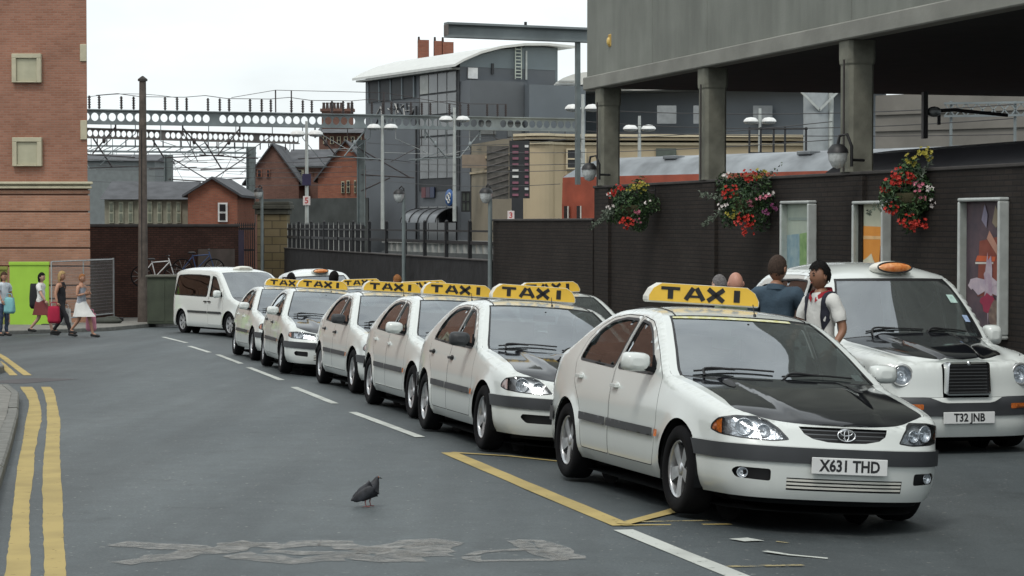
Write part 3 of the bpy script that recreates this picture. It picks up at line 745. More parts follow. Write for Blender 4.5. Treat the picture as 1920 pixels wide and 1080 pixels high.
    for i in range(3):
        z0 = low[0][1] + 0.012 + i * (low[2][1] - low[0][1] - 0.02) / 2.6
        if v['style'] != 'round': front_part('intake_slat', sk, [(0, z0), (low[1][0], z0), (low[1][0], z0 + 0.014), (0, z0 + 0.014)], [], SIGNW, bump_, 0.002, 0.05)
    for sg in (1, -1):
        side_part('fog_recess', sk, shrink(fog, -0.015), [], CHARC, bump_, sg, -0.03, 0.05)
        if v['style'] == 'F': bowl(sk, 0.69, 0.357, 0.033, 0.02, bump_, sg, 'fog_lamp')
    front_part('air_dam', sk, [(0, 0.160), (qe[0][0] * 0.80, 0.165), (qe[0][0] * 0.82, 0.215), (0, 0.215)], [], DARK, bump_, -0.03, 0.1)
    # grille
    front_part('grille', sk, [(0, 0.56), (0.34, 0.56), (0.36, 0.70), (0, 0.70)], [], CHARC, root, -0.035, 0.08)
    for i, z0 in enumerate((0.605, 0.632, 0.659)):
        wq = (0.24, 0.29, 0.315)[i]
        front_part('grille_slat', sk, [(0, z0), (wq, z0), (wq, z0 + 0.007), (0, z0 + 0.007)], [], mat('grille_grey', (0.12, 0.125, 0.13), 0.35, 0.5), root, -0.012, 0.05)
    if v.get('emblem', True): emblem(root, sk.P(0, 0.637, 0.004))
    # rear bumper strip
    q_r = sk.q(xr - ra)
    zz0, zz1 = 0.44, 0.56
    front_part('rear_bumper_strip', sk, [(q_r + 0.035, zz0), (sk.end, zz0), (sk.end, zz1), (q_r + 0.04, zz1)], [], TRIM, root, 0.018, 0.06)
    front_part('rear_under', sk, [(q_r + 0.02, 0.2), (sk.end, 0.2), (sk.end, 0.25), (q_r + 0.02, 0.25)], [], WHITE, root, 0.0, 0.08)
    wiper(root, ws, [(0.06, -0.80), (0.13, -0.45), (0.12, -0.05)] if not v.get('wip') else v['wip'])
    wiper(root, ws, [(0.04, 0.0), (0.085, 0.38), (0.065, 0.72)])
    cabin(root, sk, 0.98, 0.94, 0.24, (0.02, -0.95))
    roof_sign(root, v.get('sx', -0.25), v.get('sz', 1.44), h=0.150, lat=v.get('sl', 0.0))
    ab = MB(); p = rf.T(0.06, 0.18); ab.cyl(p, p + Vector((-0.006, 0, 0.02)), 0.012, 0.008); ab.cyl(p, p + Vector((-0.05, 0, 0.09)), 0.004); ab.build('aerial', CHARC, root)
    for sg in (1, -1):
        tb = MB(); tb.tube([rf.T(i / 12, 0.86 * sg, 0.002) for i in range(13)], 0.006, 5); tb.build('roof_trim', CHARC, root)
    rv = MB(); p = ws.T(0.86, 0.0, -0.05); rv.box((p.x - 0.03, 0, p.z - 0.02), (0.04, 0.22, 0.06)); rv.cyl((p.x - 0.01, 0, p.z), (p.x, 0, p.z + 0.05), 0.01); rv.build('rear_view_mirror', DARK, root, bevel=0.008)
    if v.get('plate') is not None: plate(root, sk.P(0, 0.42).x + 0.026, 0.435, v['plate'], R(-2))
    if v.get('scoop'):
        sb = MB(); c = hood.T(0.78, 0.0)
        vs = []; 
        for i in range(7):
            for j in range(9):
                fx = i / 6; fy = (j - 4) / 4; p = hood.T(0.70 + 0.2 * fx, fy * 0.26); p.z += 0.045 * math.sin(min(1, (1 - fx) * 1.2 + 0.12) * 1.4) * (1 - fy ** 4) * (1 if i else 0.9); vs.append(p)
        sb.add(vs, [(i * 9 + j, i * 9 + j + 1, i * 9 + j + 10, i * 9 + j + 9) for i in range(6) for j in range(8)], 0, None, True)
        sb.add([hood.T(0.70, fy * 0.24) + Vector((0, 0, dz)) for fy, dz in ((-0.95, 0.005), (0.95, 0.005), (0.85, 0.038), (-0.85, 0.038))], [(0, 1, 2, 3)], 1)
        sb.build('bonnet_scoop', [hm, CHARC], hd)
    if v.get('vents'):
        for sg in (1, -1):
            vb = MB(); M = Matrix.Identity(4); n = 16
            pts = [hood.T(0.86 + 0.07 * math.cos(2 * math.pi * i / n), sg * (0.62 + 0.05 * math.sin(2 * math.pi * i / n) - 0.02 * math.cos(2 * math.pi * i / n)), 0.004) for i in range(n)]
            vb.add(pts, [tuple(range(n))]); vb.build('bonnet_vent', CHARC, hd)
    if v.get('strip'):
        m = mat('sun_strip', (0.55, 0.52, 0.12), 0.5, var=0.2, vscale=28, col2=(0.75, 0.76, 0.6))
        ws.grid('sun_strip', 0.925, 0.968, -0.9, 0.60, 1, 22, m, sc_, 0.002)
        pb = ws.grid('tax_disc', 0.09, 0.19, 0.78, 0.87, 1, 2, PAPER, sc_, -0.010)
    return root

def on_road(root, x, y, heading, wb=1.3, tr=0.75):
    """stand a vehicle on the road surface: heading measured from -Y towards +X"""
    f = Vector((math.sin(heading), -math.cos(heading), 0)); l = Vector((math.cos(heading), math.sin(heading), 0)); c = Vector((x, y, 0))
    h = lambda a, b: gz((c + f * a + l * b).x, (c + f * a + l * b).y)
    zf, zr = (h(wb, tr) + h(wb, -tr)) / 2, (h(-wb, tr) + h(-wb, -tr)) / 2
    zl, zrg = (h(wb, tr) + h(-wb, tr)) / 2, (h(wb, -tr) + h(-wb, -tr)) / 2
    F = Vector((f.x * 2 * wb, f.y * 2 * wb, zf - zr)).normalized(); Lv = Vector((l.x * 2 * tr, l.y * 2 * tr, zl - zrg)).normalized()
    Up = F.cross(Lv).normalized(); Lv = Up.cross(F).normalized()
    M = Matrix((F, Lv, Up)).transposed().to_4x4(); M.translation = (x, y, (zf + zr) / 2 + 0.004)
    root.matrix_world = M
# ---------------------------------------------------------------- black-cab style taxi and van
def liner(root, xw, zc, ra, sg, yo, yi):
    lb = MB(); v_ = []; N = 16
    for i in range(N + 1):
        a = -0.3 + (math.pi + 0.6) * i / N
        for yy in (yi, yo): v_.append((xw + (ra + 0.004) * math.cos(a), yy * sg, zc + (ra + 0.004) * math.sin(a)))
    lb.add(v_, [(2 * i, 2 * i + 1, 2 * i + 3, 2 * i + 2) for i in range(N)])
    lb.add([(xw + ra * math.cos(2 * math.pi * i / 20), yi * sg, zc + ra * math.sin(2 * math.pi * i / 20)) for i in range(20)], [tuple(range(20))])
    lb.build('wheel_arch_liner', DARK, root)

def cab(name, text):
    root = empty(name)
    plan = [(2.19, 0), (2.18, 0.3), (2.125, 0.58), (1.98, 0.76), (1.75, 0.845), (1.3, 0.872), (0.5, 0.885), (-1.0, 0.885), (-1.8, 0.865), (-2.2, 0.74), (-2.36, 0.4), (-2.38, 0)]
    side = [(0.13, 0.07), (0.2, 0.035), (0.3, 0.008), (0.5, 0), (0.8, 0.0), (1.0, 0.018), (1.1, 0.04), (1.4, 0.115), (1.6, 0.18), (1.72, 0.235), (1.85, 0.33)]
    front = [(0.13, 0.06), (0.18, 0.03), (0.28, 0.0), (0.5, 0.0), (0.535, 0.03), (0.6, 0.045), (0.75, 0.06), (0.86, 0.09), (1.0, 0.15)]
    rear = [(0.13, 0.07), (0.25, 0.02), (0.5, 0.0), (0.9, 0.02), (1.2, 0.10), (1.6, 0.3)]
    U = [(2.2, 0.858), (2.1, 0.875), (1.95, 0.905), (1.6, 0.955), (1.3, 0.985), (1.0, 1.015), (0.90, 1.045), (0.66, 1.30), (0.48, 1.49), (0.32, 1.62), (0.12, 1.70), (-0.3, 1.745), (-1.0, 1.75), (-1.5, 1.72), (-1.8, 1.62), (-2.1, 1.36), (-2.25, 1.12), (-2.39, 0.95)]
    roll = [(2.2, 0.05), (1.9, 0.10), (1.3, 0.12), (1.0, 0.08), (0.8, 0.03), (0.2, 0.06), (-0.5, 0.09), (-1.8, 0.09), (-2.4, 0.08)]
    xf, xr, zc, ra = 1.44, -1.446, 0.325, 0.365
    sk = Skirt(plan, side, front, rear, U, roll, [(xf, zc, ra), (xr, zc, ra)], 0.02); Q = sk.q
    def arc(xc, a0, a1, n=22): return [(sk.q(xc + ra * math.cos(a0 + (a1 - a0) * i / n)), zc + ra * math.sin(a0 + (a1 - a0) * i / n)) for i in range(n + 1)]
    zb = 0.535; af = math.asin((zb - zc) / ra); a_s = math.asin((0.2 - zc) / ra); qf = Q(xf + ra * math.cos(af))
    gq = 0.235
    outline = [(gq, zb)] + [(gq + (qf - gq) * i / 20, zb) for i in range(1, 20)] + arc(xf, af, math.pi - a_s) + arc(xr, a_s, math.pi - a_s) + [(sk.end, 0.2)] + sk.topline() + [(0.0, 0.852), (gq - 0.03, 0.852), (gq - 0.005, 0.84)]
    ql = sk.qy(0.635)
    lamp = [(ql + 0.108 * math.cos(2 * math.pi * i / 28), 0.742 + 0.108 * math.sin(2 * math.pi * i / 28)) for i in range(28)]
    fd = roundp(sk.xz([(0.80, 0.27), (0.84, 0.6), (0.83, 1.01), (0.60, 1.27), (0.42, 1.46), (0.24, 1.60), (0.02, 1.665), (-0.10, 1.67), (-0.12, 0.27)]), 0.04)
    rd = roundp(sk.xz([(-0.13, 0.27), (-0.11, 1.67), (-0.5, 1.69), (-1.0, 1.69), (-1.12, 1.64), (-1.16, 1.05), (-1.10, 0.72), (-1.0, 0.5), (-0.98, 0.27)]), 0.04)
    fw = roundp(sk.xz([(0.70, 1.06), (0.50, 1.29), (0.34, 1.46), (0.18, 1.57), (-0.06, 1.61), (-0.07, 1.04)]), 0.04)
    rw = roundp(sk.xz([(-0.17, 1.04), (-0.16, 1.62), (-0.5, 1.635), (-1.0, 1.63), (-1.08, 1.05)]), 0.05)
    qw = roundp(sk.xz([(-1.24, 1.06), (-1.22, 1.60), (-1.5, 1.58), (-1.68, 1.50), (-1.80, 1.08)]), 0.05)
    body = front_part('body_shell', sk, outline, [fd, rd, qw, lamp], WHITE, root, 0, 0.06, sk.rollpts(0.06))
    side_part('quarter_window', sk, qw, [], SIDEGL, root, 1, -0.012, 0.1); side_part('quarter_window', sk, qw, [], SIDEGL, root, -1, -0.012, 0.1)
    def crease(x, y):
        line = 0.17 + (2.1 - x) * 0.2
        return 0.03 * sstep(2.2, 2.0, x) * (1 - sstep(line - 0.01, line + 0.03, y)) - 0.03 * math.exp(-((y - 0.50 - (2.1 - x) * 0.2) / 0.07) ** 2) * sstep(2.15, 1.9, x) * sstep(1.0, 1.4, x)
    hood = Top(sk, [(sk.P(0, 0.858).x, 0.858, 0), (2.07, 0.885, 0.28), (2.02, 0.905, 0.52), (1.92, 0.93, 0.76), (1.65, 0.985, Q(1.66)), (1.35, 1.03, Q(1.36)), (1.1, 1.065, Q(1.08)), (0.99, 1.085, Q(0.90))], 3.0, None, crease)
    ws = Top(sk, [(0.99, 1.085, Q(0.90)), (0.82, 1.27, Q(0.70)), (0.63, 1.48, Q(0.50)), (0.47, 1.655, Q(0.27))], 2.6)
    rf = Top(sk, [(0.47, 1.655, Q(0.27)), (0.25, 1.745, Q(0.1)), (-0.2, 1.805, Q(-0.25)), (-0.9, 1.825, Q(-0.9)), (-1.45, 1.79, Q(-1.45)), (-1.75, 1.70, Q(-1.75))], 3.0)
    rg = Top(sk, [(-1.75, 1.70, Q(-1.75)), (-1.98, 1.45, Q(-2.0)), (-2.15, 1.20, Q(-2.18)), (-2.28, 1.05, sk.end - 0.5), (sk.P(sk.end, 0.95).x, 0.95, sk.end)], 2.6)
    wl = lambda t: 0.60 + 0.31 * sstep(0.15, 0.95, t) if t > 0.06 else 0.60
    hd = hood.grid('bonnet', 0.03, 0.992, lambda t: -wl(t), wl, 26, 40, BLACK, root)
    hood.grid('bonnet_lip', 0.0, 0.03, -0.999, 0.999, 3, 30, WHITE, body)
    for sg in (1, -1):
        hood.grid('wing_top', 0.03, 1.0, lambda t: sg * (wl(t) + 0.006), 1.0 * sg, 24, 10, WHITE, body)
        ws.grid('screen_pillar', 0.0, 1.0, 0.945 * sg, 1.0 * sg, 10, 3, WHITE, body)
    rf.grid('roof', 0.0, 1.0, -1, 1, 20, 26, WHITE, root)
    rg.grid('tailgate', 0.0, 1.0, -1, 1, 16, 20, WHITE, root); rg.grid('rear_window', 0.08, 0.4, -0.8, 0.8, 6, 12, SIDEGL, root, 0.006)
    sc_ = ws.grid('windscreen', 0.015, 0.97, -0.94, 0.94, 14, 20, SCREEN, root, -0.004)
    for a, b in ((0.0, 0.02), (0.95, 1.0)): ws.grid('screen_seal', a, b, -0.945, 0.945, 1, 20, CHARC, sc_, -0.002)
    for sg in (1, -1): ws.grid('screen_seal', 0.0, 1.0, 0.915 * sg, 0.946 * sg, 10, 1, CHARC, sc_, 0.001)
    ws.grid('licence_sticker', 0.55, 0.68, 0.74, 0.86, 2, 3, mat('pale_sticker', (0.45, 0.62, 0.56), 0.6, var=0.2, vscale=20), sc_, 0.003)
    ws.grid('licence_sticker', 0.26, 0.36, 0.80, 0.88, 2, 3, mat('blue_sticker', (0.32, 0.42, 0.6), 0.6, var=0.3, vscale=30), sc_, 0.003)
    hood.grid('cowl', 0.992, 1.0, -0.9, 0.9, 1, 20, CHARC, root, -0.006)
    for sg in (1, -1):
        for nm, dp, wp, hx in (('front_door', fd, fw, -0.02), ('rear_door', rd, rw, -0.24)):
            d = side_part(nm, sk, shrink(dp, 0.004), [wp], WHITE, root, sg, 0, 0.08); side_part('window_pane', sk, wp, [], SIDEGL, d, sg, -0.012, 0.1)
            side_part('window_seal', sk, shrink(wp, -0.014), [shrink(wp, 0.004)], CHARC, d, sg, 0.0025, 0.08)
            hb = MB(); p = sk.P(Q(hx), 0.93); hb.box((hx, (p.y + 0.015) * sg, 0.93), (0.14, 0.03, 0.03)); hb.build('door_handle', CHARC, d, bevel=0.008)
        p = sk.P(ql, 0.742); c = Vector((p.x - 0.004, p.y * sg, p.z)); M = Vector((1, 0.18 * sg, 0.03)).to_track_quat('Z', 'Y').to_matrix().to_4x4(); M.translation = c
        lb = MB(); lb.lathe([(0.088, 0.004), (0.08, -0.03), (0.055, -0.055), (0.02, -0.065), (0.018, -0.02), (0, -0.016)], 28, 0, M)
        lens = MB(); lens.lathe([(0.09, 0.008), (0.07, 0.022), (0.04, 0.031), (0.0, 0.034)], 28, 0, M)
        hl = lb.build('headlamp', REFLECT, root); lens.build('lens', LENS, hl)
        rg_ = MB(); torus(rg_, (0, 0, 0.008), 0.098, 0.098, 0.013, M, 32, 8); rg_.lathe([(0.112, 0.0), (0.11, -0.03)], 28, 0, M); rg_.build('bezel', mat('bezel', (0.55, 0.56, 0.55), 0.2, 0.6), hl)
        mirror_part(root, sk, 0.66, 1.02, sg, WHITE, (0.13, 0.19, 0.20))
        for xw in (xf, xr): make_wheel(root, xw, 0.76 * sg, sg, 0.325, 0.18, 'hub'); liner(root, xw, zc, ra, sg, 0.86, 0.46)
        ip = roundp([(sk.qy(0.44), 0.425), (sk.qy(0.44), 0.475), (sk.qy(0.60), 0.475), (sk.qy(0.62), 0.43)], 0.012)
        side_part('indicator', sk, ip, [], AMBER, root, sg, 0.026, 0.05)
        tl = roundp([(sk.end - 0.78, 0.75), (sk.end - 0.78, 0.95), (sk.end - 0.92, 0.95), (sk.end - 0.92, 0.75)], 0.03); side_part('tail_lamp', sk, tl, [], REDLENS, root, sg, 0.006, 0.06)
    # bumper: white apron, black band dipping under the radiator
    def arc2(z0, z1, n=10): return [(Q(xf + (ra + 0.004) * math.cos(math.asin(max(-0.99, min(0.99, (z0 + (z1 - z0) * i / n - zc) / (ra + 0.004)))))), z0 + (z1 - z0) * i / n) for i in range(n + 1)]
    qe = arc2(0.16, zb - 0.003)
    hole = [(ql + 0.045 + 0.028 * math.cos(2 * math.pi * i / 14), 0.30 + 0.032 * math.sin(2 * math.pi * i / 14)) for i in range(14)]
    bp = front_part('front_bumper', sk, [(0, 0.16)] + [(qe[0][0] * i / 14, 0.16) for i in range(1, 14)] + qe + [(qe[-1][0] * (14 - i) / 14, zb - 0.003) for i in range(1, 14)] + [(0, zb - 0.003)], [hole], WHITE, root, 0.006, 0.05)
    for sg in (1, -1): side_part('tow_hole', sk, shrink(hole, -0.01), [], CHARC, bp, sg, -0.03, 0.05)
    qq = arc2(0.36, 0.54)
    top_ = [(qq[-1][0] * (20 - i) / 20, 0.54 - 0.055 * (1 - sstep(0.22, 0.40, qq[-1][0] * (20 - i) / 20))) for i in range(1, 20)] + [(0, 0.485)]
    front_part('bumper_strip', sk, [(0, 0.36)] + [(qq[0][0] * i / 14, 0.36) for i in range(1, 14)] + qq + top_, [], TRIM, bp, 0.022, 0.04)
    # radiator: dark mesh in a chrome frame
    xg = sk.P(0, 0.7).x + 0.02; hw, z0, z1 = 0.228, 0.555, 0.868
    gp = roundp([(-hw, z0), (hw, z0), (hw * 0.93, z1), (-hw * 0.93, z1)], 0.035, 4)
    fr = MB(); M = Matrix.Translation((xg + 0.055, 0, 0)) @ Matrix.Rotation(R(90), 4, 'Z')
    inner = shrink(gp, 0.016); n = len(gp); out_ = gp
    vs = [(a, 0.0, b) for a, b in out_] + [(a, -0.004, b) for a, b in inner] + [(a, 0.10, b) for a, b in out_] + [(a, 0.035, b) for a, b in inner]
    fr.add(vs, [(i, (i + 1) % n, n + (i + 1) % n, n + i) for i in range(n)] + [((i + 1) % n, i, 2 * n + i, 2 * n + (i + 1) % n) for i in range(n)] + [(n + i, n + (i + 1) % n, 3 * n + (i + 1) % n, 3 * n + i) for i in range(n)], 0, M)
    g = fr.build('radiator_grille', CHROME, root)
    gb = MB(); gb.add([(a, 0.034, b) for a, b in inner], [tuple(range(n))], 0, M); gb.build('grille_back', CHARC, g)
    for i in range(9):
        b = MB(); z = z0 + 0.03 + i * 0.031; b.box((xg + 0.035, 0, z), (0.02, hw * 1.82 - 0.03, 0.006)); b.build('grille_bar', mat('grille_grey', (0.12, 0.125, 0.13), 0.35, 0.5), g)
    bd = MB(); bd.lathe([(0, 0.008), (0.014, 0.006), (0.02, 0)], 16, 0, Matrix.Translation((xg + 0.06, 0, z1 - 0.012)) @ Matrix.Rotation(R(90), 4, 'Y')); bd.build('badge', CHROME, g)
    plate(root, sk.P(0, 0.35).x + 0.032, 0.345, text)
    # oval roof lamp
    p = rf.T(0.12, 0.0)
    ob = MB(); M = Matrix.Translation((p.x - 0.03, 0, p.z + 0.045)); ob.ball((0, 0, 0), (0.16, 0.215, 0.075), 24, 12); 
    for i, q in enumerate(ob.v): ob.v[i] = tuple(M @ Vector(q))
    lm = ob.build('roof_lamp', SIGNW, root)
    ff = MB(); MF = Matrix.Translation((p.x + 0.112, 0, p.z + 0.054)) @ Matrix.Rotation(R(90 - 22), 4, 'Y'); vs = []
    ff.lathe([(1, 0), (0.8, 0.015), (0.4, 0.028), (0, 0.032)], 24, 0, MF @ Matrix.Diagonal((0.052, 0.178, 1, 1)))
    ff.build('amber_glass', mat('amber_glow', (0.62, 0.14, 0.02), 0.15, 0, var=0.5, vscale=22, coat=0.5, col2=(0.85, 0.42, 0.16)), lm)
    rr = MB(); torus(rr, (0, 0, 0), 0.058, 0.184, 0.009, MF, 32, 6); rr.build('rim', CHARC, lm)
    wiper(root, ws, [(0.07, -0.62), (0.10, -0.25), (0.08, 0.12)]); wiper(root, ws, [(0.05, 0.16), (0.09, 0.45), (0.07, 0.72)])
    cabin(root, sk, 0.92, 1.05, 0.25, (0.1, -1.35), 0.66)
    return root

def van(name):
    root = empty(name)
    plan = [(2.33, 0), (2.31, 0.35), (2.22, 0.66), (2.05, 0.83), (1.8, 0.90), (1.3, 0.93), (0.5, 0.94), (-1.0, 0.94), (-1.9, 0.93), (-2.2, 0.87), (-2.31, 0.74), (-2.335, 0.4), (-2.335, 0)]
    side = [(0.15, 0.09), (0.22, 0.03), (0.32, 0), (0.7, 0), (1.0, 0.012), (1.1, 0.03), (1.4, 0.085), (1.65, 0.14), (1.75, 0.19), (1.85, 0.28)]
    front = [(0.15, 0.06), (0.25, 0.01), (0.45, 0.0), (0.6, 0.03), (0.75, 0.08), (1.0, 0.2)]
    rear = [(0.15, 0.06), (0.25, 0.0), (0.6, 0.0), (1.0, 0.01), (1.4, 0.05), (1.7, 0.10), (1.8, 0.14)]
    U = [(2.34, 0.74), (2.2, 0.79), (1.9, 0.92), (1.6, 1.0), (1.45, 1.06), (1.0, 1.40), (0.7, 1.61), (0.5, 1.70), (0.2, 1.75), (-0.5, 1.775), (-1.6, 1.775), (-2.1, 1.755), (-2.28, 1.72), (-2.34, 1.65)]
    roll = [(2.34, 0.05), (1.9, 0.08), (1.5, 0.05), (0.8, 0.05), (0, 0.08), (-2.34, 0.08)]
    xf, xr, zc, ra = 1.48, -1.52, 0.33, 0.37
    sk = Skirt(plan, side, front, rear, U, roll, [(xf, zc, ra), (xr, zc, ra)], 0.015); Q = sk.q
    def arc(xc, a0, a1, n=22): return [(sk.q(xc + ra * math.cos(a0 + (a1 - a0) * i / n)), zc + ra * math.sin(a0 + (a1 - a0) * i / n)) for i in range(n + 1)]
    a_s = math.asin((0.22 - zc) / ra)
    qa = Q(xf + ra * math.cos(a_s))
    outline = [(0, 0.22)] + [(qa * i / 24, 0.22) for i in range(1, 24)] + arc(xf, a_s, math.pi - a_s) + arc(xr, a_s, math.pi - a_s) + [(sk.end, 0.22)] + sk.topline()
    fd = roundp(sk.xz([(1.02, 0.30), (1.12, 0.7), (1.12, 1.18), (0.78, 1.46), (0.50, 1.63), (0.22, 1.675), (0.20, 0.30)]), 0.04)
    fw = roundp(sk.xz([(1.02, 1.07), (0.74, 1.37), (0.50, 1.57), (0.28, 1.61), (0.27, 1.06)]), 0.04)
    rw = roundp(sk.xz([(0.10, 1.06), (0.11, 1.60), (-0.6, 1.625), (-1.4, 1.625), (-1.98, 1.60), (-2.08, 1.08)]), 0.07)
    lp = roundp([(0.50, 0.60), (0.50, 0.74), (0.95, 0.80), (1.06, 0.72), (0.95, 0.62)], 0.04)
    body = front_part('body_shell', sk, outline, [fd, rw, lp], WHITE, root, 0, 0.07, sk.rollpts(0.07))
    hood = Top(sk, [(sk.P(0, 0.74).x, 0.74, 0), (2.2, 0.80, 0.35), (2.1, 0.84, 0.62), (1.95, 0.91, Q(2.0)), (1.75, 0.98, Q(1.75)), (1.58, 1.04, Q(1.45))], 2.6)
    ws = Top(sk, [(1.58, 1.04, Q(1.45)), (1.2, 1.33, Q(1.05)), (0.85, 1.60, Q(0.72)), (0.68, 1.72, Q(0.52))], 2.6)
    rf = Top(sk, [(0.68, 1.72, Q(0.52)), (0.4, 1.79, Q(0.3)), (-0.3, 1.845, Q(-0.3)), (-1.5, 1.845, Q(-1.5)), (-2.15, 1.81, Q(-2.15)), (-2.25, 1.74, sk.end - 0.5), (sk.P(sk.end, 1.65).x, 1.65, sk.end)], 3.0)
    hood.grid('bonnet', 0.0, 1.0, -0.93, 0.93, 14, 20, BLACK, root)
    for sg in (1, -1): hood.grid('wing_top', 0.0, 1.0, 0.935 * sg, 1.0 * sg, 14, 3, WHITE, body); ws.grid('screen_pillar', 0, 1, 0.935 * sg, 1.0 * sg, 10, 3, WHITE, body)
    rf.grid('roof', 0, 1, -1, 1, 20, 20, WHITE, root)
    ws.grid('windscreen', 0.01, 0.985, -0.93, 0.93, 12, 16, SCREEN, root, -0.003)
    dk = glass('tinted_window_glass', (0.12, 0.13, 0.13), 0.03)
    for sg in (1, -1):
        d = side_part('front_door', sk, shrink(fd, 0.005), [fw], WHITE, root, sg, 0, 0.08); side_part('window_pane', sk, fw, [], SIDEGL, d, sg, -0.012, 0.1)
        side_part('window_seal', sk, shrink(fw, -0.014), [shrink(fw, 0.004)], CHARC, d, sg, 0.0025, 0.08)
        w = side_part('side_window', sk, rw, [], dk, root, sg, -0.008, 0.1); side_part('window_seal', sk, shrink(rw, -0.02), [shrink(rw, 0.006)], CHARC, w, sg, 0.003, 0.08)
        for hx in (0.30, 0.05):
            hb = MB(); p = sk.P(Q(hx), 0.92); hb.box((hx, (p.y + 0.02) * sg, 0.92), (0.17, 0.03, 0.035)); hb.build('door_handle', CHARC, root, bevel=0.008)
        for a, b in ((1.05, 0.22), (0.18, -1.08)):
            st = roundp(sk.xz([(a, 0.60), (a, 0.66), (b, 0.66), (b, 0.60)]), 0.015); side_part('rub_strip', sk, st, [], TRIM, root, sg, 0.02, 0.06)
        for xw in (xf, xr): make_wheel(root, xw, 0.81 * sg, sg, 0.33, 0.20, 'hub'); liner(root, xw, zc, ra, sg, 0.92, 0.5)
        headlamp(sk, lp, root, sg, 'square'); mirror_part(root, sk, 1.02, 1.08, sg, WHITE, (0.12, 0.2, 0.2))
    front_part('bumper_strip', sk, [(0, 0.42), (qa * 0.9, 0.42), (qa * 0.9, 0.53), (0, 0.53)], [], TRIM, root, 0.02, 0.06)
    cabin(root, sk, 1.4, 1.06, 0.3, (0.5, -0.4, -1.3), 0.7)
    # small roof lamp
    p = rf.T(0.16, 0.0); ob = MB(); ob.ball((p.x, 0, p.z + 0.02), (0.12, 0.3, 0.075), 20, 10); lm = ob.build('roof_lamp', SIGNW, root)
    fb = MB(); fb.box((p.x + 0.112, 0, p.z + 0.03), (0.012, 0.3, 0.05)); fb.build('lamp_face', mat('lamp_face_grey', (0.5, 0.48, 0.42), 0.3), lm)
    return root
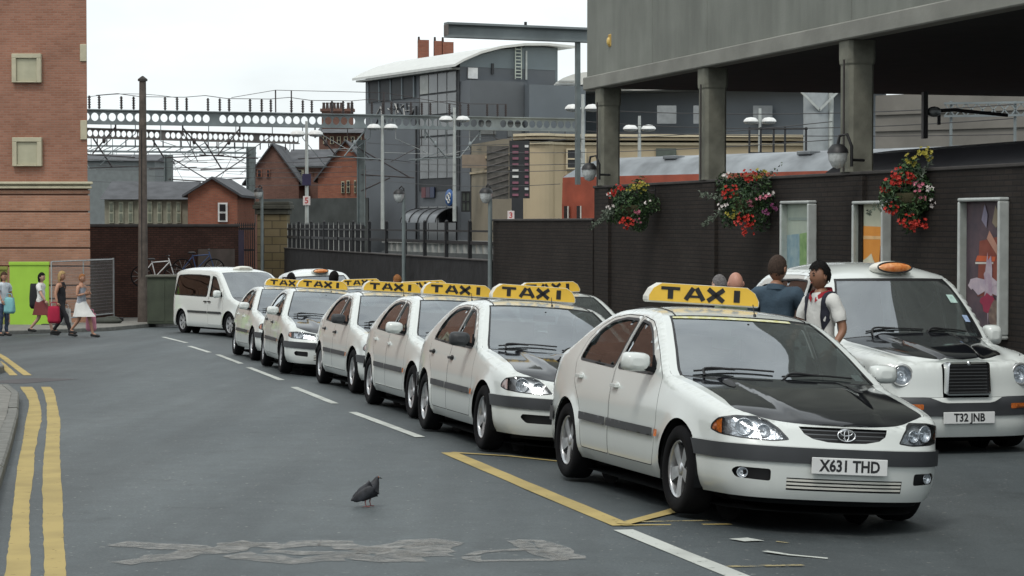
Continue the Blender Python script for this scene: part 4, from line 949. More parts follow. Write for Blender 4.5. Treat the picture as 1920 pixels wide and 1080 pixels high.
# ---------------------------------------------------------------- ground, road, markings
def asphalt():
    m = bpy.data.materials.new('asphalt'); m.use_nodes = True
    n, l = nodes_of(m); b = n['Principled BSDF']; b.inputs['Roughness'].default_value = 0.62; b.inputs['Specular IOR Level'].default_value = 0.45
    t = n.new('ShaderNodeTexCoord')
    def noise(sc, det, ro=0.6, stretch=None):
        q = n.new('ShaderNodeTexNoise'); q.inputs['Scale'].default_value = sc; q.inputs['Detail'].default_value = det; q.inputs['Roughness'].default_value = ro
        if stretch:
            mp_ = n.new('ShaderNodeMapping'); mp_.inputs['Scale'].default_value = stretch; mp_.inputs['Rotation'].default_value = (0, 0, R(-13)); l.new(t.outputs['Object'], mp_.inputs['Vector']); l.new(mp_.outputs['Vector'], q.inputs['Vector'])
        else: l.new(t.outputs['Object'], q.inputs['Vector'])
        return q
    big = noise(0.35, 6, 0.6, (1.6, 0.35, 1)); fine = noise(55, 3, 0.7); mid = noise(3.0, 6, 0.7); spk = noise(22, 2, 0.5)
    r1 = n.new('ShaderNodeValToRGB'); e = r1.color_ramp.elements; e[0].position = 0.32; e[0].color = (0.055, 0.069, 0.074, 1); e[1].position = 0.68; e[1].color = (0.098, 0.115, 0.119, 1)
    l.new(big.outputs['Fac'], r1.inputs['Fac'])
    r2 = n.new('ShaderNodeMapRange'); r2.inputs['From Min'].default_value = 0.3; r2.inputs['From Max'].default_value = 0.7; r2.inputs['To Min'].default_value = 0.72; r2.inputs['To Max'].default_value = 1.28; l.new(fine.outputs['Fac'], r2.inputs['Value'])
    r3 = n.new('ShaderNodeMapRange'); r3.inputs['From Min'].default_value = 0.3; r3.inputs['From Max'].default_value = 0.7; r3.inputs['To Min'].default_value = 0.84; r3.inputs['To Max'].default_value = 1.14; l.new(mid.outputs['Fac'], r3.inputs['Value'])
    mm = n.new('ShaderNodeMath'); mm.operation = 'MULTIPLY'; l.new(r2.outputs['Result'], mm.inputs[0]); l.new(r3.outputs['Result'], mm.inputs[1])
    mx = n.new('ShaderNodeMix'); mx.data_type = 'RGBA'; mx.blend_type = 'MULTIPLY'; mx.inputs['Factor'].default_value = 1; l.new(r1.outputs['Color'], mx.inputs['A']); l.new(mm.outputs[0], mx.inputs['B'])
    # scattered pale chips and gum spots
    sp = n.new('ShaderNodeMapRange'); sp.inputs['From Min'].default_value = 0.69; sp.inputs['From Max'].default_value = 0.75; l.new(spk.outputs['Fac'], sp.inputs['Value'])
    m2 = n.new('ShaderNodeMix'); m2.data_type = 'RGBA'; m2.inputs['B'].default_value = (0.30, 0.30, 0.28, 1); l.new(sp.outputs['Result'], m2.inputs['Factor']); l.new(mx.outputs['Result'], m2.inputs['A'])
    # darker tone right of the bay line, random oil blotches and long tyre-polished tracks
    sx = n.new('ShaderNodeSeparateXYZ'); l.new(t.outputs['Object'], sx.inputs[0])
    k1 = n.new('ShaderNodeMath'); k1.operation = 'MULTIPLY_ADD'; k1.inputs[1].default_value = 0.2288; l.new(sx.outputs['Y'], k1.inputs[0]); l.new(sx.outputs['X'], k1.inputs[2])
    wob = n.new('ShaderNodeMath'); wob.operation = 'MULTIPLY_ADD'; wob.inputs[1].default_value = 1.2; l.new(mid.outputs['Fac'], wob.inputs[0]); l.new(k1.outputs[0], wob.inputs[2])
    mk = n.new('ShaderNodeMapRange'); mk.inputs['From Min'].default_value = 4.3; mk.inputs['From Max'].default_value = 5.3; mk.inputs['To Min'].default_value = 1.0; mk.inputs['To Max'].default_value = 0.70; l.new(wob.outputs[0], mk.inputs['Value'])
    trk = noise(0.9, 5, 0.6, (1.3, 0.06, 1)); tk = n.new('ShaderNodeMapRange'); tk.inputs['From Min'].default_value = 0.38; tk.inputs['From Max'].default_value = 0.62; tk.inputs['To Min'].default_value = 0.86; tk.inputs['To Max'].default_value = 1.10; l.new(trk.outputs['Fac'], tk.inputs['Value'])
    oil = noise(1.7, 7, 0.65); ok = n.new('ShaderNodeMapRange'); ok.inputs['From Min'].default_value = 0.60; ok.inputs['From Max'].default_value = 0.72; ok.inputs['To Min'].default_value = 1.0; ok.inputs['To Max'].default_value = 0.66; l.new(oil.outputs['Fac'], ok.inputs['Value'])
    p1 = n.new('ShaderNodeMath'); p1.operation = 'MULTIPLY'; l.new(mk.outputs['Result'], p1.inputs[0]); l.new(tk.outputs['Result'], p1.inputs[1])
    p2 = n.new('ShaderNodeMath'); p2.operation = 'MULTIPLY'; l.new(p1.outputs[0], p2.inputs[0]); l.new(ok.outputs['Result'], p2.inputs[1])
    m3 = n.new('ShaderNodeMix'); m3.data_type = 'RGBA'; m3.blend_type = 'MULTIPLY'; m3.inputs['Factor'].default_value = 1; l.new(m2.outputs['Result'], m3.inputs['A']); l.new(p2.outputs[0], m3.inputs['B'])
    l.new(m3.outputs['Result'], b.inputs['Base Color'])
    bp = n.new('ShaderNodeBump'); bp.inputs['Strength'].default_value = 0.35; bp.inputs['Distance'].default_value = 0.01; l.new(fine.outputs['Fac'], bp.inputs['Height']); l.new(bp.outputs['Normal'], b.inputs['Normal'])
    return m
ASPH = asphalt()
def sheet(name, xs, ys, zf, m, parent=None):
    v = [(x, y, zf(x, y)) for y in ys for x in xs]; nx = len(xs)
    f = [(j * nx + i, j * nx + i + 1, (j + 1) * nx + i + 1, (j + 1) * nx + i) for j in range(len(ys) - 1) for i in range(nx - 1)]
    return mesh_obj(name, v, f, m, parent, smooth=True)
gx = [-600, -250, -120, -60, -40, -30] + [-24 + 0.6 * i for i in range(74)] + [24, 40, 80, 200, 600]
gy = [-60, -30, -12, -5] + [0.7 * i for i in range(0, 125)] + [95, 120, 200, 500, 2500]
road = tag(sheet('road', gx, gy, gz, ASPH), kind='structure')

def worn(name, col, wear=0.5, scale=9.0, edge=0.06):
    if name in MATS: return MATS[name]
    m = bpy.data.materials.new(name); m.use_nodes = True
    n, l = nodes_of(m); b = n['Principled BSDF']; b.inputs['Roughness'].default_value = 0.75
    t = n.new('ShaderNodeTexCoord'); q = n.new('ShaderNodeTexNoise'); q.inputs['Scale'].default_value = scale; q.inputs['Detail'].default_value = 8; q.inputs['Roughness'].default_value = 0.7
    l.new(t.outputs['Object'], q.inputs['Vector'])
    q2 = n.new('ShaderNodeTexNoise'); q2.inputs['Scale'].default_value = 2.0; q2.inputs['Detail'].default_value = 4; l.new(t.outputs['Object'], q2.inputs['Vector'])
    r = n.new('ShaderNodeValToRGB'); r.color_ramp.elements[0].color = (*[c * 0.78 for c in col], 1); r.color_ramp.elements[1].color = (*col, 1); r.color_ramp.elements[0].position = 0.35; r.color_ramp.elements[1].position = 0.6
    l.new(q2.outputs['Fac'], r.inputs['Fac']); l.new(r.outputs['Color'], b.inputs['Base Color'])
    mr = n.new('ShaderNodeMapRange'); mr.inputs['From Min'].default_value = wear - edge; mr.inputs['From Max'].default_value = wear + edge; l.new(q.outputs['Fac'], mr.inputs['Value'])
    o = n['Material Output']; tr = n.new('ShaderNodeBsdfTransparent'); mx = n.new('ShaderNodeMixShader')
    l.new(mr.outputs['Result'], mx.inputs['Fac']); l.new(tr.outputs[0], mx.inputs[1]); l.new(b.outputs[0], mx.inputs[2]); l.new(mx.outputs[0], o.inputs['Surface'])
    MATS[name] = m
    return m
M_YEL = worn('yellow_line_paint', (0.44, 0.335, 0.12), 0.33, 14, 0.05)
M_WHT = worn('white_line_paint', (0.52, 0.54, 0.50), 0.34, 16, 0.06)
M_GHO = worn('removed_marking', (0.34, 0.335, 0.315), 0.51, 10, 0.22)
M_FADE = worn('faded_yellow_paint', (0.40, 0.33, 0.16), 0.47, 12, 0.08)
def ribbon(name, left, right, m, lift=0.004):
    v = []; 
    for a, b in zip(left, right):
        for p in (a, b): v.append((p[0], p[1], gz(p[0], p[1]) + lift))
    f = [(2 * i, 2 * i + 1, 2 * i + 3, 2 * i + 2) for i in range(len(left) - 1)]
    return mesh_obj(name, v, f, m, road)
def strip(name, pts, w, m, jit=0.0, lift=0.004, step=0.5):
    P = []
    for a, b in zip(pts, pts[1:]):
        a, b = Vector(a[:2]), Vector(b[:2]); k = max(1, int((b - a).length / step))
        P += [a.lerp(b, i / k) for i in range(k)]
    P.append(Vector(pts[-1][:2])); L, Rr = [], []
    for i, p in enumerate(P):
        d = (P[min(i + 1, len(P) - 1)] - P[max(0, i - 1)]).normalized(); nn = Vector((-d.y, d.x)) * w / 2
        L.append(p + nn * (1 + random.uniform(-jit, jit))); Rr.append(p - nn * (1 + random.uniform(-jit, jit)))
    return ribbon(name, L, Rr, m, lift)
def G(px, py): p = ground(px, py); return (p.x, p.y)
def crop3(rows):
    rr_ = random.Random(len(rows)); fine_ = []
    for (y0, a0, b0), (y1, a1, b1) in zip(rows, rows[1:]):
        for j in range(5): t = j / 5; fine_.append((y0 + (y1 - y0) * t, a0 + (a1 - a0) * t + rr_.uniform(-3, 3) * (0.3 + y0 / 1300), b0 + (b1 - b0) * t + rr_.uniform(-3, 3) * (0.3 + y0 / 1300)))
    rows = fine_ + [rows[-1]]
    L = [G(a / 2.347, 620 + y / 2.347) for y, a, b in rows]; Rr = [G(b / 2.347, 620 + y / 2.347) for y, a, b in rows]
    return L, Rr
for rows in ([(1300, 0, 132), (1180, 8, 134), (1080, 20, 135), (1000, 30, 133), (940, 40, 128), (900, 45, 130), (850, 50, 126), (800, 55, 132), (750, 60, 130), (700, 64, 138), (600, 77, 150), (540, 90, 152), (500, 98, 162), (460, 105, 166), (430, 108, 176), (400, 112, 183), (370, 120, 182), (340, 127, 180), (310, 127, 172), (280, 112, 163), (262, 96, 155), (248, 88, 140)],
             [(1300, 205, 302), (1180, 200, 296), (1080, 195, 290), (1000, 196, 286), (900, 190, 280), (850, 188, 278), (800, 190, 276), (700, 185, 272), (600, 190, 266), (540, 194, 264), (500, 200, 262), (450, 203, 264), (400, 207, 266), (360, 206, 258), (320, 205, 250), (290, 198, 244), (262, 188, 234), (248, 180, 220)]):
    ribbon('yellow_line', *crop3(rows), M_YEL)
strip('yellow_line', [G(-20, 655), G(6, 670), G(52, 704)], 0.13, M_YEL, 0.06); strip('yellow_line', [G(-20, 668), G(2, 682), G(26, 704)], 0.13, M_YEL, 0.06)
strip('road_patch', [G(12, 713), G(100, 715)], 1.5, worn('tarmac_patch', (0.075, 0.07, 0.072), 0.25, 6, 0.05), 0.08, 0.003)
for a, b in (((306, 632), (350, 643)), ((355, 649), (393, 661)), ((408, 665), (452, 682)), ((466, 689), (528, 713)), ((551, 726), (628, 757)), ((661, 773), (788, 820)), ((1168, 994), (1400, 1088))):
    strip('lane_dash', [G(*a), G(*b)], 0.105 if a[0] < 1000 else 0.13, M_WHT, 0.05)
strip('box_line', [G(842, 849), G(1000, 916), G(1168, 986)], 0.15, M_YEL, 0.05)
strip('box_line', [G(846, 849), G(1060, 867), G(1180, 877)], 0.09, M_YEL, 0.05, 0.006)
strip('box_line', [G(1165, 986), G(1370, 984)], 0.05, M_YEL, 0.05, 0.006); strip('box_line', [G(1170, 980), G(1330, 977)], 0.045, M_FADE, 0.05, 0.006)
strip('box_line', [G(1168, 984), G(1252, 962), G(1310, 945)], 0.10, M_YEL, 0.05, 0.008)
strip('box_line', [G(1335, 1064), G(1505, 1060)], 0.06, M_FADE, 0.1)
strip('paint_scrap', [G(1378, 1013), G(1418, 1012)], 0.14, M_WHT, 0.25, 0.004, 0.08); strip('paint_scrap', [G(1434, 1034), G(1480, 1041), G(1552, 1048)], 0.07, M_WHT, 0.3, 0.004, 0.08); strip('paint_scrap', [G(1455, 1016), G(1480, 1019)], 0.04, M_FADE, 0.3)
# removed lettering, still showing as pale ghosts
for pts, w in (([(218, 1020), (330, 1026), (395, 1034)], 0.22), ([(222, 1057), (330, 1042), (420, 1030), (470, 1018)], 0.24), ([(430, 1018), (520, 1026), (600, 1016), (690, 1030), (790, 1046)], 0.26), ([(440, 1040), (560, 1052), (650, 1044), (720, 1052), (795, 1050)], 0.24), ([(690, 1034), (760, 1022), (812, 1014), (800, 1044)], 0.28), ([(500, 1034), (600, 1038), (690, 1036)], 0.2)):
    strip('removed_marking', [G(*p) for p in pts], w, M_GHO, 0.5, 0.004, 0.10)
for pts, w in (([(880, 1042), (905, 1035), (985, 1030)], 0.10), ([(880, 1044), (900, 1053), (960, 1051), (1066, 1050)], 0.10), ([(968, 1014), (1010, 1015), (1040, 1030), (1068, 1049)], 0.16), ([(968, 1014), (985, 1025), (1020, 1040), (1062, 1050)], 0.10)):
    strip('removed_marking', [G(*p) for p in pts], w, M_GHO, 0.5, 0.004, 0.10)

# ---------------------------------------------------------------- kerbs and pavements
KERB = mat('kerb_stone', (0.17, 0.17, 0.155), 0.85, var=0.25, vscale=6, bump=0.3, bscale=60)
FLAG = mat('paving_flag', (0.20, 0.195, 0.175), 0.88, var=0.22, vscale=4, bump=0.25, bscale=50)
def pavement(name, edge, back, h=0.12, label=None):
    """edge: kerb line (x,y); back: far side of the walkway, same count"""
    E = []; B = []
    for i in range(len(edge) - 1):
        a, b = Vector(edge[i]), Vector(edge[i + 1]); c, d = Vector(back[i]), Vector(back[i + 1]); k = max(1, int((b - a).length / 0.92))
        for j in range(k): E.append(a.lerp(b, j / k)); B.append(c.lerp(d, j / k))
    E.append(Vector(edge[-1])); B.append(Vector(back[-1]))
    v = []
    for a, b in zip(E, B):
        u = (b - a).normalized(); a2 = a + u * 0.13
        v += [(a2.x, a2.y, gz(a2.x, a2.y) + h - 0.004), (b.x, b.y, gz(b.x, b.y) + h + 0.02)]
    o = tag(mesh_obj(name, v, [(2 * i, 2 * i + 1, 2 * i + 3, 2 * i + 2) for i in range(len(E) - 1)], FLAG), kind='structure')
    for i in range(len(E) - 1):
        a, b = E[i], E[i + 1]; d = (b - a).normalized(); a = a + d * 0.006; b = b - d * 0.006; u = ((B[i] + B[i + 1]) / 2 - (a + b) / 2).normalized()
        dz = random.uniform(-0.006, 0.008); vs = []
        for p in (a, b):
            q = p + u * 0.125; z0, z1 = gz(p.x, p.y), gz(q.x, q.y)
            vs += [(p.x, p.y, z0 - 0.1), (p.x, p.y, z0 + h - 0.02 + dz), (p.x + u.x * 0.02, p.y + u.y * 0.02, z0 + h + dz), (q.x, q.y, z1 + h + dz), (q.x, q.y, z1 - 0.1)]
        mesh_obj('kerb_stone', vs, [(0, 1, 6, 5), (1, 2, 7, 6), (2, 3, 8, 7), (3, 4, 9, 8), (0, 4, 3, 2, 1), (5, 6, 7, 8, 9)], KERB, o)
    return o
ke = [G(-28, 1080), G(-8, 950), G(18, 860), G(34, 795), G(36, 752), G(16, 736), G(-60, 733)]
pavement('pavement_near', ke, [(ke[0][0] - 3, ke[0][1]), (ke[1][0] - 3, ke[1][1]), (ke[2][0] - 3, ke[2][1] - .5), (ke[3][0] - 3, ke[3][1] - 2), (ke[4][0] - 3, ke[4][1] - 4), (ke[5][0] - 2.6, ke[5][1] - 4), (ke[6][0] - 2, ke[6][1] - 4)])
k2 = [G(-80, 706), G(-10, 704), G(8, 698), G(-10, 672), G(-60, 650)]
pavement('pavement_side', k2, [(k2[0][0], k2[0][1] + 0.8), (k2[1][0] - .4, k2[1][1] + 1), (k2[2][0] - 2, k2[2][1] + 1.5), (k2[3][0] - 3, k2[3][1] + 1), (k2[4][0] - 3, k2[4][1] + 1)])
k3 = [G(-120, 632), G(60, 626), G(200, 621), G(290, 613), G(345, 610)]
pavement('pavement_far', k3, [(-24, 73), (-17, 73), (-12.5, 73), (-9.5, 73), (-8, 73)], 0.11)
# walkway along the station wall
def wall_x(y): return 14.46 - 0.2875 * y
WD = Vector((-0.2763, 0.9611, 0)); WN = Vector((0.9611, 0.2763, 0))
ys = [12, 20, 28, 36, 44, 52]
pavement('pavement_station', [(wall_x(y) - 2.1, y) for y in reversed(ys)], [(wall_x(y) + 0.1, y) for y in reversed(ys)], 0.12)

def frame(x, y, z, d):
    """local +X along d, local +Y away (left normal of d), Z up"""
    d = Vector((d[0], d[1], 0)).normalized(); nrm = Vector((-d.y, d.x, 0))
    M = Matrix((d, nrm, Vector((0, 0, 1)))).transposed().to_4x4(); M.translation = (x, y, z)
    return M

# ---------------------------------------------------------------- station wall, columns, concrete office block
B_DARK = brick_mat('dark_station_brick', (0.027, 0.023, 0.020), (0.035, 0.028, 0.024), (0.020, 0.018, 0.017), bump=0.4, stain=0.35)
def streaky(name, col, amt=0.35):
    m = mat(name, col, 0.86, var=0.14, vscale=0.9, bump=0.15, bscale=30, detail=9); n, l = nodes_of(m); b_ = n['Principled BSDF']; src = b_.inputs['Base Color'].links[0].from_socket
    t = n.new('ShaderNodeTexCoord'); mp_ = n.new('ShaderNodeMapping'); mp_.inputs['Scale'].default_value = (1.1, 1.1, 0.22); l.new(t.outputs['Object'], mp_.inputs['Vector'])
    q = n.new('ShaderNodeTexNoise'); q.inputs['Scale'].default_value = 1.0; q.inputs['Detail'].default_value = 8; q.inputs['Roughness'].default_value = 0.65; l.new(mp_.outputs['Vector'], q.inputs['Vector'])
    r = n.new('ShaderNodeMapRange'); r.inputs['From Min'].default_value = 0.35; r.inputs['From Max'].default_value = 0.65; r.inputs['To Min'].default_value = 1 - amt; r.inputs['To Max'].default_value = 1.08; l.new(q.outputs['Fac'], r.inputs['Value'])
    x_ = n.new('ShaderNodeMix'); x_.data_type = 'RGBA'; x_.blend_type = 'MULTIPLY'; x_.inputs['Factor'].default_value = 1; l.new(src, x_.inputs['A']); l.new(r.outputs['Result'], x_.inputs['B']); l.new(x_.outputs['Result'], b_.inputs['Base Color'])
    return m
CONC_OLD = mat('weathered_concrete', (0.195, 0.205, 0.182), 0.85, var=0.16, vscale=0.9, bump=0.15, bscale=30, detail=9)
CONC = streaky('streaked_concrete', (0.20, 0.21, 0.185), 0.22)
CONC2 = mat('column_concrete', (0.16, 0.16, 0.128), 0.88, var=0.4, vscale=2.2, bump=0.3, bscale=24, detail=9)
CONC3 = mat('lip_concrete', (0.225, 0.225, 0.20), 0.85, var=0.2, vscale=1.2, bump=0.15, bscale=30, detail=9)
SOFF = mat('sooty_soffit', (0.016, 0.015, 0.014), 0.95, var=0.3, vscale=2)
COPE = mat('dark_coping', (0.05, 0.045, 0.042), 0.85, var=0.2)
def wall_run(name, y0, y1, ztop, label, piers=(), th=0.35, m=None, cope=0.05):
    # local x runs from far (y1) to near (y0)
    L = (y1 - y0) / 0.9611; zb = min(gz(wall_x(y0), y0), gz(wall_x(y1), y1)) - 0.4
    root = empty(name, label=label, cat='wall'); root.matrix_world = frame(wall_x(y1), y1, 0, -WD)
    b = MB(); b.box((L / 2, th / 2 + 0.0, (zb + ztop) / 2), (L, th, ztop - zb)); b.build('brickwork', m or B_DARK, root)
    if cope: c = MB(); c.box((L / 2, th / 2, ztop + cope / 2), (L + 0.04, th + 0.06, cope)); c.build('coping', COPE, root, bevel=0.01)
    for yy in piers:
        p = MB(); px_ = (y1 - yy) / 0.9611; p.box((px_, -0.03, (zb + ztop) / 2 - 0.01), (0.62, 0.07, ztop - zb - 0.02)); p.build('pilaster', m or B_DARK, root)
    return root
COLY = [43.6, 37.96, 32.19, 26.45, 20.7, 14.9]
# frame() normal of -WD: points away from the street? flip by checking
wall_run('station_wall', 8.0, 44.35, 2.42, 'tall dark brown brick wall under the concrete office block', [y for y in COLY])
wall_run('boundary_wall', 44.45, 51.9, 1.75, 'lower dark brick wall between the tall wall and the railings', [], 0.3)
for i, y in enumerate(COLY[:5]):
    lab = ['leftmost concrete column at the corner of the office block', 'second concrete column from the left standing on the dark wall', 'third concrete column from the left beside the hanging lantern', 'concrete column on the dark wall near the right edge', 'concrete column on the dark wall nearest the viewer'][i]
    c = empty('concrete_column', label=lab, cat='column', group='columns carrying the office block'); c.matrix_world = frame(wall_x(y + 0.35), y + 0.35, 2.47, -WD)
    b = MB(); w = 0.205
    ch = 0.05
    pol = [(-w, -w + ch), (-w + ch, -w), (w - ch, -w), (w, -w + ch), (w, w - ch), (w - ch, w), (-w + ch, w), (-w, w - ch)]
    def ring(s, z): return [(x * s, yv * s + 0.16, z) for x, yv in pol]
    zs = [(1.0, 0.0), (1.0, 0.02), (0.985, 0.04), (0.985, 1.62), (1.0, 1.625), (1.06, 1.65), (1.09, 1.72), (1.09, 1.995)]
    vs = [p for s, z in zs for p in ring(s, z)]
    b.add(vs, [(k * 8 + j, k * 8 + (j + 1) % 8, (k + 1) * 8 + (j + 1) % 8, (k + 1) * 8 + j) for k in range(len(zs) - 1) for j in range(8)])
    b.build('shaft', CONC2, c)
    pp = MB(); pp.cyl((0.12, -0.115, 0.0), (0.12, -0.115, 1.7), 0.018, n=6); pp.build('conduit', COPE, c)
off = empty('office_block', label='grey concrete office block raised on columns at upper right', cat='building'); off.matrix_world = frame(wall_x(44.75), 44.75, 4.47, -WD)
LB, WB_ = 42.0, 16.0
sgnY = 1.0
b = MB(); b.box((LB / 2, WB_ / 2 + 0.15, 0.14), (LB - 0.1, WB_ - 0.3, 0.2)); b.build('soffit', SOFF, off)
b = MB(); b.prism([(0.0, 0.0), (LB, 0.0), (LB, 0.27), (0.0, 0.27)], 0.3, 0, Matrix.Translation((0, -0.12, 0))); b.build('lip', CONC3, off, bevel=0.02)
pan = 5.85; x = -0.0; k = 0
starts = [0.0] + [(44.75 - y) / 0.9611 for y in COLY]
edges = [0.0, 4.05, 6.9, 12.9, 18.9, 24.9, 30.9, 36.9, 42.0]
for a, c in zip(edges, edges[1:]):
    q = MB(); q.box(((a + c) / 2, 0.12, 0.27 + 4.0), (c - a - 0.02, 0.3, 8.0)); q.build('wall_panel', CONC, off, bevel=0.008)
b = MB(); b.box((LB / 2, WB_ / 2 + 0.3, 4.4), (LB - 0.2, WB_ - 0.4, 7.6)); b.build('core_wall', CONC, off)
b = MB(); b.box((0.06, WB_ / 2, 4.2), (0.2, WB_, 8.1)); b.build('end_wall', CONC, off)
lp = tag(empty('bulkhead_lamp'), 'small yellow bulkhead lamp on the concrete office block', 'lamp'); p = at(1147, 76, 43.3); lp.location = p; lp.rotation_euler = (0, 0, math.atan2(-WD.y, -WD.x))
b = MB(); b.box((0, 0, 0), (0.16, 0.12, 0.26)); b.build('housing', mat('lamp_ochre', (0.42, 0.27, 0.07), 0.5), lp, bevel=0.02); b = MB(); b.ball((0, -0.06, -0.02), (0.06, 0.05, 0.09)); b.build('lens', mat('lamp_lens_yellow', (0.6, 0.42, 0.12), 0.3), lp)

# ---------------------------------------------------------------- poster cases
FRAMEM = mat('pale_metal_frame', (0.50, 0.53, 0.51), 0.4, 0.2, var=0.12, vscale=6)
P_GL = glass('poster_glass', (0.97, 0.98, 0.97), -0.12, 0.02)
def poster(y_near, y_far, ztop, zbot, label, art):
    xw = wall_x(y_far); L = (y_far - y_near) / 0.9611
    c = empty('poster_case', label=label, cat='poster case', group='poster cases on the dark wall'); c.matrix_world = frame(wall_x(y_far), y_far, zbot, -WD)
    H = ztop - zbot; D = -0.16; f = 0.05
    for (x0, z0, x1, z1) in ((0, 0, L, f), (0, H - f, L, H), (0, f, f, H - f), (L - f, f, L, H - f)):
        b = MB(); b.box(((x0 + x1) / 2, D / 2, (z0 + z1) / 2), (x1 - x0 - 0.001, 0.16, z1 - z0 - 0.001)); b.build('case_frame', FRAMEM, c, bevel=0.02, seg=2)
    b = MB(); b.box((L / 2, -0.03, H / 2), (L - 2 * f, 0.02, H - 2 * f)); pb = b.build('poster', art[0], c)
    for k, (poly, m) in enumerate(art[1:]):
        v = [(f + (L - 2 * f) * u, -0.042 - 0.002 * k, f + (H - 2 * f) * w) for u, w in poly]; mesh_obj('print', v, [tuple(range(len(v)))], m, pb)
    b = MB(); b.box((L / 2, -0.13, H / 2), (L - 2 * f, 0.006, H - 2 * f)); b.build('glass', P_GL, c)
def P(n, c, c2=None, vs=3): return mat('print_' + n, tuple(min(.85, x * 1.2) for x in c), 0.6, var=0.2, vscale=vs, col2=tuple(min(.9, x * 1.2) for x in c2) if c2 else None)
def blob(cx, cy, rx, ry, n=14, j=0.25, sd=1):
    rnd = random.Random(sd); return [(cx + rx * math.cos(2 * math.pi * i / n) * (1 + rnd.uniform(-j, j)), cy + ry * math.sin(2 * math.pi * i / n) * (1 + rnd.uniform(-j, j))) for i in range(n)]
def wy(px): return 57850.0 / (px + 190)
zt = lambda py, y: EYE.z + (420 - py) / FPX * y
poster(wy(1532), wy(1478), zt(377, 34.6), zt(640, 34.6), 'pale poster case with green and blue artwork, leftmost on the dark wall',
       [P('greyblue', (0.30, 0.34, 0.30), (0.40, 0.43, 0.37)), ([(0, 0), (1, 0), (1, .53), (0, .52)], P('cream', (0.42, 0.42, 0.33))), ([(0, .52), (.5, .52), (.48, .78), (0, .77)], P('skyblue', (0.16, 0.25, 0.32), (0.3, 0.38, 0.4), 7)), ([(.5, .52), (1, .53), (1, .80), (.5, .78)], P('leaf', (0.12, 0.22, 0.08), (0.25, 0.36, 0.16), 7)), ([(.06, .88), (.94, .88), (.94, .90), (.06, .90)], P('greyblue2', (0.24, 0.28, 0.26)))])
poster(wy(1672), wy(1614), zt(377, 31.9), zt(640, 31.9), 'poster case with orange artwork beside the right hanging basket',
       [P('cream2', (0.42, 0.42, 0.32), (0.5, 0.48, 0.38)), ([(0, .1), (1, .1), (1, .83), (0, .84)], P('orange', (0.62, 0.22, 0.03), (0.7, 0.28, 0.05))), ([(.05, .74), (.95, .74), (.95, .765), (.05, .765)], P('palepeach', (0.7, 0.42, 0.2))), (blob(.35, .50, .33, .12, sd=4), P('cream3', (0.60, 0.55, 0.42))), ([(.68, .47), (.76, .48), (.84, .70), (.76, .69)], P('brown', (0.22, 0.06, 0.01)))])
poster(wy(1893), wy(1814), zt(371, 28.6), zt(631, 28.6), 'tall poster case with dark red and purple artwork, rightmost on the wall',
       [P('plum', (0.05, 0.035, 0.05), (0.10, 0.06, 0.075), 5), ([(.3, .28), (.95, .3), (.9, .74), (.35, .7)], P('darkred', (0.16, 0.03, 0.02), (0.24, 0.06, 0.04), 6)), ([(.25, .545), (.75, .55), (.78, .585), (.3, .59)], P('redorange', (0.5, 0.09, 0.03))), ([(.25, .525), (.72, .53), (.72, .545), (.25, .54)], P('palelet', (0.55, 0.5, 0.48))), ([(.55, .72), (.62, .78), (.95, .60), (.9, .56)], P('salmon', (0.40, 0.20, 0.15))),
        (blob(.55, .36, .42, .07, 16, .6, 3), P('burst', (0.35, 0.28, 0.36), (0.5, 0.4, 0.45), 9)), (blob(.58, .36, .10, .22, 16, .6, 5), P('burst2', (0.32, 0.22, 0.30), (0.42, 0.34, 0.4), 9)), ([(.42, .86), (.5, .98), (.58, .9), (.55, .8)], P('lilac', (0.22, 0.19, 0.27))), ([(.7, .84), (.78, .97), (.93, .86), (.8, .8)], P('tan', (0.22, 0.17, 0.12))), (blob(.62, .24, .2, .07, 14, .3, 9), P('crimson', (0.28, 0.02, 0.06))), (blob(.8, .12, .16, .12, 14, .4, 6), P('dun', (0.2, 0.14, 0.11), (0.1, 0.06, 0.06), 12))])

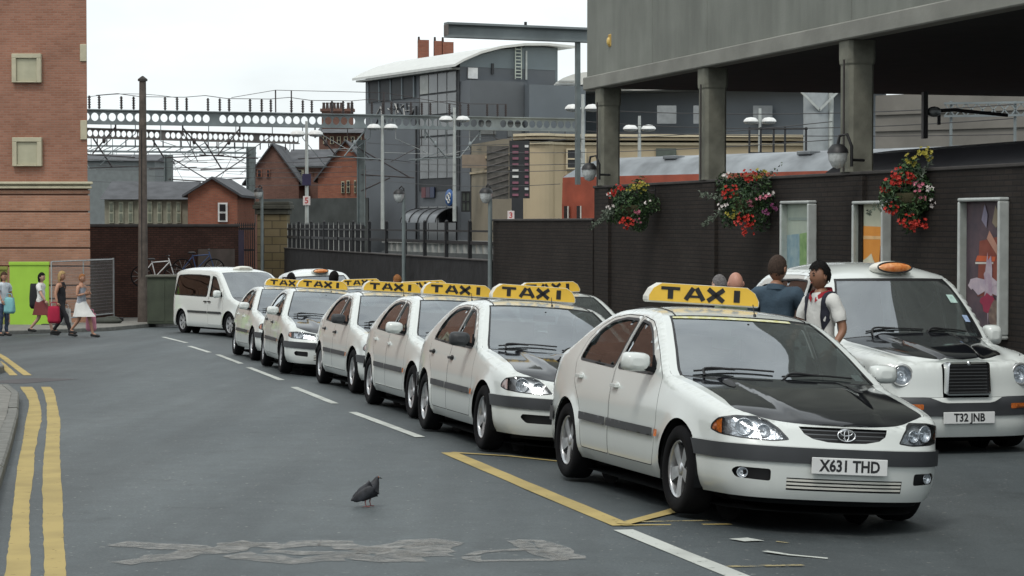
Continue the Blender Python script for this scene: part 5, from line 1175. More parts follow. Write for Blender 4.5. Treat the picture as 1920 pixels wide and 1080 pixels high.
# ---------------------------------------------------------------- hanging baskets
LEAFC = [mat('leaf_dark', (0.022, 0.055, 0.02), 0.6, var=0.4, vscale=12), mat('leaf_mid', (0.05, 0.10, 0.03), 0.6, var=0.4, vscale=12), mat('leaf_grey', (0.13, 0.16, 0.12), 0.7, var=0.3, vscale=12)]
BLOOM = {'red': mat('bloom_red', (0.42, 0.025, 0.014), 0.6, var=0.3, vscale=20), 'pink': mat('bloom_pink', (0.5, 0.16, 0.22), 0.6, var=0.3, vscale=20), 'white': mat('bloom_white', (0.7, 0.65, 0.62), 0.6, var=0.1), 'yellow': mat('bloom_yellow', (0.32, 0.28, 0.04), 0.6, var=0.3, vscale=20), 'magenta': mat('bloom_magenta', (0.22, 0.05, 0.14), 0.6, var=0.3)}
def basket(px, py, Y, rx, rz, label, spec, trail, seed):
    rnd = random.Random(seed); p = at(px, py, Y); o = empty('hanging_basket', p, R(-14), label, 'flower basket', 'hanging baskets on the dark wall')
    b = MB(); prof = [(0.02, -0.26), (0.14, -0.24), (0.23, -0.15), (0.26, -0.02), (0.25, 0.0)]; b.lathe(prof, 18); b.build('liner', mat('basket_moss', (0.05, 0.045, 0.02), 0.95, bump=0.5), o)
    h = MB(); h.cyl((0, 0.0, 0.28), (0.45, 0.1, 0.28), 0.012); h.cyl((0.45, 0.1, -0.1), (0.45, 0.1, 0.34), 0.012); h.tube([(0.43, 0.1, 0.0), (0.2, 0.05, 0.2), (0.02, 0.0, 0.27)], 0.008)
    for a in (0, 2.1, 4.2): h.cyl((0.25 * math.cos(a), 0.25 * math.sin(a), 0), (0, 0, 0.28), 0.004, n=5)
    h.build('bracket', CHARC, o)
    def leaf(mb, c, nrm, ln, wd, mi):
        nrm = nrm.normalized(); u = nrm.orthogonal().normalized(); u.rotate(Matrix.Rotation(rnd.uniform(0, 6.28), 3, nrm)); w = nrm.cross(u)
        mb.add([c - u * ln * .5, c + w * wd * .5 + nrm * .012, c + u * ln * .5, c - w * wd * .5 + nrm * .012], [(0, 1, 2, 3)], mi)
    fol = MB()
    for i in range(2300):
        d = Vector((rnd.gauss(0, 1), rnd.gauss(0, 1), rnd.gauss(0, 1))).normalized(); r = rnd.uniform(0.35, 1.0) ** 0.55 * (1 + 0.30 * math.sin(d.x * 5 + seed) * math.cos(d.z * 4 + seed * 2))
        c = Vector((d.x * rx * r, d.y * 0.30 * r, d.z * rz * r))
        leaf(fol, c, d + Vector((rnd.uniform(-.8, .8), rnd.uniform(-.8, .8), rnd.uniform(-.3, 1))), rnd.uniform(0.04, 0.10), rnd.uniform(0.025, 0.05), 0 if rnd.random() < .55 else 1)
    for (tx, tz, n) in trail:
        for i in range(n):
            t = rnd.random(); c = Vector((tx * (0.4 + 0.6 * t) + rnd.gauss(0, .02), -0.15 + rnd.gauss(0, .05), tz * (0.3 + 0.7 * t) + rnd.gauss(0, .03))); leaf(fol, c, Vector((rnd.gauss(0, 1), -1, rnd.gauss(0, 1))), 0.07, 0.03, 2)
    f = fol.build('foliage', LEAFC, o, fix=False); f['kind'] = 'stuff'
    for colr, lst in spec.items():
        mb = MB()
        for (cx, cz, rad, n) in lst:
            rad *= 1.35
            for i in range(int(n * (0.38 if colr == 'red' else 0.42)) + 1):
                d = Vector((rnd.gauss(0, 1), -abs(rnd.gauss(0, 1)), rnd.gauss(0, 1))).normalized()
                c = Vector((cx * rx + d.x * rad, -0.26 + d.y * 0.08 * rnd.random() + 0.06 * abs(cx), cz * rz + d.z * rad * rnd.uniform(.2, 1))); s = rnd.uniform(0.026, 0.042); nr = (d + Vector((0, -0.8, 0.4))).normalized()
                u = nr.orthogonal().normalized(); w = nr.cross(u); a0 = rnd.random() * 6
                vs = [c + nr * -0.008] + [c + (u * math.cos(a0 + k * math.pi / 5) + w * math.sin(a0 + k * math.pi / 5)) * s * (1 if k % 2 == 0 else .55) + nr * rnd.uniform(0, .012) for k in range(10)]
                mb.add(vs, [(0, 1 + k, 1 + (k + 1) % 10) for k in range(10)])
        m = mb.build('blooms', BLOOM[colr], o, fix=False); m['kind'] = 'stuff'; m['label'] = colr + ' blooms'
basket(1183, 385, 40.6, 0.48, 0.46, 'leftmost hanging flower basket with a red cluster at its base', {'red': [(-.1, -.75, .12, 60), (-.45, .65, .09, 26), (-.7, .5, .07, 16)], 'yellow': [(.55, .75, .09, 34), (.1, .7, .07, 16)], 'white': [(-.75, -.05, .05, 12), (-.8, .45, .03, 6), (.8, .1, .05, 5)], 'pink': [(.3, -.25, .06, 16), (.4, -.6, .05, 8)]}, [(-.75, -.42, 130), (-.55, -.15, 50)], 3)
basket(1398, 375, 35.4, 0.50, 0.48, 'middle hanging flower basket with red blooms hanging low', {'red': [(.2, .85, .10, 40), (-.45, .25, .11, 50), (.05, -.75, .13, 70), (.15, -1.15, .07, 14)], 'yellow': [(.55, .85, .09, 18), (-.4, -.45, .07, 20)], 'white': [(-.6, .85, .06, 10), (-.7, -.2, .06, 14), (.8, .25, .06, 12)], 'pink': [(.75, .1, .08, 14), (.3, 0, .08, 12)], 'magenta': [(.85, -.35, .09, 24)]}, [(-.75, .1, 60), (-.72, -.42, 70), (.6, .6, 20)], 5)
basket(1706, 362, 30.1, 0.43, 0.46, 'rightmost hanging flower basket with tall yellow sprays on top', {'red': [(-.2, .45, .13, 70), (-.6, .2, .10, 40), (-.55, -.5, .08, 24), (0, -.85, .10, 40), (.35, -.95, .10, 40)], 'yellow': [(.1, 1.0, .08, 26), (.45, 1.15, .10, 46)], 'white': [(.8, -.3, .05, 14), (.7, .1, .06, 8), (.9, .3, .04, 6)], 'pink': [(.3, -.1, .08, 14), (.4, .25, .08, 14)]}, [(-.6, -.3, 40), (.3, .5, 40)], 8)

# ---------------------------------------------------------------- railings beyond the wall
IRON = mat('black_iron', (0.014, 0.015, 0.017), 0.5, 0.2, var=0.2)
PALEP = mat('pale_parapet', (0.36, 0.37, 0.35), 0.8, var=0.25, vscale=2)
wall_run('low_dark_wall', 52.0, 80.0, 0.76, 'low dark wall under the iron railings behind the taxis', [], 0.3, mat('tarred_wall', (0.014, 0.014, 0.015), 0.85, var=0.6, vscale=2.5, bump=0.5, bscale=6), 0.04)
rl = empty('iron_railing', label='black iron railing with square posts along the low wall', cat='railing'); rl.matrix_world = frame(wall_x(80.0), 80.0, 0, -WD)
Lr = 28.0 / 0.9611
for k in range(13):
    b = MB(); x = Lr - 0.12 - 2.42 * k; 
    if x < 0: break
    b.box((x, 0.12, 1.25), (0.09, 0.09, 0.94)); b.ball((x, 0.12, 1.74), (0.05, 0.05, 0.05), 8, 6); b.build('post', IRON, rl)
for z, h in ((1.50, 0.05), (1.20, 0.09)):
    b = MB(); b.box((Lr / 2, 0.12, z), (Lr, 0.04, h)); b.build('rail', IRON, rl)
for k in range(110):
    b = MB(); x = 0.12 + k * 0.125; 
    b.box((x, 0.115, 1.22), (0.022, 0.022, 0.86)); b.add([(x - .02, .105, 1.65), (x + .02, .105, 1.65), (x, .115, 1.75), (x, .125, 1.65)], [(0, 1, 2), (1, 3, 2), (3, 0, 2)]); b.build('picket', IRON if k % 7 else PALEP, rl)
bp = empty('bridge_parapet', label='pale balustrade of the station ramp seen behind the railings', cat='balustrade'); bp.matrix_world = frame(wall_x(82) + 4.0, 86, 0.0, (0.42, -0.9))
b = MB(); b.box((18, 0, 0.35), (36, 0.3, 0.5)); b.build('plinth', mat('ramp_grey', (0.10, 0.11, 0.11), 0.9), bp); b = MB(); b.box((18, 0, 1.00), (36, 0.28, 0.12)); b.build('top_rail', PALEP, bp)
for k in range(60): b = MB(); b.box((0.3 + k * 0.6, 0, 0.77), (0.2, 0.16, 0.34)); b.build('baluster', PALEP, bp)
# ---------------------------------------------------------------- red brick building at left
B_RED = brick_mat('orange_red_brick', (0.30, 0.138, 0.092), (0.37, 0.185, 0.128), (0.31, 0.195, 0.145), stain=0.24)
B_RED2 = brick_mat('pale_red_brick', (0.36, 0.18, 0.115), (0.44, 0.235, 0.155), (0.36, 0.23, 0.17), stain=0.28)
CREAM = mat('cream_stone', (0.50, 0.46, 0.33), 0.8, var=0.1, vscale=3)
CREAM2 = mat('cream_panel', (0.44, 0.42, 0.30), 0.8, var=0.1, vscale=3)
YB = 66.0
def bx_(px): return (px - 960) / FPX * YB
def bz_(py): return EYE.z + (420 - py) / FPX * YB
lb = empty('brick_building', (bx_(165), YB, 0), 0, 'tall orange brick building with blank cream window panels at far left', 'building')
x1 = 0.0; x0 = -22.0; zb = gz(-13, 66) - 0.3
b = MB(); b.box(((x0 + x1) / 2, 7, (bz_(344) + 20) / 2), (x1 - x0, 14, 20 - bz_(344))); b.build('wall', B_RED, lb)
levels = [610, 586, 561, 536, 500, 466, 432, 398, 366, 356]
for a, c in zip(levels, levels[1:]):
    b = MB(); z0, z1 = bz_(a), bz_(c); b.box(((x0 + x1) / 2 + 0.02, 7, (z0 + z1) / 2 + 0.012), (x1 - x0 + 0.12, 14.12, z1 - z0 - 0.05)); b.build('base_course', B_RED2, lb, bevel=0.012)
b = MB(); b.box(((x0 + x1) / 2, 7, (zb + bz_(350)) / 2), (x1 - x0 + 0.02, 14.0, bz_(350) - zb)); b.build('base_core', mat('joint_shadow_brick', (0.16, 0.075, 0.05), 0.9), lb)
for z0, z1, pr in ((354, 349.5, 0.16), (349.5, 346, 0.10), (346, 341, 0.2)):
    b = MB(); b.box(((x0 + x1) / 2 + pr / 2, 7 - pr / 2, (bz_(z0) + bz_(z1)) / 2), (x1 - x0 + pr, 14 + pr, bz_(z1) - bz_(z0))); b.build('string_course', CREAM if pr != 0.10 else CREAM2, lb, bevel=0.02)
for pxo in (0, -240, -480):
    for py in (102, 258):
        xa, xb_, za, zb_ = bx_(26 + pxo) - bx_(165), bx_(81 + pxo) - bx_(165), bz_(py + 54), bz_(py)
        w = MB(); w.box(((xa + xb_) / 2, -0.03, (za + zb_) / 2), (xb_ - xa, 0.08, zb_ - za)); wo = w.build('blind_window', CREAM, lb, bevel=0.012)
        q = MB(); t = 0.14
        for (u0, v0, u1, v1) in ((xa, zb_ - t, xb_, zb_), (xa, za, xa + t, zb_ - t), (xb_ - t, za, xb_, zb_ - t), (xa + t, za, xb_ - t, za + t * 0.35)):
            f = MB(); f.box(((u0 + u1) / 2, -0.10, (v0 + v1) / 2), (u1 - u0 - 0.002, 0.09, v1 - v0 - 0.002)); f.build('surround', CREAM, wo, bevel=0.01)
        f = MB(); f.box(((xa + xb_) / 2, -0.076, (za + zb_) / 2 - 0.05), (xb_ - xa - 2 * t - 0.01, 0.012, zb_ - za - t - 0.08)); f.build('panel', CREAM2, wo)
for py0, py1 in ((116, 84), (262, 226)):
    f = MB(); f.box((-0.10, 0.45, (bz_(py0) + bz_(py1)) / 2), (0.2, 1.0, bz_(py1) - bz_(py0))); f.build('corner_block', CREAM, lb, bevel=0.01)

for o in lb.children_recursive:
    for v in o.data.vertices:
        if v.co.y > 0.3: v.co.x -= 0.30 * v.co.y
# hoarding, mesh fence, pole, wall, cabinet
def hoard(px0, px1, py0, py1, Y, m, label):
    p = at(px0, py1, Y); w = (px1 - px0) / FPX * Y; zt_ = at(px0, py0, Y).z; z0 = gz(p.x, Y) + 0.05
    o = empty('hoarding_panel', (p.x, Y, z0), 0.03, label, 'hoarding'); b = MB(); b.box((w / 2, 0, (zt_ - z0) / 2), (w, 0.05, zt_ - z0 - 0.09)); b.build('board', m, o, bevel=0.006)
    b = MB(); b.box((w / 2, -0.01, zt_ - z0), (w + 0.04, 0.1, 0.1)); b.build('cap_rail', m, o, bevel=0.01)
    for x in (0.05, w - 0.05): b = MB(); b.box((x, 0.06, (zt_ - z0) / 2 - 0.03), (0.07, 0.07, zt_ - z0)); b.build('post', CREAM2, o)
    b = MB(); b.box((w / 2, 0, -0.0), (w, 0.07, 0.11)); b.build('kick_rail', CHARC, o)
hoard(19, 92, 494, 612, 63.5, mat('lime_board', (0.34, 0.58, 0.055), 0.5, var=0.06, vscale=2), 'bright lime green hoarding panel beside the mesh fence')
hoard(-60, 14, 503, 614, 63.8, mat('olive_board', (0.24, 0.26, 0.05), 0.6, var=0.15, vscale=2), 'dull olive hoarding panel at the left edge of the picture')
GALV = mat('galvanised_steel', (0.42, 0.44, 0.44), 0.45, 0.5, var=0.15, vscale=8)
mf = empty('mesh_fence', label='temporary wire mesh fence panel leading to the brown wall', cat='fence')
pA = at(97, 600, 63.0); pB = at(213, 600, 67.5); zA = gz(pA.x, 63) + 0.12; d = Vector((pB.x - pA.x, 67.5 - 63.0, 0)); Lm = d.length; mf.matrix_world = frame(pA.x, 63.0, zA - 0.0, d)
hm = 1.86
b = MB(); b.tube([(0, 0, 0.0), (0, 0, hm)], 0.024); b.tube([(Lm, 0, -0.1), (Lm, 0, hm + 0.05)], 0.03); b.tube([(0, 0, hm), (Lm, 0, hm)], 0.022); b.tube([(0, 0, 0.15), (Lm, 0, 0.15)], 0.022); b.tube([(Lm / 2, 0, 0.15), (Lm / 2, 0, hm)], 0.018); b.build('tube_frame', GALV, mf)
b = MB()
for i in range(int(Lm / 0.05)): b.cyl((i * 0.05, 0, 0.16), (i * 0.05, 0, hm), 0.0028, n=3, caps=False)
for i in range(int(hm / 0.1)): b.cyl((0, 0, 0.2 + i * 0.1), (Lm, 0, 0.2 + i * 0.1), 0.003, n=3, caps=False)
w = b.build('wire_mesh', GALV, mf, fix=False); w['kind'] = 'stuff'
for x in (0.0, Lm): b = MB(); b.box((x, 0, -0.04), (0.22, 0.6, 0.13)); b.build('foot_block', CHARC, mf, bevel=0.02)
hp = tag(empty('rubble_bag', at(196, 603, 65)), 'low dark sack lying at the foot of the mesh fence', 'sack'); hp.location.z = gz(hp.location.x, 65) + 0.1
b = MB(); b.ball((0, 0, 0.08), (0.55, 0.3, 0.12), 12, 8); b.ball((0.2, 0.05, 0.12), (0.28, 0.2, 0.12), 10, 7); b.build('sack', mat('dark_sack', (0.05, 0.055, 0.045), 0.9, bump=0.6, bscale=10), hp)

WOOD = mat('weathered_pole', (0.105, 0.085, 0.072), 0.9, var=0.3, vscale=5, bump=0.4, bscale=25)
p = at(268, 604, 66.5); po = empty('wooden_pole', (p.x, 66.5, gz(p.x, 66.5)), 0, 'tall weathered wooden pole in front of the brown wall', 'pole')
hz = at(268, 152, 66.5).z - po.location.z
b = MB(); b.cyl((0, 0, 0), (0.03, 0, hz), 0.165, 0.105, 12); b.build('shaft', WOOD, po); b = MB(); b.cyl((0.03, 0, hz), (0.03, 0, hz + 0.06), 0.15, 0.15, 12); b.cyl((0.03, 0, hz + 0.06), (0.03, 0, hz + 0.16), 0.15, 0.02, 12); b.build('cap', COPE, po)
b = MB(); b.cyl((0.0, -0.15, hz * .8), (0.0, -0.15, hz * .2), 0.012, n=5); b.build('cable', CHARC, po)

B_BRN = brick_mat('brown_wall_brick', (0.055, 0.026, 0.020), (0.080, 0.037, 0.027), (0.032, 0.022, 0.018), stain=0.45)
bw = empty('brown_brick_wall', label='dark brown brick wall behind the wooden pole', cat='wall')
pA, pB = at(150, 428, 71.5), at(447, 417, 75.5); d = Vector((pB.x - pA.x, 4.0, 0)); Lw = d.length; bw.matrix_world = frame(pA.x, 71.5, 0, d); zt_ = 1.58
b = MB(); b.box((Lw / 2, 0.2, (zt_ - 2.2) / 2), (Lw, 0.4, zt_ + 2.2)); b.build('brickwork', B_BRN, bw); b = MB(); b.box((Lw / 2, 0.2, zt_ + 0.05), (Lw + 0.1, 0.5, 0.1)); b.build('coping', COPE, bw, bevel=0.015)
b = MB(); b.box((Lw - 0.95, -0.02, -0.45), (1.5, 0.1, 2.5)); b.build('bricked_doorway', mat('blocked_door', (0.09, 0.07, 0.06), 0.9, var=0.2), bw)

OLIVE = mat('olive_paint', (0.045, 0.055, 0.035), 0.7, var=0.3, vscale=2)
cb = empty('utility_cabinet', label='dark olive utility cabinet between the wooden pole and the van', cat='cabinet'); p = at(276, 604, 64.5); cb.location = (p.x, 64.5, gz(p.x, 64.5) + 0.1); cw_ = 66 / FPX * 64.5; chh = 1.42
b = MB(); b.box((cw_ / 2, 0.4, chh / 2), (cw_, 0.8, chh)); b.build('body', OLIVE, cb, bevel=0.02); b = MB(); b.box((cw_ / 2, 0.38, chh + 0.03), (cw_ + 0.08, 0.9, 0.07)); b.build('lid', mat('cabinet_top', (0.10, 0.10, 0.08), 0.8), cb, bevel=0.015)
for x in (0.27, 0.79): b = MB(); b.box((x * cw_ - 0.0, -0.006, chh / 2), (cw_ * 0.46, 0.012, chh - 0.16)); b.build('door', OLIVE, cb, bevel=0.004)

def bicycle(x, y, z, rz, label, colr):
    o = empty('bicycle', (x, y, z), rz, label, 'bicycle', 'bicycles by the brown wall')
    for wx in (-0.52, 0.52):
        b = MB(); torus(b, (0, 0, 0), 0.33, 0.33, 0.022, Matrix.Translation((wx, 0, 0.34)) @ Matrix.Rotation(R(90), 4, 'X'), 24, 6); w = b.build('wheel', RUBBER, o)
        b = MB()
        for k in range(10): a = k * math.pi / 5; b.cyl((wx, 0, 0.34), (wx + 0.33 * math.cos(a), 0, 0.34 + 0.33 * math.sin(a)), 0.004, n=4)
        b.build('spokes', GALV, w)
    b = MB()
    for a, c in (((-0.52, 0.34), (-0.08, 0.32)), ((-0.08, 0.32), (-0.2, 0.82)), ((-0.2, 0.78), (0.36, 0.82)), ((-0.08, 0.32), (0.36, 0.78)), ((-0.52, 0.34), (-0.2, 0.75)), ((0.52, 0.34), (0.34, 0.92))): b.cyl((a[0], 0, a[1]), (c[0], 0, c[1]), 0.018, n=6)
    b.build('frame', mat('bike_' + colr, {'white': (0.6, 0.6, 0.6), 'blue': (0.03, 0.06, 0.15)}[colr], 0.4), o)
    b = MB(); b.tube([(0.30, -0.28, 0.98), (0.36, -0.1, 1.0), (0.36, 0.1, 1.0), (0.30, 0.28, 0.98)], 0.014); b.build('handlebar', CHARC, o); b = MB(); b.ball((-0.22, 0, 0.88), (0.14, 0.07, 0.04)); b.build('saddle', CHARC, o)
for px, py, Y, rz, lab, c in ((296, 482, 68.5, 0.3, 'bicycle whose handlebar shows above the olive cabinet', 'white'), (372, 470, 70.5, 0.2, 'bicycle standing behind the white van', 'blue')):
    p = at(px, py, Y); bicycle(p.x, Y, p.z - 0.95, rz, lab, c)

# ---------------------------------------------------------------- gate pier, gate
SAND = brick_mat('sandstone_blocks', (0.16, 0.13, 0.07), (0.21, 0.17, 0.10), (0.09, 0.075, 0.05), 0.6, 0.3, 0.02)
YG = 80.5
p = at(510, 420, YG); gp = empty('gate_pier', (p.x, YG, 0), 0, 'yellow sandstone gate pier with heavy dark cap beside the railings', 'pier'); w_ = 56 / FPX * YG
zt_ = at(510, 402, YG).z
b = MB(); b.box((0, 0.55, (zt_ - 2.0) / 2), (w_, 1.1, zt_ + 2.0)); b.build('shaft', SAND, gp, bevel=0.02)
for dz, dw, dh in ((0.10, 0.14, 0.2), (0.28, 0.30, 0.16), (0.42, 0.2, 0.12)): b = MB(); b.box((0, 0.55, zt_ + dz), (w_ + dw, 1.1 + dw, dh)); b.build('cap_stone', mat('sooty_stone', (0.07, 0.07, 0.055), 0.9, var=0.3), gp, bevel=0.02)
p = at(441, 425, YG); gt = empty('iron_gate', (p.x, YG, 0), 0, 'black iron gate with spikes left of the sandstone pier', 'gate'); wg = 36 / FPX * YG
zt_ = at(441, 424, YG).z
for k in range(10): b = MB(); x = wg * k / 9; b.box((x, 0, (zt_ - 2) / 2), (0.035, 0.035, zt_ + 2)); b.add([(x - .04, -.02, zt_), (x + .04, -.02, zt_), (x, 0, zt_ + .16), (x, .02, zt_)], [(0, 1, 2), (1, 3, 2), (3, 0, 2)]); b.build('bar', IRON, gt)
for z in (zt_ - 0.1, zt_ - 0.9, -1.4): b = MB(); b.box((wg / 2, 0, z), (wg, 0.05, 0.07)); b.build('rail', IRON, gt)
b = MB(); b.box((0.33 * wg, -0.06, (zt_ - 2.2) / 2), (0.2, 0.2, zt_ + 1.9)); b.build('post', mat('purple_post', (0.055, 0.045, 0.075), 0.6), gt)

# ---------------------------------------------------------------- street lanterns and twin floodlights
POLE = mat('grey_green_pole', (0.16, 0.19, 0.19), 0.5, 0.2, var=0.2, vscale=3)
PALEPOLE = mat('pale_pole', (0.46, 0.49, 0.47), 0.5, 0.2, var=0.15, vscale=3)
LAMPG = mat('lantern_glass', (0.55, 0.57, 0.56), 0.25, 0.0, var=0.25, vscale=20, coat=0.6)
def lantern_head(o, x, z, s=1.0, y=0.0, sgn=-1):
    b = MB(); b.lathe([(0.0, 0.16 * s), (0.10 * s, 0.15 * s), (0.17 * s, 0.07 * s), (0.19 * s, 0.0)], 14, 0, Matrix.Translation((x, y, z))); h = b.build('lantern_hood', CHARC, o)
    b = MB(); b.lathe([(0.175 * s, 0.0), (0.16 * s, -0.12 * s), (0.10 * s, -0.24 * s), (0.0, -0.28 * s)], 14, 0, Matrix.Translation((x, y, z))); b.build('globe', LAMPG, h)
def lantern_post(px, py0, py1, Y, label, headdx):
    p = at(px, py0, Y); zt_ = p.z; z0 = gz(p.x, Y); o = empty('street_lantern', (p.x, Y, z0), 0, label, 'street lamp', 'lantern posts by the railings')
    H = zt_ - z0; b = MB(); b.cyl((0, 0, 0), (0, 0, 1.0), 0.09, 0.075, 10); b.cyl((0, 0, 1.0), (0, 0, H), 0.06, 0.05, 10); b.build('post', POLE, o)
    b = MB(); b.tube([(0, 0, H - 0.05), (0.0, 0, H + 0.12), (headdx * 0.5, 0, H + 0.2), (headdx, 0, H + 0.12)], 0.025); b.build('arm', CHARC, o); lantern_head(o, headdx, H - 0.03, 0.9)
lantern_post(491, 358, 515, 74, 'street lantern on a post in front of the sandstone pier', -0.12)
lantern_post(757, 362, 515, 60, 'street lantern on a post in front of the railings', -0.13)
lantern_post(919, 360, 515, 51.5, 'street lantern at the end of the dark boundary wall', -0.1)
def wall_lantern(px, py, Y, label, s):
    p = at(px, py, Y); o = empty('wall_lantern', p, 0, label, 'lantern', 'lanterns fixed to the columns'); lantern_head(o, 0, 0, s)
    b = MB(); b.tube([(0, 0, 0.15 * s), (0.02, 0, 0.3 * s), (0.16 * s, 0, 0.33 * s), (0.24 * s, 0, 0.1), (0.24 * s, 0.0, -0.2)], 0.025); b.tube([(0.24 * s, 0.0, -0.1), (0.5 * s, 0.25, -0.1)], 0.022); b.build('arm', CHARC, o)
wall_lantern(1105, 318, 43.0, 'black lantern fixed to the leftmost concrete column', 0.85)
wall_lantern(1571, 287, 31.7, 'large black lantern fixed to the third concrete column', 0.85)
def flood(px, py_top, py_bot, Y, label, extras=()):
    p = at(px, py_top, Y); pb = at(px, py_bot, Y); o = empty('twin_floodlight', (p.x, Y, pb.z), 0, label, 'floodlight', 'twin floodlights on pale poles')
    H = p.z - pb.z; b = MB(); b.cyl((0, 0, 0), (0, 0, H + 0.5), 0.085, 0.06, 10); b.build('pole', PALEPOLE, o)
    b = MB(); b.bar((-0.45, 0, H - 0.05), (0.45, 0, H - 0.05), 0.05, 0.05); b.build('cross_arm', PALEPOLE, o)
    for sx in (-0.37, 0.37):
        b = MB(); b.lathe([(0.0, 0.14), (0.19, 0.11), (0.29, 0.02), (0.31, -0.05)], 18, 0, Matrix.Translation((sx, 0, H + 0.0))); hd_ = b.build('lamp_dome', mat('dome_white', (0.74, 0.75, 0.73), 0.4, var=0.08), o)
        b = MB(); b.lathe([(0.29, -0.05), (0.24, -0.12), (0.0, -0.16)], 18, 0, Matrix.Translation((sx, 0, H))); b.build('lamp_bowl', LAMPG, hd_)
    return o, H
f1, H1 = flood(575, 250, 432, 88, 'twin floodlight pole carrying a dark blue sign, left of the grey building')
f2, H2 = flood(717, 238, 432, 94, 'twin floodlight pole standing before the grey building')
f3, H3 = flood(852, 223, 415, 94, 'tallest twin floodlight pole before the glazed bay')
f4, H4 = flood(1093, 202, 340, 80, 'twin floodlight beside the leftmost concrete column')
f5, H5 = flood(1199, 240, 330, 88, 'twin floodlight seen between the first and second columns')
f6, H6 = flood(1425, 226, 330, 88, 'twin floodlight seen between the second and third columns')
SIGNP = mat('sign_navy', (0.03, 0.025, 0.07), 0.5, var=0.2); SIGNR = mat('sign_pale', (0.7, 0.62, 0.6), 0.5)
def plate_on(px, py0, py1, w, Y, m, parent, name='sign_board'):
    a, c = at(px, py0, Y), at(px, py1, Y); b = MB(); b.box((0, -0.1, (a.z + c.z) / 2 - parent.location.z), (w, 0.05, a.z - c.z)); return b.build(name, m, parent, bevel=0.01)
plate_on(575, 326, 348, 0.36, 88, SIGNP, f1)
s_ = plate_on(575, 368, 385, 0.30, 88, SIGNR, f1)
text_mesh('5', 0.34, Matrix.Translation((0, -0.13, at(575, 376.5, 88).z - f1.location.z)) @ Matrix.Rotation(R(90), 4, 'X'), mat('sign_red', (0.5, 0.05, 0.05), 0.5), 'number', s_, 1, 0.006)
PSN = tag(empty('platform_number', at(958, 404, 80)), 'small white platform number sign on the boundary wall', 'sign'); b = MB(); b.box((0, 0, 0), (0.26, 0.04, 0.34)); b.build('board', SIGNR, PSN, bevel=0.008)
text_mesh('3', 0.3, Matrix.Translation((0, -0.022, 0)) @ Matrix.Rotation(R(90), 4, 'X'), mat('sign_red', (0.5, 0.05, 0.05), 0.5), 'number', PSN, 1, 0.006); b = MB(); b.cyl((0, 0.03, -0.6), (0, 0.03, 0.2), 0.03); b.build('post', GALV, PSN)

# ---------------------------------------------------------------- railway gantries, wires
STEEL = mat('gantry_steel', (0.215, 0.245, 0.25), 0.6, 0.3, var=0.25, vscale=0.8)
STEELB = mat('rusty_gantry_steel', (0.155, 0.14, 0.13), 0.7, 0.2, var=0.35, vscale=1.2)
INSUL = mat('insulator_brown', (0.05, 0.04, 0.04), 0.5, var=0.2)
def holed_beam(name, A, B, h, hole_r, pitch, label, m, m2=None, depth=0.25):
    """castellated beam between A and B: web plate with round openings, flanges"""
    A, B = Vector(A), Vector(B); d = (B - A); L = Vector((d.x, d.y, 0)).length; root = empty(name, label=label, cat='gantry', group='railway gantries')
    M = frame(A.x, A.y, A.z, d); M = M @ Matrix.Rotation(-math.atan2(d.z, L), 4, 'Y'); root.matrix_world = M
    for z in (0.02, h - 0.02): b = MB(); b.box((L / 2, 0, z), (L, depth, 0.05)); b.build('flange', m, root)
    n = int(L / pitch); b = MB(); kk = 16
    for i in range(n):
        x0, x1, xc = i * L / n, (i + 1) * L / n, (i + 0.5) * L / n; solid = (i % 18 == 17)
        if solid: b.add([(x0, 0, 0), (x1, 0, 0), (x1, 0, h), (x0, 0, h)], [(0, 1, 2, 3)]); continue
        ring = [(xc + hole_r * 0.92 * math.cos(2 * math.pi * j / kk), 0, h / 2 + hole_r * math.sin(2 * math.pi * j / kk)) for j in range(kk)]
        sq = []
        for j in range(kk):
            c, s = math.cos(2 * math.pi * j / kk), math.sin(2 * math.pi * j / kk); k_ = 1 / max(abs(c), abs(s)); sq.append((xc + (x1 - x0) / 2 * c * k_, 0, h / 2 + h / 2 * s * k_))
        vs = sq + ring + [(x, 0.03, z) for x, _, z in ring]; b.add(vs, [(j, (j + 1) % kk, kk + (j + 1) % kk, kk + j) for j in range(kk)] + [(kk + j, kk + (j + 1) % kk, 2 * kk + (j + 1) % kk, 2 * kk + j) for j in range(kk)])
    b.build('web', m, root)
    return root, L
g1, L1 = holed_beam('railway_gantry', at(120, 232, 97), at(1085, 247, 109), 0.68, 0.19, 0.405, 'nearest gantry beam with round holes crossing the railway', STEEL)
for i in range(44):
    if i % 4 == 3: continue
    x = 0.6 + i * 0.52 + (i % 2) * 0.06; b = MB(); b.cyl((x, 0, 0.70), (x, 0, 1.30), 0.045, n=7)
    for k in range(5): b.cyl((x, 0, 0.76 + k * 0.11), (x, 0, 0.80 + k * 0.11), 0.075, n=7)
    b.build('insulator', INSUL, g1)
b = MB()
for k in range(5):
    x = 1.5 + k * 4.2; b.tube([(x, 0, 1.32), (x + 1.0, 0, 1.42), (x + 2.1, 0, 1.30), (x + 4.2, 0, 1.32)], 0.02, 4)
for x, hgt in ((10.2, 1.75), (11.0, 1.75), (15.8, 1.75)): b.cyl((x, 0, 0.7), (x, 0, hgt), 0.035, n=5)
b.tube([(8, 0, 1.35), (10.2, 0, 1.75), (15.8, 0, 1.75), (20, 0, 1.2)], 0.018, 4); b.build('jumper_wire', INSUL, g1)
g2, L2 = holed_beam('railway_gantry', at(120, 258, 125), at(560, 270, 137), 0.62, 0.19, 0.39, 'second gantry beam with round holes, just below the nearest one', STEELB)
g3 = empty('railway_gantry', label='distant lattice gantry beam below the two holed beams', cat='gantry', group='railway gantries')
A, B = at(120, 283, 165), at(480, 280, 170); d = B - A; g3.matrix_world = frame(A.x, A.y, A.z, d); L3 = d.length
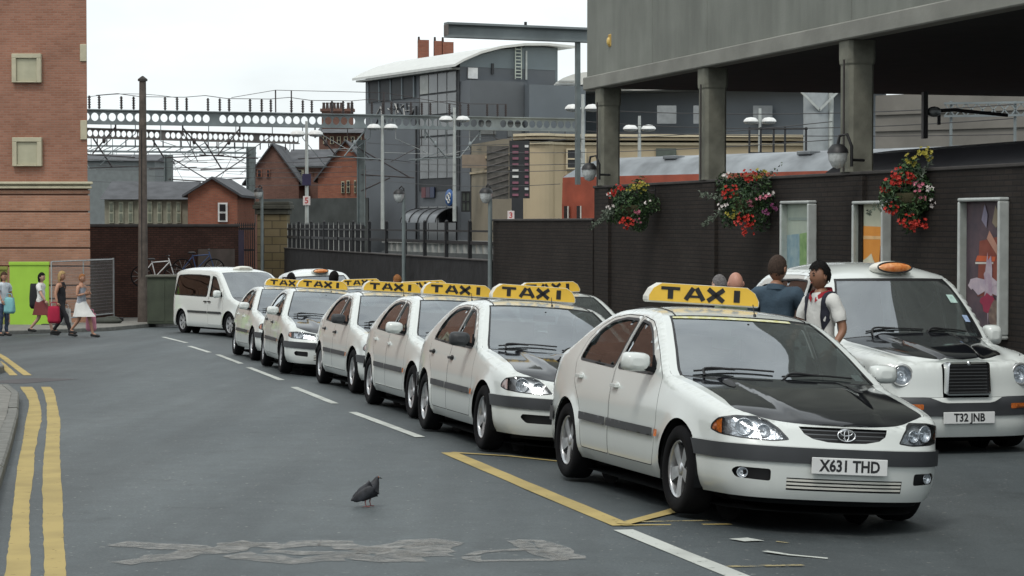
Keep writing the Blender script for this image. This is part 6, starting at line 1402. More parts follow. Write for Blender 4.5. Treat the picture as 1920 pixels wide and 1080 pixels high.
b = MB(); b.box((L3 / 2, 0, 0), (L3, 0.15, 0.16)); b.build('bottom_chord', STEEL, g3); b = MB(); b.box((L3 / 2, 0, 0.42), (L3, 0.15, 0.14)); b.build('top_chord', STEEL, g3); b = MB(); b.box((L3 - 0.3, 0, -3), (0.5, 0.4, 7)); b.build('mast', POLE, g3)
b = MB()
for k in range(16): b.bar((L3 * k / 16, 0, 0), (L3 * (k + 1) / 16, 0, 0.42), 0.06, 0.06)
b.build('lacing', STEEL, g3)
def mast(px, py0, py1, Y, w, label, brace=None):
    a, c = at(px, py0, Y), at(px, py1, Y); o = empty('railway_mast', (a.x, Y, c.z), 0, label, 'mast', 'railway masts'); H = a.z - c.z
    b = MB()
    for sx in (-w / 2, w / 2): b.box((sx, 0, H / 2), (0.05, w, H))
    b.box((0, 0, H / 2), (w, 0.03, H)); b.build('column', POLE, o)
    return o, H
m1, _ = mast(316, 290, 424, 120, 0.4, 'railway mast left of the small red gabled house')
m2, _ = mast(470, 275, 424, 128, 0.45, 'railway mast right of the small red gabled house')
m3, _ = mast(677, 262, 424, 104, 0.35, 'railway mast at the left edge of the grey building')
def arm(o, pts, r=0.035):
    b = MB(); b.tube(pts, r, 5); b.build('bracket_arm', INSUL, o)
for o, H, s in ((m1, 4, 1), (m2, 4.4, -1), (m3, 3.8, 1)):
    arm(o, [(0, 0, H * .98), (2.4 * s, 0, H * .62)]); arm(o, [(0, 0, H * .66), (2.6 * s, 0, H * .62)]); arm(o, [(0, 0, H * .45), (1.4 * s, 0, H * .62)])
# drop brackets under the nearest beam
for k, x in enumerate((2.4, 5.6, 8.4, 12.2, 14.8, 18.0, 21.0)):
    b = MB(); s = 1 if k % 2 else -1; b.tube([(x, 0, 0.0), (x, 0, -0.5)], 0.04, 5); b.tube([(x, 0, -0.1), (x + 1.1 * s, 0, -1.35)], 0.035, 5); b.tube([(x - 0.9 * s, 0, -1.5), (x + 2.0 * s, 0, -1.35)], 0.03, 5); b.ball((x + 0.55 * s, 0, -0.72), (0.09, 0.09, 0.16), 7, 6); b.build('drop_bracket', STEEL if k > 3 else INSUL, g1)
for k, x in enumerate((2.0, 6.2, 10.0)):
    b = MB(); b.tube([(x, 0, 0.0), (x + 1.3, 0, -1.7)], 0.05, 5); b.tube([(x - 0.3, 0, -1.75), (x + 3.2, 0, -1.6)], 0.035, 5); b.build('drop_bracket', INSUL, g2)
PALEARM = mat('pale_arm', (0.45, 0.47, 0.46), 0.5, 0.3, var=0.2)
rz_ = random.Random(21)
for g_, L_, n_, dz_ in ((g1, L1, 20, 1.9), (g2, L2, 12, 2.0), (g3, L3, 12, 2.4)):
    for k in range(n_):
        x = L_ * (k + 0.5 + rz_.uniform(-.3, .3)) / n_; b = MB(); s = rz_.choice((-1, 1)); z0 = -rz_.uniform(.3, 1.0); z1 = -rz_.uniform(1.0, dz_)
        b.tube([(x, 0.2, 0.0), (x, 0.2, z0)], 0.022, 4); b.tube([(x, 0.2, z0), (x + s * rz_.uniform(.6, 1.8), 0.2, z1)], 0.022, 4); b.tube([(x - .6, .2, z1), (x + s * 2.0, .2, z1 + rz_.uniform(-.1, .15))], 0.018, 4)
        b.build('registration_arm', (PALEARM, INSUL, STEEL)[k % 3], g_)
for k in range(26):
    x = L2 * (k + .4) / 26
    if k % 3 == 2: continue
    b = MB(); b.cyl((x, 0, -0.02), (x, 0, -0.42), 0.04, n=6); b.build('insulator', INSUL, g2)
WIREM = mat('overhead_wire', (0.06, 0.06, 0.06), 0.5)
wires = [((120, 296), 112, (700, 300), 112, .2), ((120, 306), 120, (660, 312), 118, .2), ((180, 318), 126, (470, 312), 128, .1), ((680, 300), 100, (1110, 306), 72, .15), ((680, 318), 102, (1110, 318), 74, .1), ((850, 255), 96, (1560, 228), 60, .3), ((850, 283), 96, (1560, 262), 60, .2), ((1100, 205), 70, (1900, 196), 55, .2), ((1100, 228), 72, (1900, 222), 56, .25), ((1100, 246), 74, (1900, 252), 60, .1), ((280, 330), 130, (700, 330), 115, .1), ((120, 190), 98, (330, 183), 98, -.25), ((120, 301), 140, (690, 322), 118, .3), ((170, 340), 128, (690, 345), 110, .15), ((690, 335), 100, (1050, 345), 80, .2), ((690, 268), 104, (1060, 262), 92, .2)]
for i, (a, ya, c, yc, sag) in enumerate(wires):
    A, B = at(*a, ya), at(*c, yc); b = MB(); pts = [A.lerp(B, t / 12) - Vector((0, 0, sag * 4 * (t / 12) * (1 - t / 12))) for t in range(13)]; b.tube([p - A for p in pts], 0.016, 4)
    lab = ['overhead wire sagging over the brick houses', 'overhead wire under the second gantry beam', 'short overhead wire near the small red house', 'overhead wire crossing the beige building', 'lower overhead wire crossing the beige building', 'overhead wire crossing behind the columns at cornice height', 'overhead wire just above the red train', 'uppermost overhead wire seen through the columns', 'overhead wire across the pale panels behind the columns', 'overhead wire level with the floodlights behind the columns', 'overhead wire in front of the dark retaining wall', 'arched jumper wire against the sky at left', 'long overhead wire running from the pole to the grey building', 'low overhead wire above the small red house', 'overhead wire passing the round blue sign', 'overhead wire just under the nearest gantry beam at right'][i]
    o = b.build('overhead_wire', WIREM); o.location = A; tag(o, lab, 'wire', 'railway overhead wires')

# cantilever steel beam with its post
A, B = at(836, 70, 58.5), at(1104, 80, 60.3); cbm = empty('steel_cantilever', label='grey steel beam projecting left from the office block with a thin post', cat='beam'); d = B - A; cbm.matrix_world = frame(A.x, A.y, A.z, d) @ Matrix.Rotation(-math.atan2(d.z, d.length), 4, 'Y'); Lc = d.length
b = MB(); b.box((Lc / 2, 0, 0.03), (Lc, 0.28, 0.06)); b.build('bottom_flange', STEEL, cbm); b = MB(); b.box((Lc / 2, 0, 0.38), (Lc, 0.28, 0.06)); b.build('top_flange', STEEL, cbm); b = MB(); b.box((Lc / 2, 0, 0.2), (Lc, 0.03, 0.3)); b.build('web', STEEL, cbm)
b = MB(); b.box((0.01, 0, 0.2), (0.03, 0.28, 0.30)); b.build('end_plate', STEELB, cbm); b = MB(); b.box((Lc - 0.35, 0, -2.0), (0.12, 0.12, 4.0)); b.build('post', POLE, cbm); b = MB(); b.box((Lc * 0.55, 0, 0.45), (0.06, 0.06, 0.12)); b.build('bolt', CHARC, cbm)

# ---------------------------------------------------------------- train
TRED = mat('faded_red_livery', (0.34, 0.075, 0.04), 0.5, var=0.3, vscale=1.5); TROOF = mat('grey_train_roof', (0.23, 0.25, 0.265), 0.5, 0.1, var=0.4, vscale=1.2); TWIN = mat('dark_train_window', (0.015, 0.017, 0.02), 0.12, coat=0.3)
pA = at(1047, 412, 62.0); tdir = Vector((0.643, -0.766, 0)); tr_ = empty('red_train', label='red railway carriage with grey roof behind the dark wall', cat='train'); tr_.matrix_world = frame(pA.x + 0.766 * 1.36, 62.0 + 0.643 * 1.36, -0.35, tdir); LT = 26.0
sec = [(-1.33, 0.55), (-1.36, 1.2), (-1.36, 2.6), (-1.33, 3.38), (-1.24, 3.45), (-1.05, 3.66), (-0.65, 3.86), (0, 3.95), (0.65, 3.86), (1.05, 3.66), (1.24, 3.45), (1.33, 3.38), (1.36, 2.6), (1.36, 1.2), (1.33, 0.55)]
def tsec(i0, i1, nm, m):
    b = MB(); s_ = sec[i0:i1]; vs = []
    xs_ = [0.0, 0.25, 0.8] + [2 + 2 * k for k in range(12)] + [LT]
    for x in xs_:
        k = 1.0 if x > 0.7 else 0.90 + 0.1 * x / 0.8
        vs += [(x, y * k, z if z < 3.42 else 3.42 + (z - 3.42) * (0.25 if x == 0 else 0.7 if x < 0.5 else 1)) for y, z in s_]
    n = len(s_); b.add(vs, [(i * n + j, i * n + j + 1, (i + 1) * n + j + 1, (i + 1) * n + j) for i in range(len(xs_) - 1) for j in range(n - 1)], 0, None, True)
    return b.build(nm, m, tr_)
tsec(0, 4, 'body_side', TRED); tsec(11, 15, 'body_side', TRED); tsec(3, 12, 'roof', TROOF)
b = MB(); b.add([(0.0, y * 0.9, min(z, 3.5)) for y, z in sec], [tuple(range(len(sec)))]); b.build('end_wall', TRED, tr_)
for x in (0.35, 0.9): 
    b = MB(); b.box((x, -1.37, 2.05), (0.16, 0.03, 1.0)); w = b.build('window', TWIN, tr_); b = MB(); b.box((x + 0.10, -1.38, 2.1), (0.03, 0.03, 0.9)); b.build('handrail', SIGNW, w)
for k in range(9): b = MB(); b.box((3.0 + k * 2.4, -1.375, 2.25), (1.5, 0.03, 0.8)); b.build('window', TWIN, tr_)
for x in (4, 9, 14): b = MB(); b.box((x, -0.6, 3.88), (0.5, 0.4, 0.1)); b.build('roof_vent', TROOF, tr_, bevel=0.02)
dc = empty('dark_carriage', label='black carriage roof rising above the dark wall at right', cat='train'); pA = at(1660, 300, 38); dc.matrix_world = frame(6.15, 36.0, -0.22, -WD)
b = MB(); vs = []; sc2 = [(-1.3, 0.5), (-1.34, 2.2), (-1.2, 2.75), (-0.8, 3.02), (0, 3.12), (0.8, 3.02), (1.2, 2.75), (1.34, 2.2), (1.3, 0.5)]
for x, k in ((-0.6, .62), (0.0, 0.9), (0.6, 1.0), (10, 1.0), (16, 1.0)): vs += [(x, y * min(1, k + .1), z * k) for y, z in sc2]
b.add(vs, [(i * 9 + j, i * 9 + j + 1, (i + 1) * 9 + j + 1, (i + 1) * 9 + j) for i in range(4) for j in range(8)], 0, None, True); b.add(vs, [tuple(range(9))]); b.build('body', mat('black_livery', (0.014, 0.014, 0.017), 0.45, var=0.2), dc)
b = MB(); b.box((6, -1.36, 2.05), (12, 0.02, 0.05)); b.build('body_line', TRED, dc)

# brick terrace on the left side of the street: just out of frame, mirrored in the taxis' windows
te = empty('street_terrace', label='red brick terrace left of the frame, mirrored in the taxi side windows', cat='building')
TD = Vector((-0.2230, 0.9748, 0)); te.matrix_world = frame(-2.2, -14.0, 0, TD)         # local +Y points left, away from the road
b = MB(); b.box((18.5, 8.0, 3.0), (37, 8, 7.6)); b.build('wall', brick_mat('terrace_brick', (0.15, 0.085, 0.065), (0.20, 0.115, 0.09), (0.13, 0.10, 0.085), stain=0.3), te)
b = MB(); b.prism([(3.6, 6.8), (12.4, 6.8), (8.0, 9.6)], 37, 0, Matrix.Rotation(R(90), 4, 'Z') @ Matrix.Translation((0, -37, 0))); b.build('roof', mat('terrace_slate', (0.075, 0.078, 0.085), 0.8, var=0.3, vscale=1.5), te)
for k in range(9):
    for z in (0.9, 4.2):
        w = MB(); w.box((2.2 + k * 4.0, 3.97, z + 0.75), (1.3, 0.16, 1.7)); wo = w.build('window', CREAM, te, bevel=0.02)
        for s_ in (-1, 1): g = MB(); g.box((2.2 + k * 4.0, 3.87, z + 0.75 + s_ * 0.39), (1.05, 0.05, 0.70)); g.build('pane', mat('terrace_pane', (0.03, 0.035, 0.04), 0.1, coat=0.4), wo)
b = MB(); b.box((18.5, 3.93, 3.35), (37, 0.2, 0.25)); b.build('string_course', CREAM, te)
# ---------------------------------------------------------------- buildings across the railway
SLATE = mat('slate_roof', (0.075, 0.078, 0.085), 0.8, var=0.3, vscale=1.5, bump=0.3, bscale=12)
B_H1 = brick_mat('sooty_house_brick', (0.165, 0.085, 0.066), (0.215, 0.112, 0.086), (0.13, 0.09, 0.075), stain=0.35)
B_H2 = brick_mat('red_house_brick', (0.30, 0.10, 0.06), (0.37, 0.14, 0.085), (0.22, 0.14, 0.11), stain=0.25)
CLAD = mat('blue_grey_cladding', (0.135, 0.158, 0.178), 0.55, 0.1, var=0.08, vscale=0.6)
CLAD2 = mat('dark_grey_cladding', (0.108, 0.120, 0.132), 0.6, 0.1, var=0.1, vscale=0.6)
CLAD3 = mat('teal_grey_cladding', (0.160, 0.195, 0.210), 0.55, 0.1, var=0.08, vscale=0.6)
LOUV = mat('dark_louvre', (0.028, 0.03, 0.033), 0.6); PANE = mat('grey_pane', (0.14, 0.15, 0.155), 0.25, 0.0, var=0.3, vscale=0.5, coat=0.3)
WROOF = mat('white_metal_roof', (0.62, 0.63, 0.60), 0.45, 0.1, var=0.06)
BEIGE = mat('beige_render', (0.50, 0.41, 0.27), 0.85, var=0.06, vscale=0.8); BEIGE_SHADE = mat('shaded_beige_render', (0.25, 0.215, 0.155), 0.85, var=0.08, vscale=0.8); BEIGE3 = mat('pale_cornice', (0.62, 0.54, 0.38), 0.8, var=0.06)
ZG = -1.75
# --- grey building with white curved roof
C0 = Vector((at(862, 118, 110).x, 110, 0)); dl = Vector((-0.4886, 0.8725, 0)); dr = Vector((0.8725, 0.4886, 0))
gb = empty('grey_building', label='grey clad building with white curved roof and glazed bay', cat='building')
gb.matrix_world = frame(C0.x, C0.y, 0, dr)           # local x: along right face, local y: along left face (receding)
def LZ(px, py, along):   # height of a point seen at py on the left face, 'along' metres from the corner
    p = C0 + dl * along; return EYE.z + (420 - py) / FPX * p.y
LL = 11.3; zE = LZ(862, 122, 0)
b = MB(); b.box((2.85, LL / 2, (zE + ZG) / 2), (5.7, LL, zE - ZG)); b.build('main_block', CLAD2, gb)
# curved white roof rising to the right, overhanging the left face
b = MB(); prof = [(-0.55, zE - 0.02), (0.0, zE + 0.28), (1.0, zE + 0.70), (2.2, zE + 1.02), (3.6, zE + 1.22), (5.0, zE + 1.28), (6.6, zE + 1.2)]
vs = []; y0, y1 = -0.5, LL + 0.6
for yv in (y0, y1):
    for x, z in prof: vs += [(x, yv, z)]
    for x, z in prof: vs += [(x, yv, z - 0.13)]
n = len(prof); f = [(j, j + 1, 2 * n + j + 1, 2 * n + j) for j in range(n - 1)] + [(n + j + 1, n + j, 3 * n + j, 3 * n + j + 1) for j in range(n - 1)] + [(j + 1, j, n + j, n + j + 1) for j in range(n - 1)] + [(2 * n + j, 2 * n + j + 1, 3 * n + j + 1, 3 * n + j) for j in range(n - 1)] + [(0, 2 * n, 3 * n, n), (n - 1, 2 * n - 1, 4 * n - 1, 3 * n - 1)]
b.add(vs, f); b.build('curved_roof', WROOF, gb)
b = MB(); b.box((-0.30, LL / 2, zE - 0.22), (0.5, LL + 0.2, 0.10)); b.build('eaves_soffit', mat('grey_soffit', (0.2, 0.21, 0.2), 0.8), gb)
# gable infill under the roof on the right face
b = MB(); pol = [(0.0, zE - 0.1), (5.7, zE - 0.1), (5.7, zE + 1.05), (5.0, zE + 1.08), (3.6, zE + 1.02), (2.2, zE + 0.82), (1.0, zE + 0.5), (0, zE + 0.08)]; b.prism(pol, 0.3, 0, Matrix.Translation((0, -0.02, 0))); b.build('gable_panel', CLAD3, gb)
b = MB(); b.box((4.9, 1.2, zE - 0.5), (2.0, 2.2, 3.4)); b.build('stair_tower', CLAD3, gb)
b = MB(); b.box((1.6, -0.55, (zE - 0.85 + ZG) / 2), (3.15, 1.1, zE - 0.85 - ZG)); b.build('lower_block', CLAD2, gb); b = MB(); b.box((4.9, -0.8, (zE - 1.0 + ZG) / 2), (3.4, 1.6, zE - 1.0 - ZG)); b.build('lower_block', CLAD, gb)
b = MB(); b.box((0.72, -0.06, zE - 0.42), (0.56, 0.08, 0.56)); b.build('window', mat('bright_window', (0.85, 0.86, 0.85), 0.3), gb)
b = MB(); b.box((1.9, -0.05, zE - 0.15), (0.14, 0.06, 0.55)); b.build('louvre', LOUV, gb)
la = MB()
for k in range(9): la.box((3.35, -0.2, zE - 0.55 + k * 0.18), (0.36, 0.04, 0.05))
for sx in (3.17, 3.53): la.box((sx, -0.2, zE + 0.2), (0.04, 0.04, 1.7))
la.build('ladder', mat('ladder_pale', (0.5, 0.55, 0.48), 0.5), gb)
b = MB(); b.box((3.9, -0.06, zE + 0.1), (0.1, 0.06, 1.5)); b.build('downpipe', PALEPOLE, gb)
for px0, px1, pz0, pz1 in ((0.6, 1.5, -3.6, -2.95), (2.2, 3.0, -3.7, -3.0)):
    b = MB(); b.box(((px0 + px1) / 2, -1.13, zE + (pz0 + pz1) / 2), (px1 - px0, 0.06, pz1 - pz0)); w = b.build('window', mat('dim_window', (0.16, 0.17, 0.17), 0.3), gb); b = MB(); b.box(((px0 + px1) / 2, -1.2, zE + pz1 + 0.04), (px1 - px0 + 0.2, 0.12, 0.08)); b.build('hood', LOUV, w)
# left face: louvre windows, glazed bay, door
for k in range(4):
    y0 = 10.7 - k * 1.42; b = MB(); b.box((-0.03, y0 - 0.62, zE - 0.86), (0.08, 1.22, 1.12)); b.build('louvre_window', LOUV, gb)
for k in range(5): b = MB(); b.box((-0.06, 10.85 - k * 1.42 - 0.07, zE - 0.86), (0.1, 0.12, 1.16)); b.build('mullion', CLAD3, gb)
for r in range(7):
    for c in range(4):
        y = 0.75 + c * 1.05; z = zE - 0.80 - r * 1.12
        if r > 4: continue
        b = MB(); b.box((-0.05, y, z), (0.07, 0.97, 1.03)); b.build('window_pane', PANE if (r, c) != (0, 3) else mat('bright_pane', (0.26, 0.27, 0.25), 0.2), gb, bevel=0.01)
b = MB(); b.box((-0.01, 2.3, zE - 3.3), (0.05, 4.6, 6.3)); b.build('glazing_frame', LOUV, gb)
for k in range(4): b = MB(); b.box((-0.06, 0.75 + k * 1.05, 1.0), (0.08, 0.98, 3.2)); b.build('dark_glazing', mat('black_glass', (0.012, 0.013, 0.016), 0.1, coat=0.5), gb)
for k in range(3): b = MB(); b.box((-0.10, 3.9 - k * 0.5, 3.35), (0.06, 0.46, 0.55)); b.build('stock_panel', mat(['maroon', 'plum_p', 'navy_p'][k] + '_panel', [(0.10, 0.015, 0.02), (0.05, 0.03, 0.05), (0.02, 0.03, 0.07)][k], 0.4), gb)
cv = MB(); vs = []
for yv in (0.3, 4.4):
    for k in range(7): a = math.pi / 2 * k / 6; vs.append((-0.05 - 1.2 * math.sin(a), yv, 1.75 + 0.75 * math.cos(a)))
cv.add(vs, [(k, k + 1, 7 + k + 1, 7 + k) for k in range(6)], 0, None, True); cv.build('canopy', mat('canopy_grey', (0.14, 0.15, 0.16), 0.3, 0.2), gb)
for k in range(5):
    b = MB(); b.tube([(-0.05 - 1.22 * math.sin(math.pi / 2 * j / 6), 0.3 + k * 1.02, 1.76 + 0.76 * math.cos(math.pi / 2 * j / 6)) for j in range(7)], 0.03, 4); b.build('canopy_rib', LOUV, gb)
# round blue sign with white mark
b = MB(); b.lathe([(0, 0.05), (0.42, 0.05), (0.45, 0.0)], 20, 0, Matrix.Translation((-0.1, 0.95, 3.05)) @ Matrix.Rotation(R(-90), 4, 'Y')); sg_ = b.build('round_sign', mat('sign_blue', (0.02, 0.09, 0.28), 0.4), gb)
b = MB()
for (y_, z_, r_) in ((0.85, 3.15, 0.13), (1.05, 3.05, 0.14), (0.9, 2.88, 0.11)): torus(b, (0, 0, 0), r_, r_, 0.035, Matrix.Translation((-0.17, y_, z_)) @ Matrix.Rotation(R(-90), 4, 'Y'), 16, 5)
b.build('swirl', WROOF, sg_)
# painted tag on the left face
rn = random.Random(5); grb = MB(); grw = MB()
for k in range(30):
    y0 = 9.6 - (k % 15) * 0.30 + rn.uniform(-.1, .1); z0 = zE - 2.15 + rn.uniform(-.35, .35) - 0.0; a = rn.uniform(0, 3.1)
    if 8.3 < y0 < 8.8: continue
    d_ = Vector((0, math.cos(a), math.sin(a))) * rn.uniform(.16, .34); (grb if k % 2 else grw).bar(Vector((-0.012 - 0.003 * (k % 2), y0, z0)) - d_, Vector((-0.012 - 0.003 * (k % 2), y0, z0)) + d_, 0.02, 0.11, up=(1, 0, 0))
gr_ = grb.build('painted_tag', mat('tag_black', (0.012, 0.012, 0.014), 0.6), gb); gr_['kind'] = 'stuff'; gr_ = grw.build('painted_tag', mat('tag_white', (0.6, 0.6, 0.58), 0.6), gb); gr_['kind'] = 'stuff'
b = MB(); b.cyl((-0.12, 4.75, ZG), (-0.12, 4.75, zE - 1.9), 0.06); b.build('downpipe', LOUV, gb)

# chimney beyond the roof
ch = empty('roof_chimney', at(785, 105, 128), 0.2, 'red brick chimneys rising behind the white curved roof', 'chimney')
for k, (x, w) in enumerate(((0.28, 0.62), (1.15, 0.42), (1.75, 0.66))):
    b = MB(); b.box((x, 0, 0.30), (w, 0.5, 1.3 - 0.1 * k)); b.build('stack', B_H2, ch); b = MB(); b.cyl((x - w / 2 + 0.04, 0, 0.8), (x - w / 2 + 0.04, 0, 1.15), 0.08, 0.06, 8); b.build('pot', mat('pot_dark', (0.05, 0.035, 0.03), 0.9), ch)

# --- beige building with curved bay
be = empty('beige_building', label='beige rendered building with pale cornice across the railway', cat='building')
zc_ = EYE.z + (420 - 252) / FPX * 100
def bl(name, pts, z0, z1, m, parent):
    b = MB(); n = len(pts); b.add([(x, y, z0) for x, y in pts] + [(x, y, z1) for x, y in pts], [(i, (i + 1) % n, n + (i + 1) % n, n + i) for i in range(n)] + [tuple(range(n, 2 * n)), tuple(range(n - 1, -1, -1))]); return b.build(name, m, parent)
X = lambda px, y: (px - 960) / FPX * y
arc_ = [(X(1012, 99) + 0.75 * math.cos(a), 99.8 + 0.75 * math.sin(a)) for a in [math.pi + k * math.pi / 10 for k in range(11)]]
front_ = [(X(962, 100), 100)] + arc_[1:-1] + [(X(1060, 100), 100), (X(1520, 101), 101), (X(1520, 101), 108), (X(962, 100), 108)]
bl('main_wall', front_, ZG, zc_ - 0.5, BEIGE, be)
for dz, gr, m in ((-0.5, 0.12, BEIGE3), (-0.28, 0.25, BEIGE), (-0.12, 0.35, BEIGE3)):
    cx = X(1150, 101); bl('cornice', [(x + (0 if x > cx else 0), y - gr) for x, y in front_[:-2]] + front_[-2:], zc_ + dz, zc_ + dz + 0.12, m, be)
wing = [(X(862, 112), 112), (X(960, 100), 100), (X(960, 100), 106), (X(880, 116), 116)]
bl('shaded_wing', wing, ZG, zc_ - 0.15, BEIGE_SHADE, be)  # shade on this wing is put into a darker render colour
for pyc in (296, 322): bl('band', [(x - 0.06, y - 0.08) for x, y in wing[:2]] + wing[2:], EYE.z + (420 - pyc) / FPX * 106 - 0.06, EYE.z + (420 - pyc) / FPX * 106 + 0.06, BEIGE, be)
def win(px0, px1, py0, py1, Y, m, parent, fm=None, mull=1, name='window'):
    a, c = at(px0, py0, Y), at(px1, py1, Y); b = MB(); b.box(((a.x + c.x) / 2, Y, (a.z + c.z) / 2), (c.x - a.x, 0.12, a.z - c.z)); w = b.build(name, m, parent)
    if fm:
        for k in range(mull + 2): b = MB(); x = a.x + (c.x - a.x) * k / (mull + 1); b.box((x, Y - 0.07, (a.z + c.z) / 2), (0.07, 0.06, a.z - c.z + 0.07)); b.build('window_bar', fm, w)
        for z in (a.z, (a.z + c.z) / 2, c.z): b = MB(); b.box(((a.x + c.x) / 2, Y - 0.075, z), (c.x - a.x, 0.06, 0.07)); b.build('window_bar', fm, w)
    return w
win(1063, 1098, 280, 316, 99.95, LOUV, be, BEIGE3); win(866, 881, 360, 396, 107.5, mat('green_grey_pane', (0.10, 0.12, 0.10), 0.3), be, LOUV, 1)
win(1230, 1268, 278, 293, 100.3, mat('green_grey_pane', (0.10, 0.12, 0.10), 0.3), be); win(866, 925, 290, 315, 105.5, mat('blank_panel', (0.27, 0.22, 0.17), 0.8), be)
# signal board in front of it
sb = empty('signal_board', label='black railway signal board with white markings before the beige building', cat='signal'); p = at(955, 372, 92); sb.location = (p.x, 92, p.z)
Wb, Hb = 38 / FPX * 92, 108 / FPX * 92
b = MB(); b.box((Wb / 2, 0, Hb / 2), (Wb, 0.12, Hb)); b.build('back_board', LOUV, sb); rn = random.Random(11)
for k in range(9):
    for c in range(2): b = MB(); b.box((Wb * (0.3 + 0.55 * c), -0.08, 0.15 + k * Hb / 9.5), (0.26 - 0.1 * c, 0.05, 0.10)); b.build('marker', mat(['marker_white', 'marker_grey', 'marker_mauve'][rn.randrange(3)], [(0.7, 0.7, 0.68), (0.3, 0.32, 0.33), (0.25, 0.1, 0.14)][rn.randrange(3)], 0.5), sb)
b = MB(); b.box((-0.5, 0.05, Hb * 0.45), (0.95, 0.06, Hb * 0.92)); b.build('lattice_screen', mat('dim_screen', (0.10, 0.095, 0.085), 0.8, var=0.4, vscale=4), sb)
for k in range(8): b = MB(); b.bar((-0.95, 0, k * Hb / 9), (-0.02, 0, (k + 1) * Hb / 9), 0.04, 0.04); b.build('lattice', STEELB, sb)
b = MB(); b.box((0.35, 0, -0.6), (0.5, 0.2, 1.25)); b.build('stand', LOUV, sb)

# --- grey ranges and pale panels seen between the columns
gr2 = empty('grey_range', label='long blue grey building behind the beige one, seen between columns', cat='building')
bl('wall', [(X(1045, 118), 118), (X(1660, 112), 112), (X(1660, 118), 118), (X(1045, 126), 126)], ZG, EYE.z + (420 - 172) / FPX * 115, CLAD, gr2)
for a, c in ((1232, 1268), (1412, 1448), (1300, 1310), (1560, 1572)): win(a, c, 198, 232, 113.6, mat('pale_grey_panel', (0.24, 0.26, 0.27), 0.5), gr2)
bl('roof_edge', [(X(1040, 117), 116), (X(1665, 111), 110.8), (X(1665, 112), 112.4), (X(1040, 119), 119)], EYE.z + (420 - 171) / FPX * 115, EYE.z + (420 - 166) / FPX * 115, WROOF, gr2)
vs = []; b = MB()
for yv in (112.0, 120.0):
    for k in range(7): a = math.pi / 2 * k / 6; vs.append((X(1030, 113) + 2.4 * (1 - math.cos(a)), yv, EYE.z + (420 - 178) / FPX * 113 + 1.15 * math.sin(a)))
    vs.append((X(1180, 113), yv, EYE.z + (420 - 178) / FPX * 113 + 1.15))
b.add(vs, [(k, k + 1, 8 + k + 1, 8 + k) for k in range(7)] + [tuple(range(8)), tuple(range(15, 7, -1))], 0); b.build('white_vault', WROOF, gr2)
for k in range(4): b = MB(); b.box((X(1062, 112), 111.9, EYE.z + (420 - 172 + k * 5.5) / FPX * 113), (1.9 - 0.35 * k, 0.1, 0.05)); b.build('vault_seam', mat('roof_grey', (0.35, 0.37, 0.36), 0.5), gr2)
sil = empty('pale_silo', label='pale grey cylindrical tank seen left of the third column', cat='tank'); p = at(1532, 300, 96); sil.location = (p.x, 96, p.z)
b = MB(); b.cyl((0, 0, -3), (0, 0, 4.2), 0.62, n=20); b.build('tank', mat('silo_grey', (0.34, 0.37, 0.38), 0.5, var=0.1), sil); b = MB(); b.cyl((0.55, -0.4, -3), (0.55, -0.4, 4.2), 0.12, n=8); b.build('pipe', PALEPOLE, sil)
for s in (-1, 1): b = MB(); b.bar((0, -0.7, 2.2), (1.6 * s, -0.7, 3.8), 0.1, 0.1); b.build('strut', PALEPOLE, sil)
br = empty('brown_grey_building', label='brownish grey panelled building at far right under the soffit', cat='building')
bl('wall', [(X(1640, 95), 95), (X(2100, 88), 88), (X(2100, 98), 98), (X(1640, 100), 100)], ZG, EYE.z + (420 - 172) / FPX * 92, mat('taupe_panel', (0.185, 0.175, 0.155), 0.8, var=0.18, vscale=0.7), br)
for k in range(2): py = 208 + k * 32; bl('panel_joint', [(X(1640, 94.9), 94.9), (X(2100, 87.9), 87.9), (X(2100, 88), 88.05), (X(1640, 95), 95.05)], EYE.z + (420 - py) / FPX * 91, EYE.z + (420 - py) / FPX * 91 + 0.025, mat('taupe_joint', (0.13, 0.125, 0.11), 0.8), br)
lg = empty('lattice_girder', label='pale lattice girder before the brownish building at far right', cat='girder'); A = at(1770, 218, 70); lg.location = A
for z in (0, 0.42): b = MB(); b.bar((0, 0, z), (3.6, 0, z + 0.05), 0.06, 0.07); b.build('chord', STEEL, lg)
for k in range(10): b = MB(); b.bar((k * .36, 0, 0), (k * .36 + (.36 if k % 2 else .36), 0, .42), 0.035, 0.035); b.bar((k * .36 + .36, 0, 0), (k * .36, 0, .42), 0.035, 0.035); b.build('lacing', STEEL, lg)
for x in (0.25, 2.35, 3.3): b = MB(); b.cyl((x, 0.1, -1.9), (x, 0.1, 0.5), 0.05); b.build('post', STEEL, lg)
hs = empty('hanging_bracket', label='black bracket lamp hanging from the soffit at far right', cat='lamp'); A = at(1734, 176, 36); hs.location = A
b = MB(); b.box((0, 0, -0.36), (0.075, 0.2, 0.78)); b.build('hanger', CHARC, hs); b = MB(); b.tube([(0.0, 0, -0.3), (0.5, 0, -0.27), (1.4, 0, -0.36)], 0.03); b.build('arm', CHARC, hs); b = MB(); b.ball((0.16, 0, -0.3), (0.13, 0.1, 0.09)); b.build('lamp_head', GALV, hs); b = MB(); b.box((0.24, 0, -0.42), (0.05, 0.05, 0.2)); b.build('gear', CHARC, hs)
pf = empty('steel_staging', label='dark steel frame on the train roof between second and third columns', cat='staging'); A = at(1405, 290, 66); pf.location = A
for x in (0, 0.35, 0.75, 1.1, 1.75): b = MB(); b.box((x, 0, 0.3), (0.06, 0.06, 1.1)); b.build('upright', LOUV, pf)
for z in (0.05, 0.8): b = MB(); b.box((0.9, 0, z), (1.8, 0.06, 0.06)); b.build('rail', LOUV, pf)

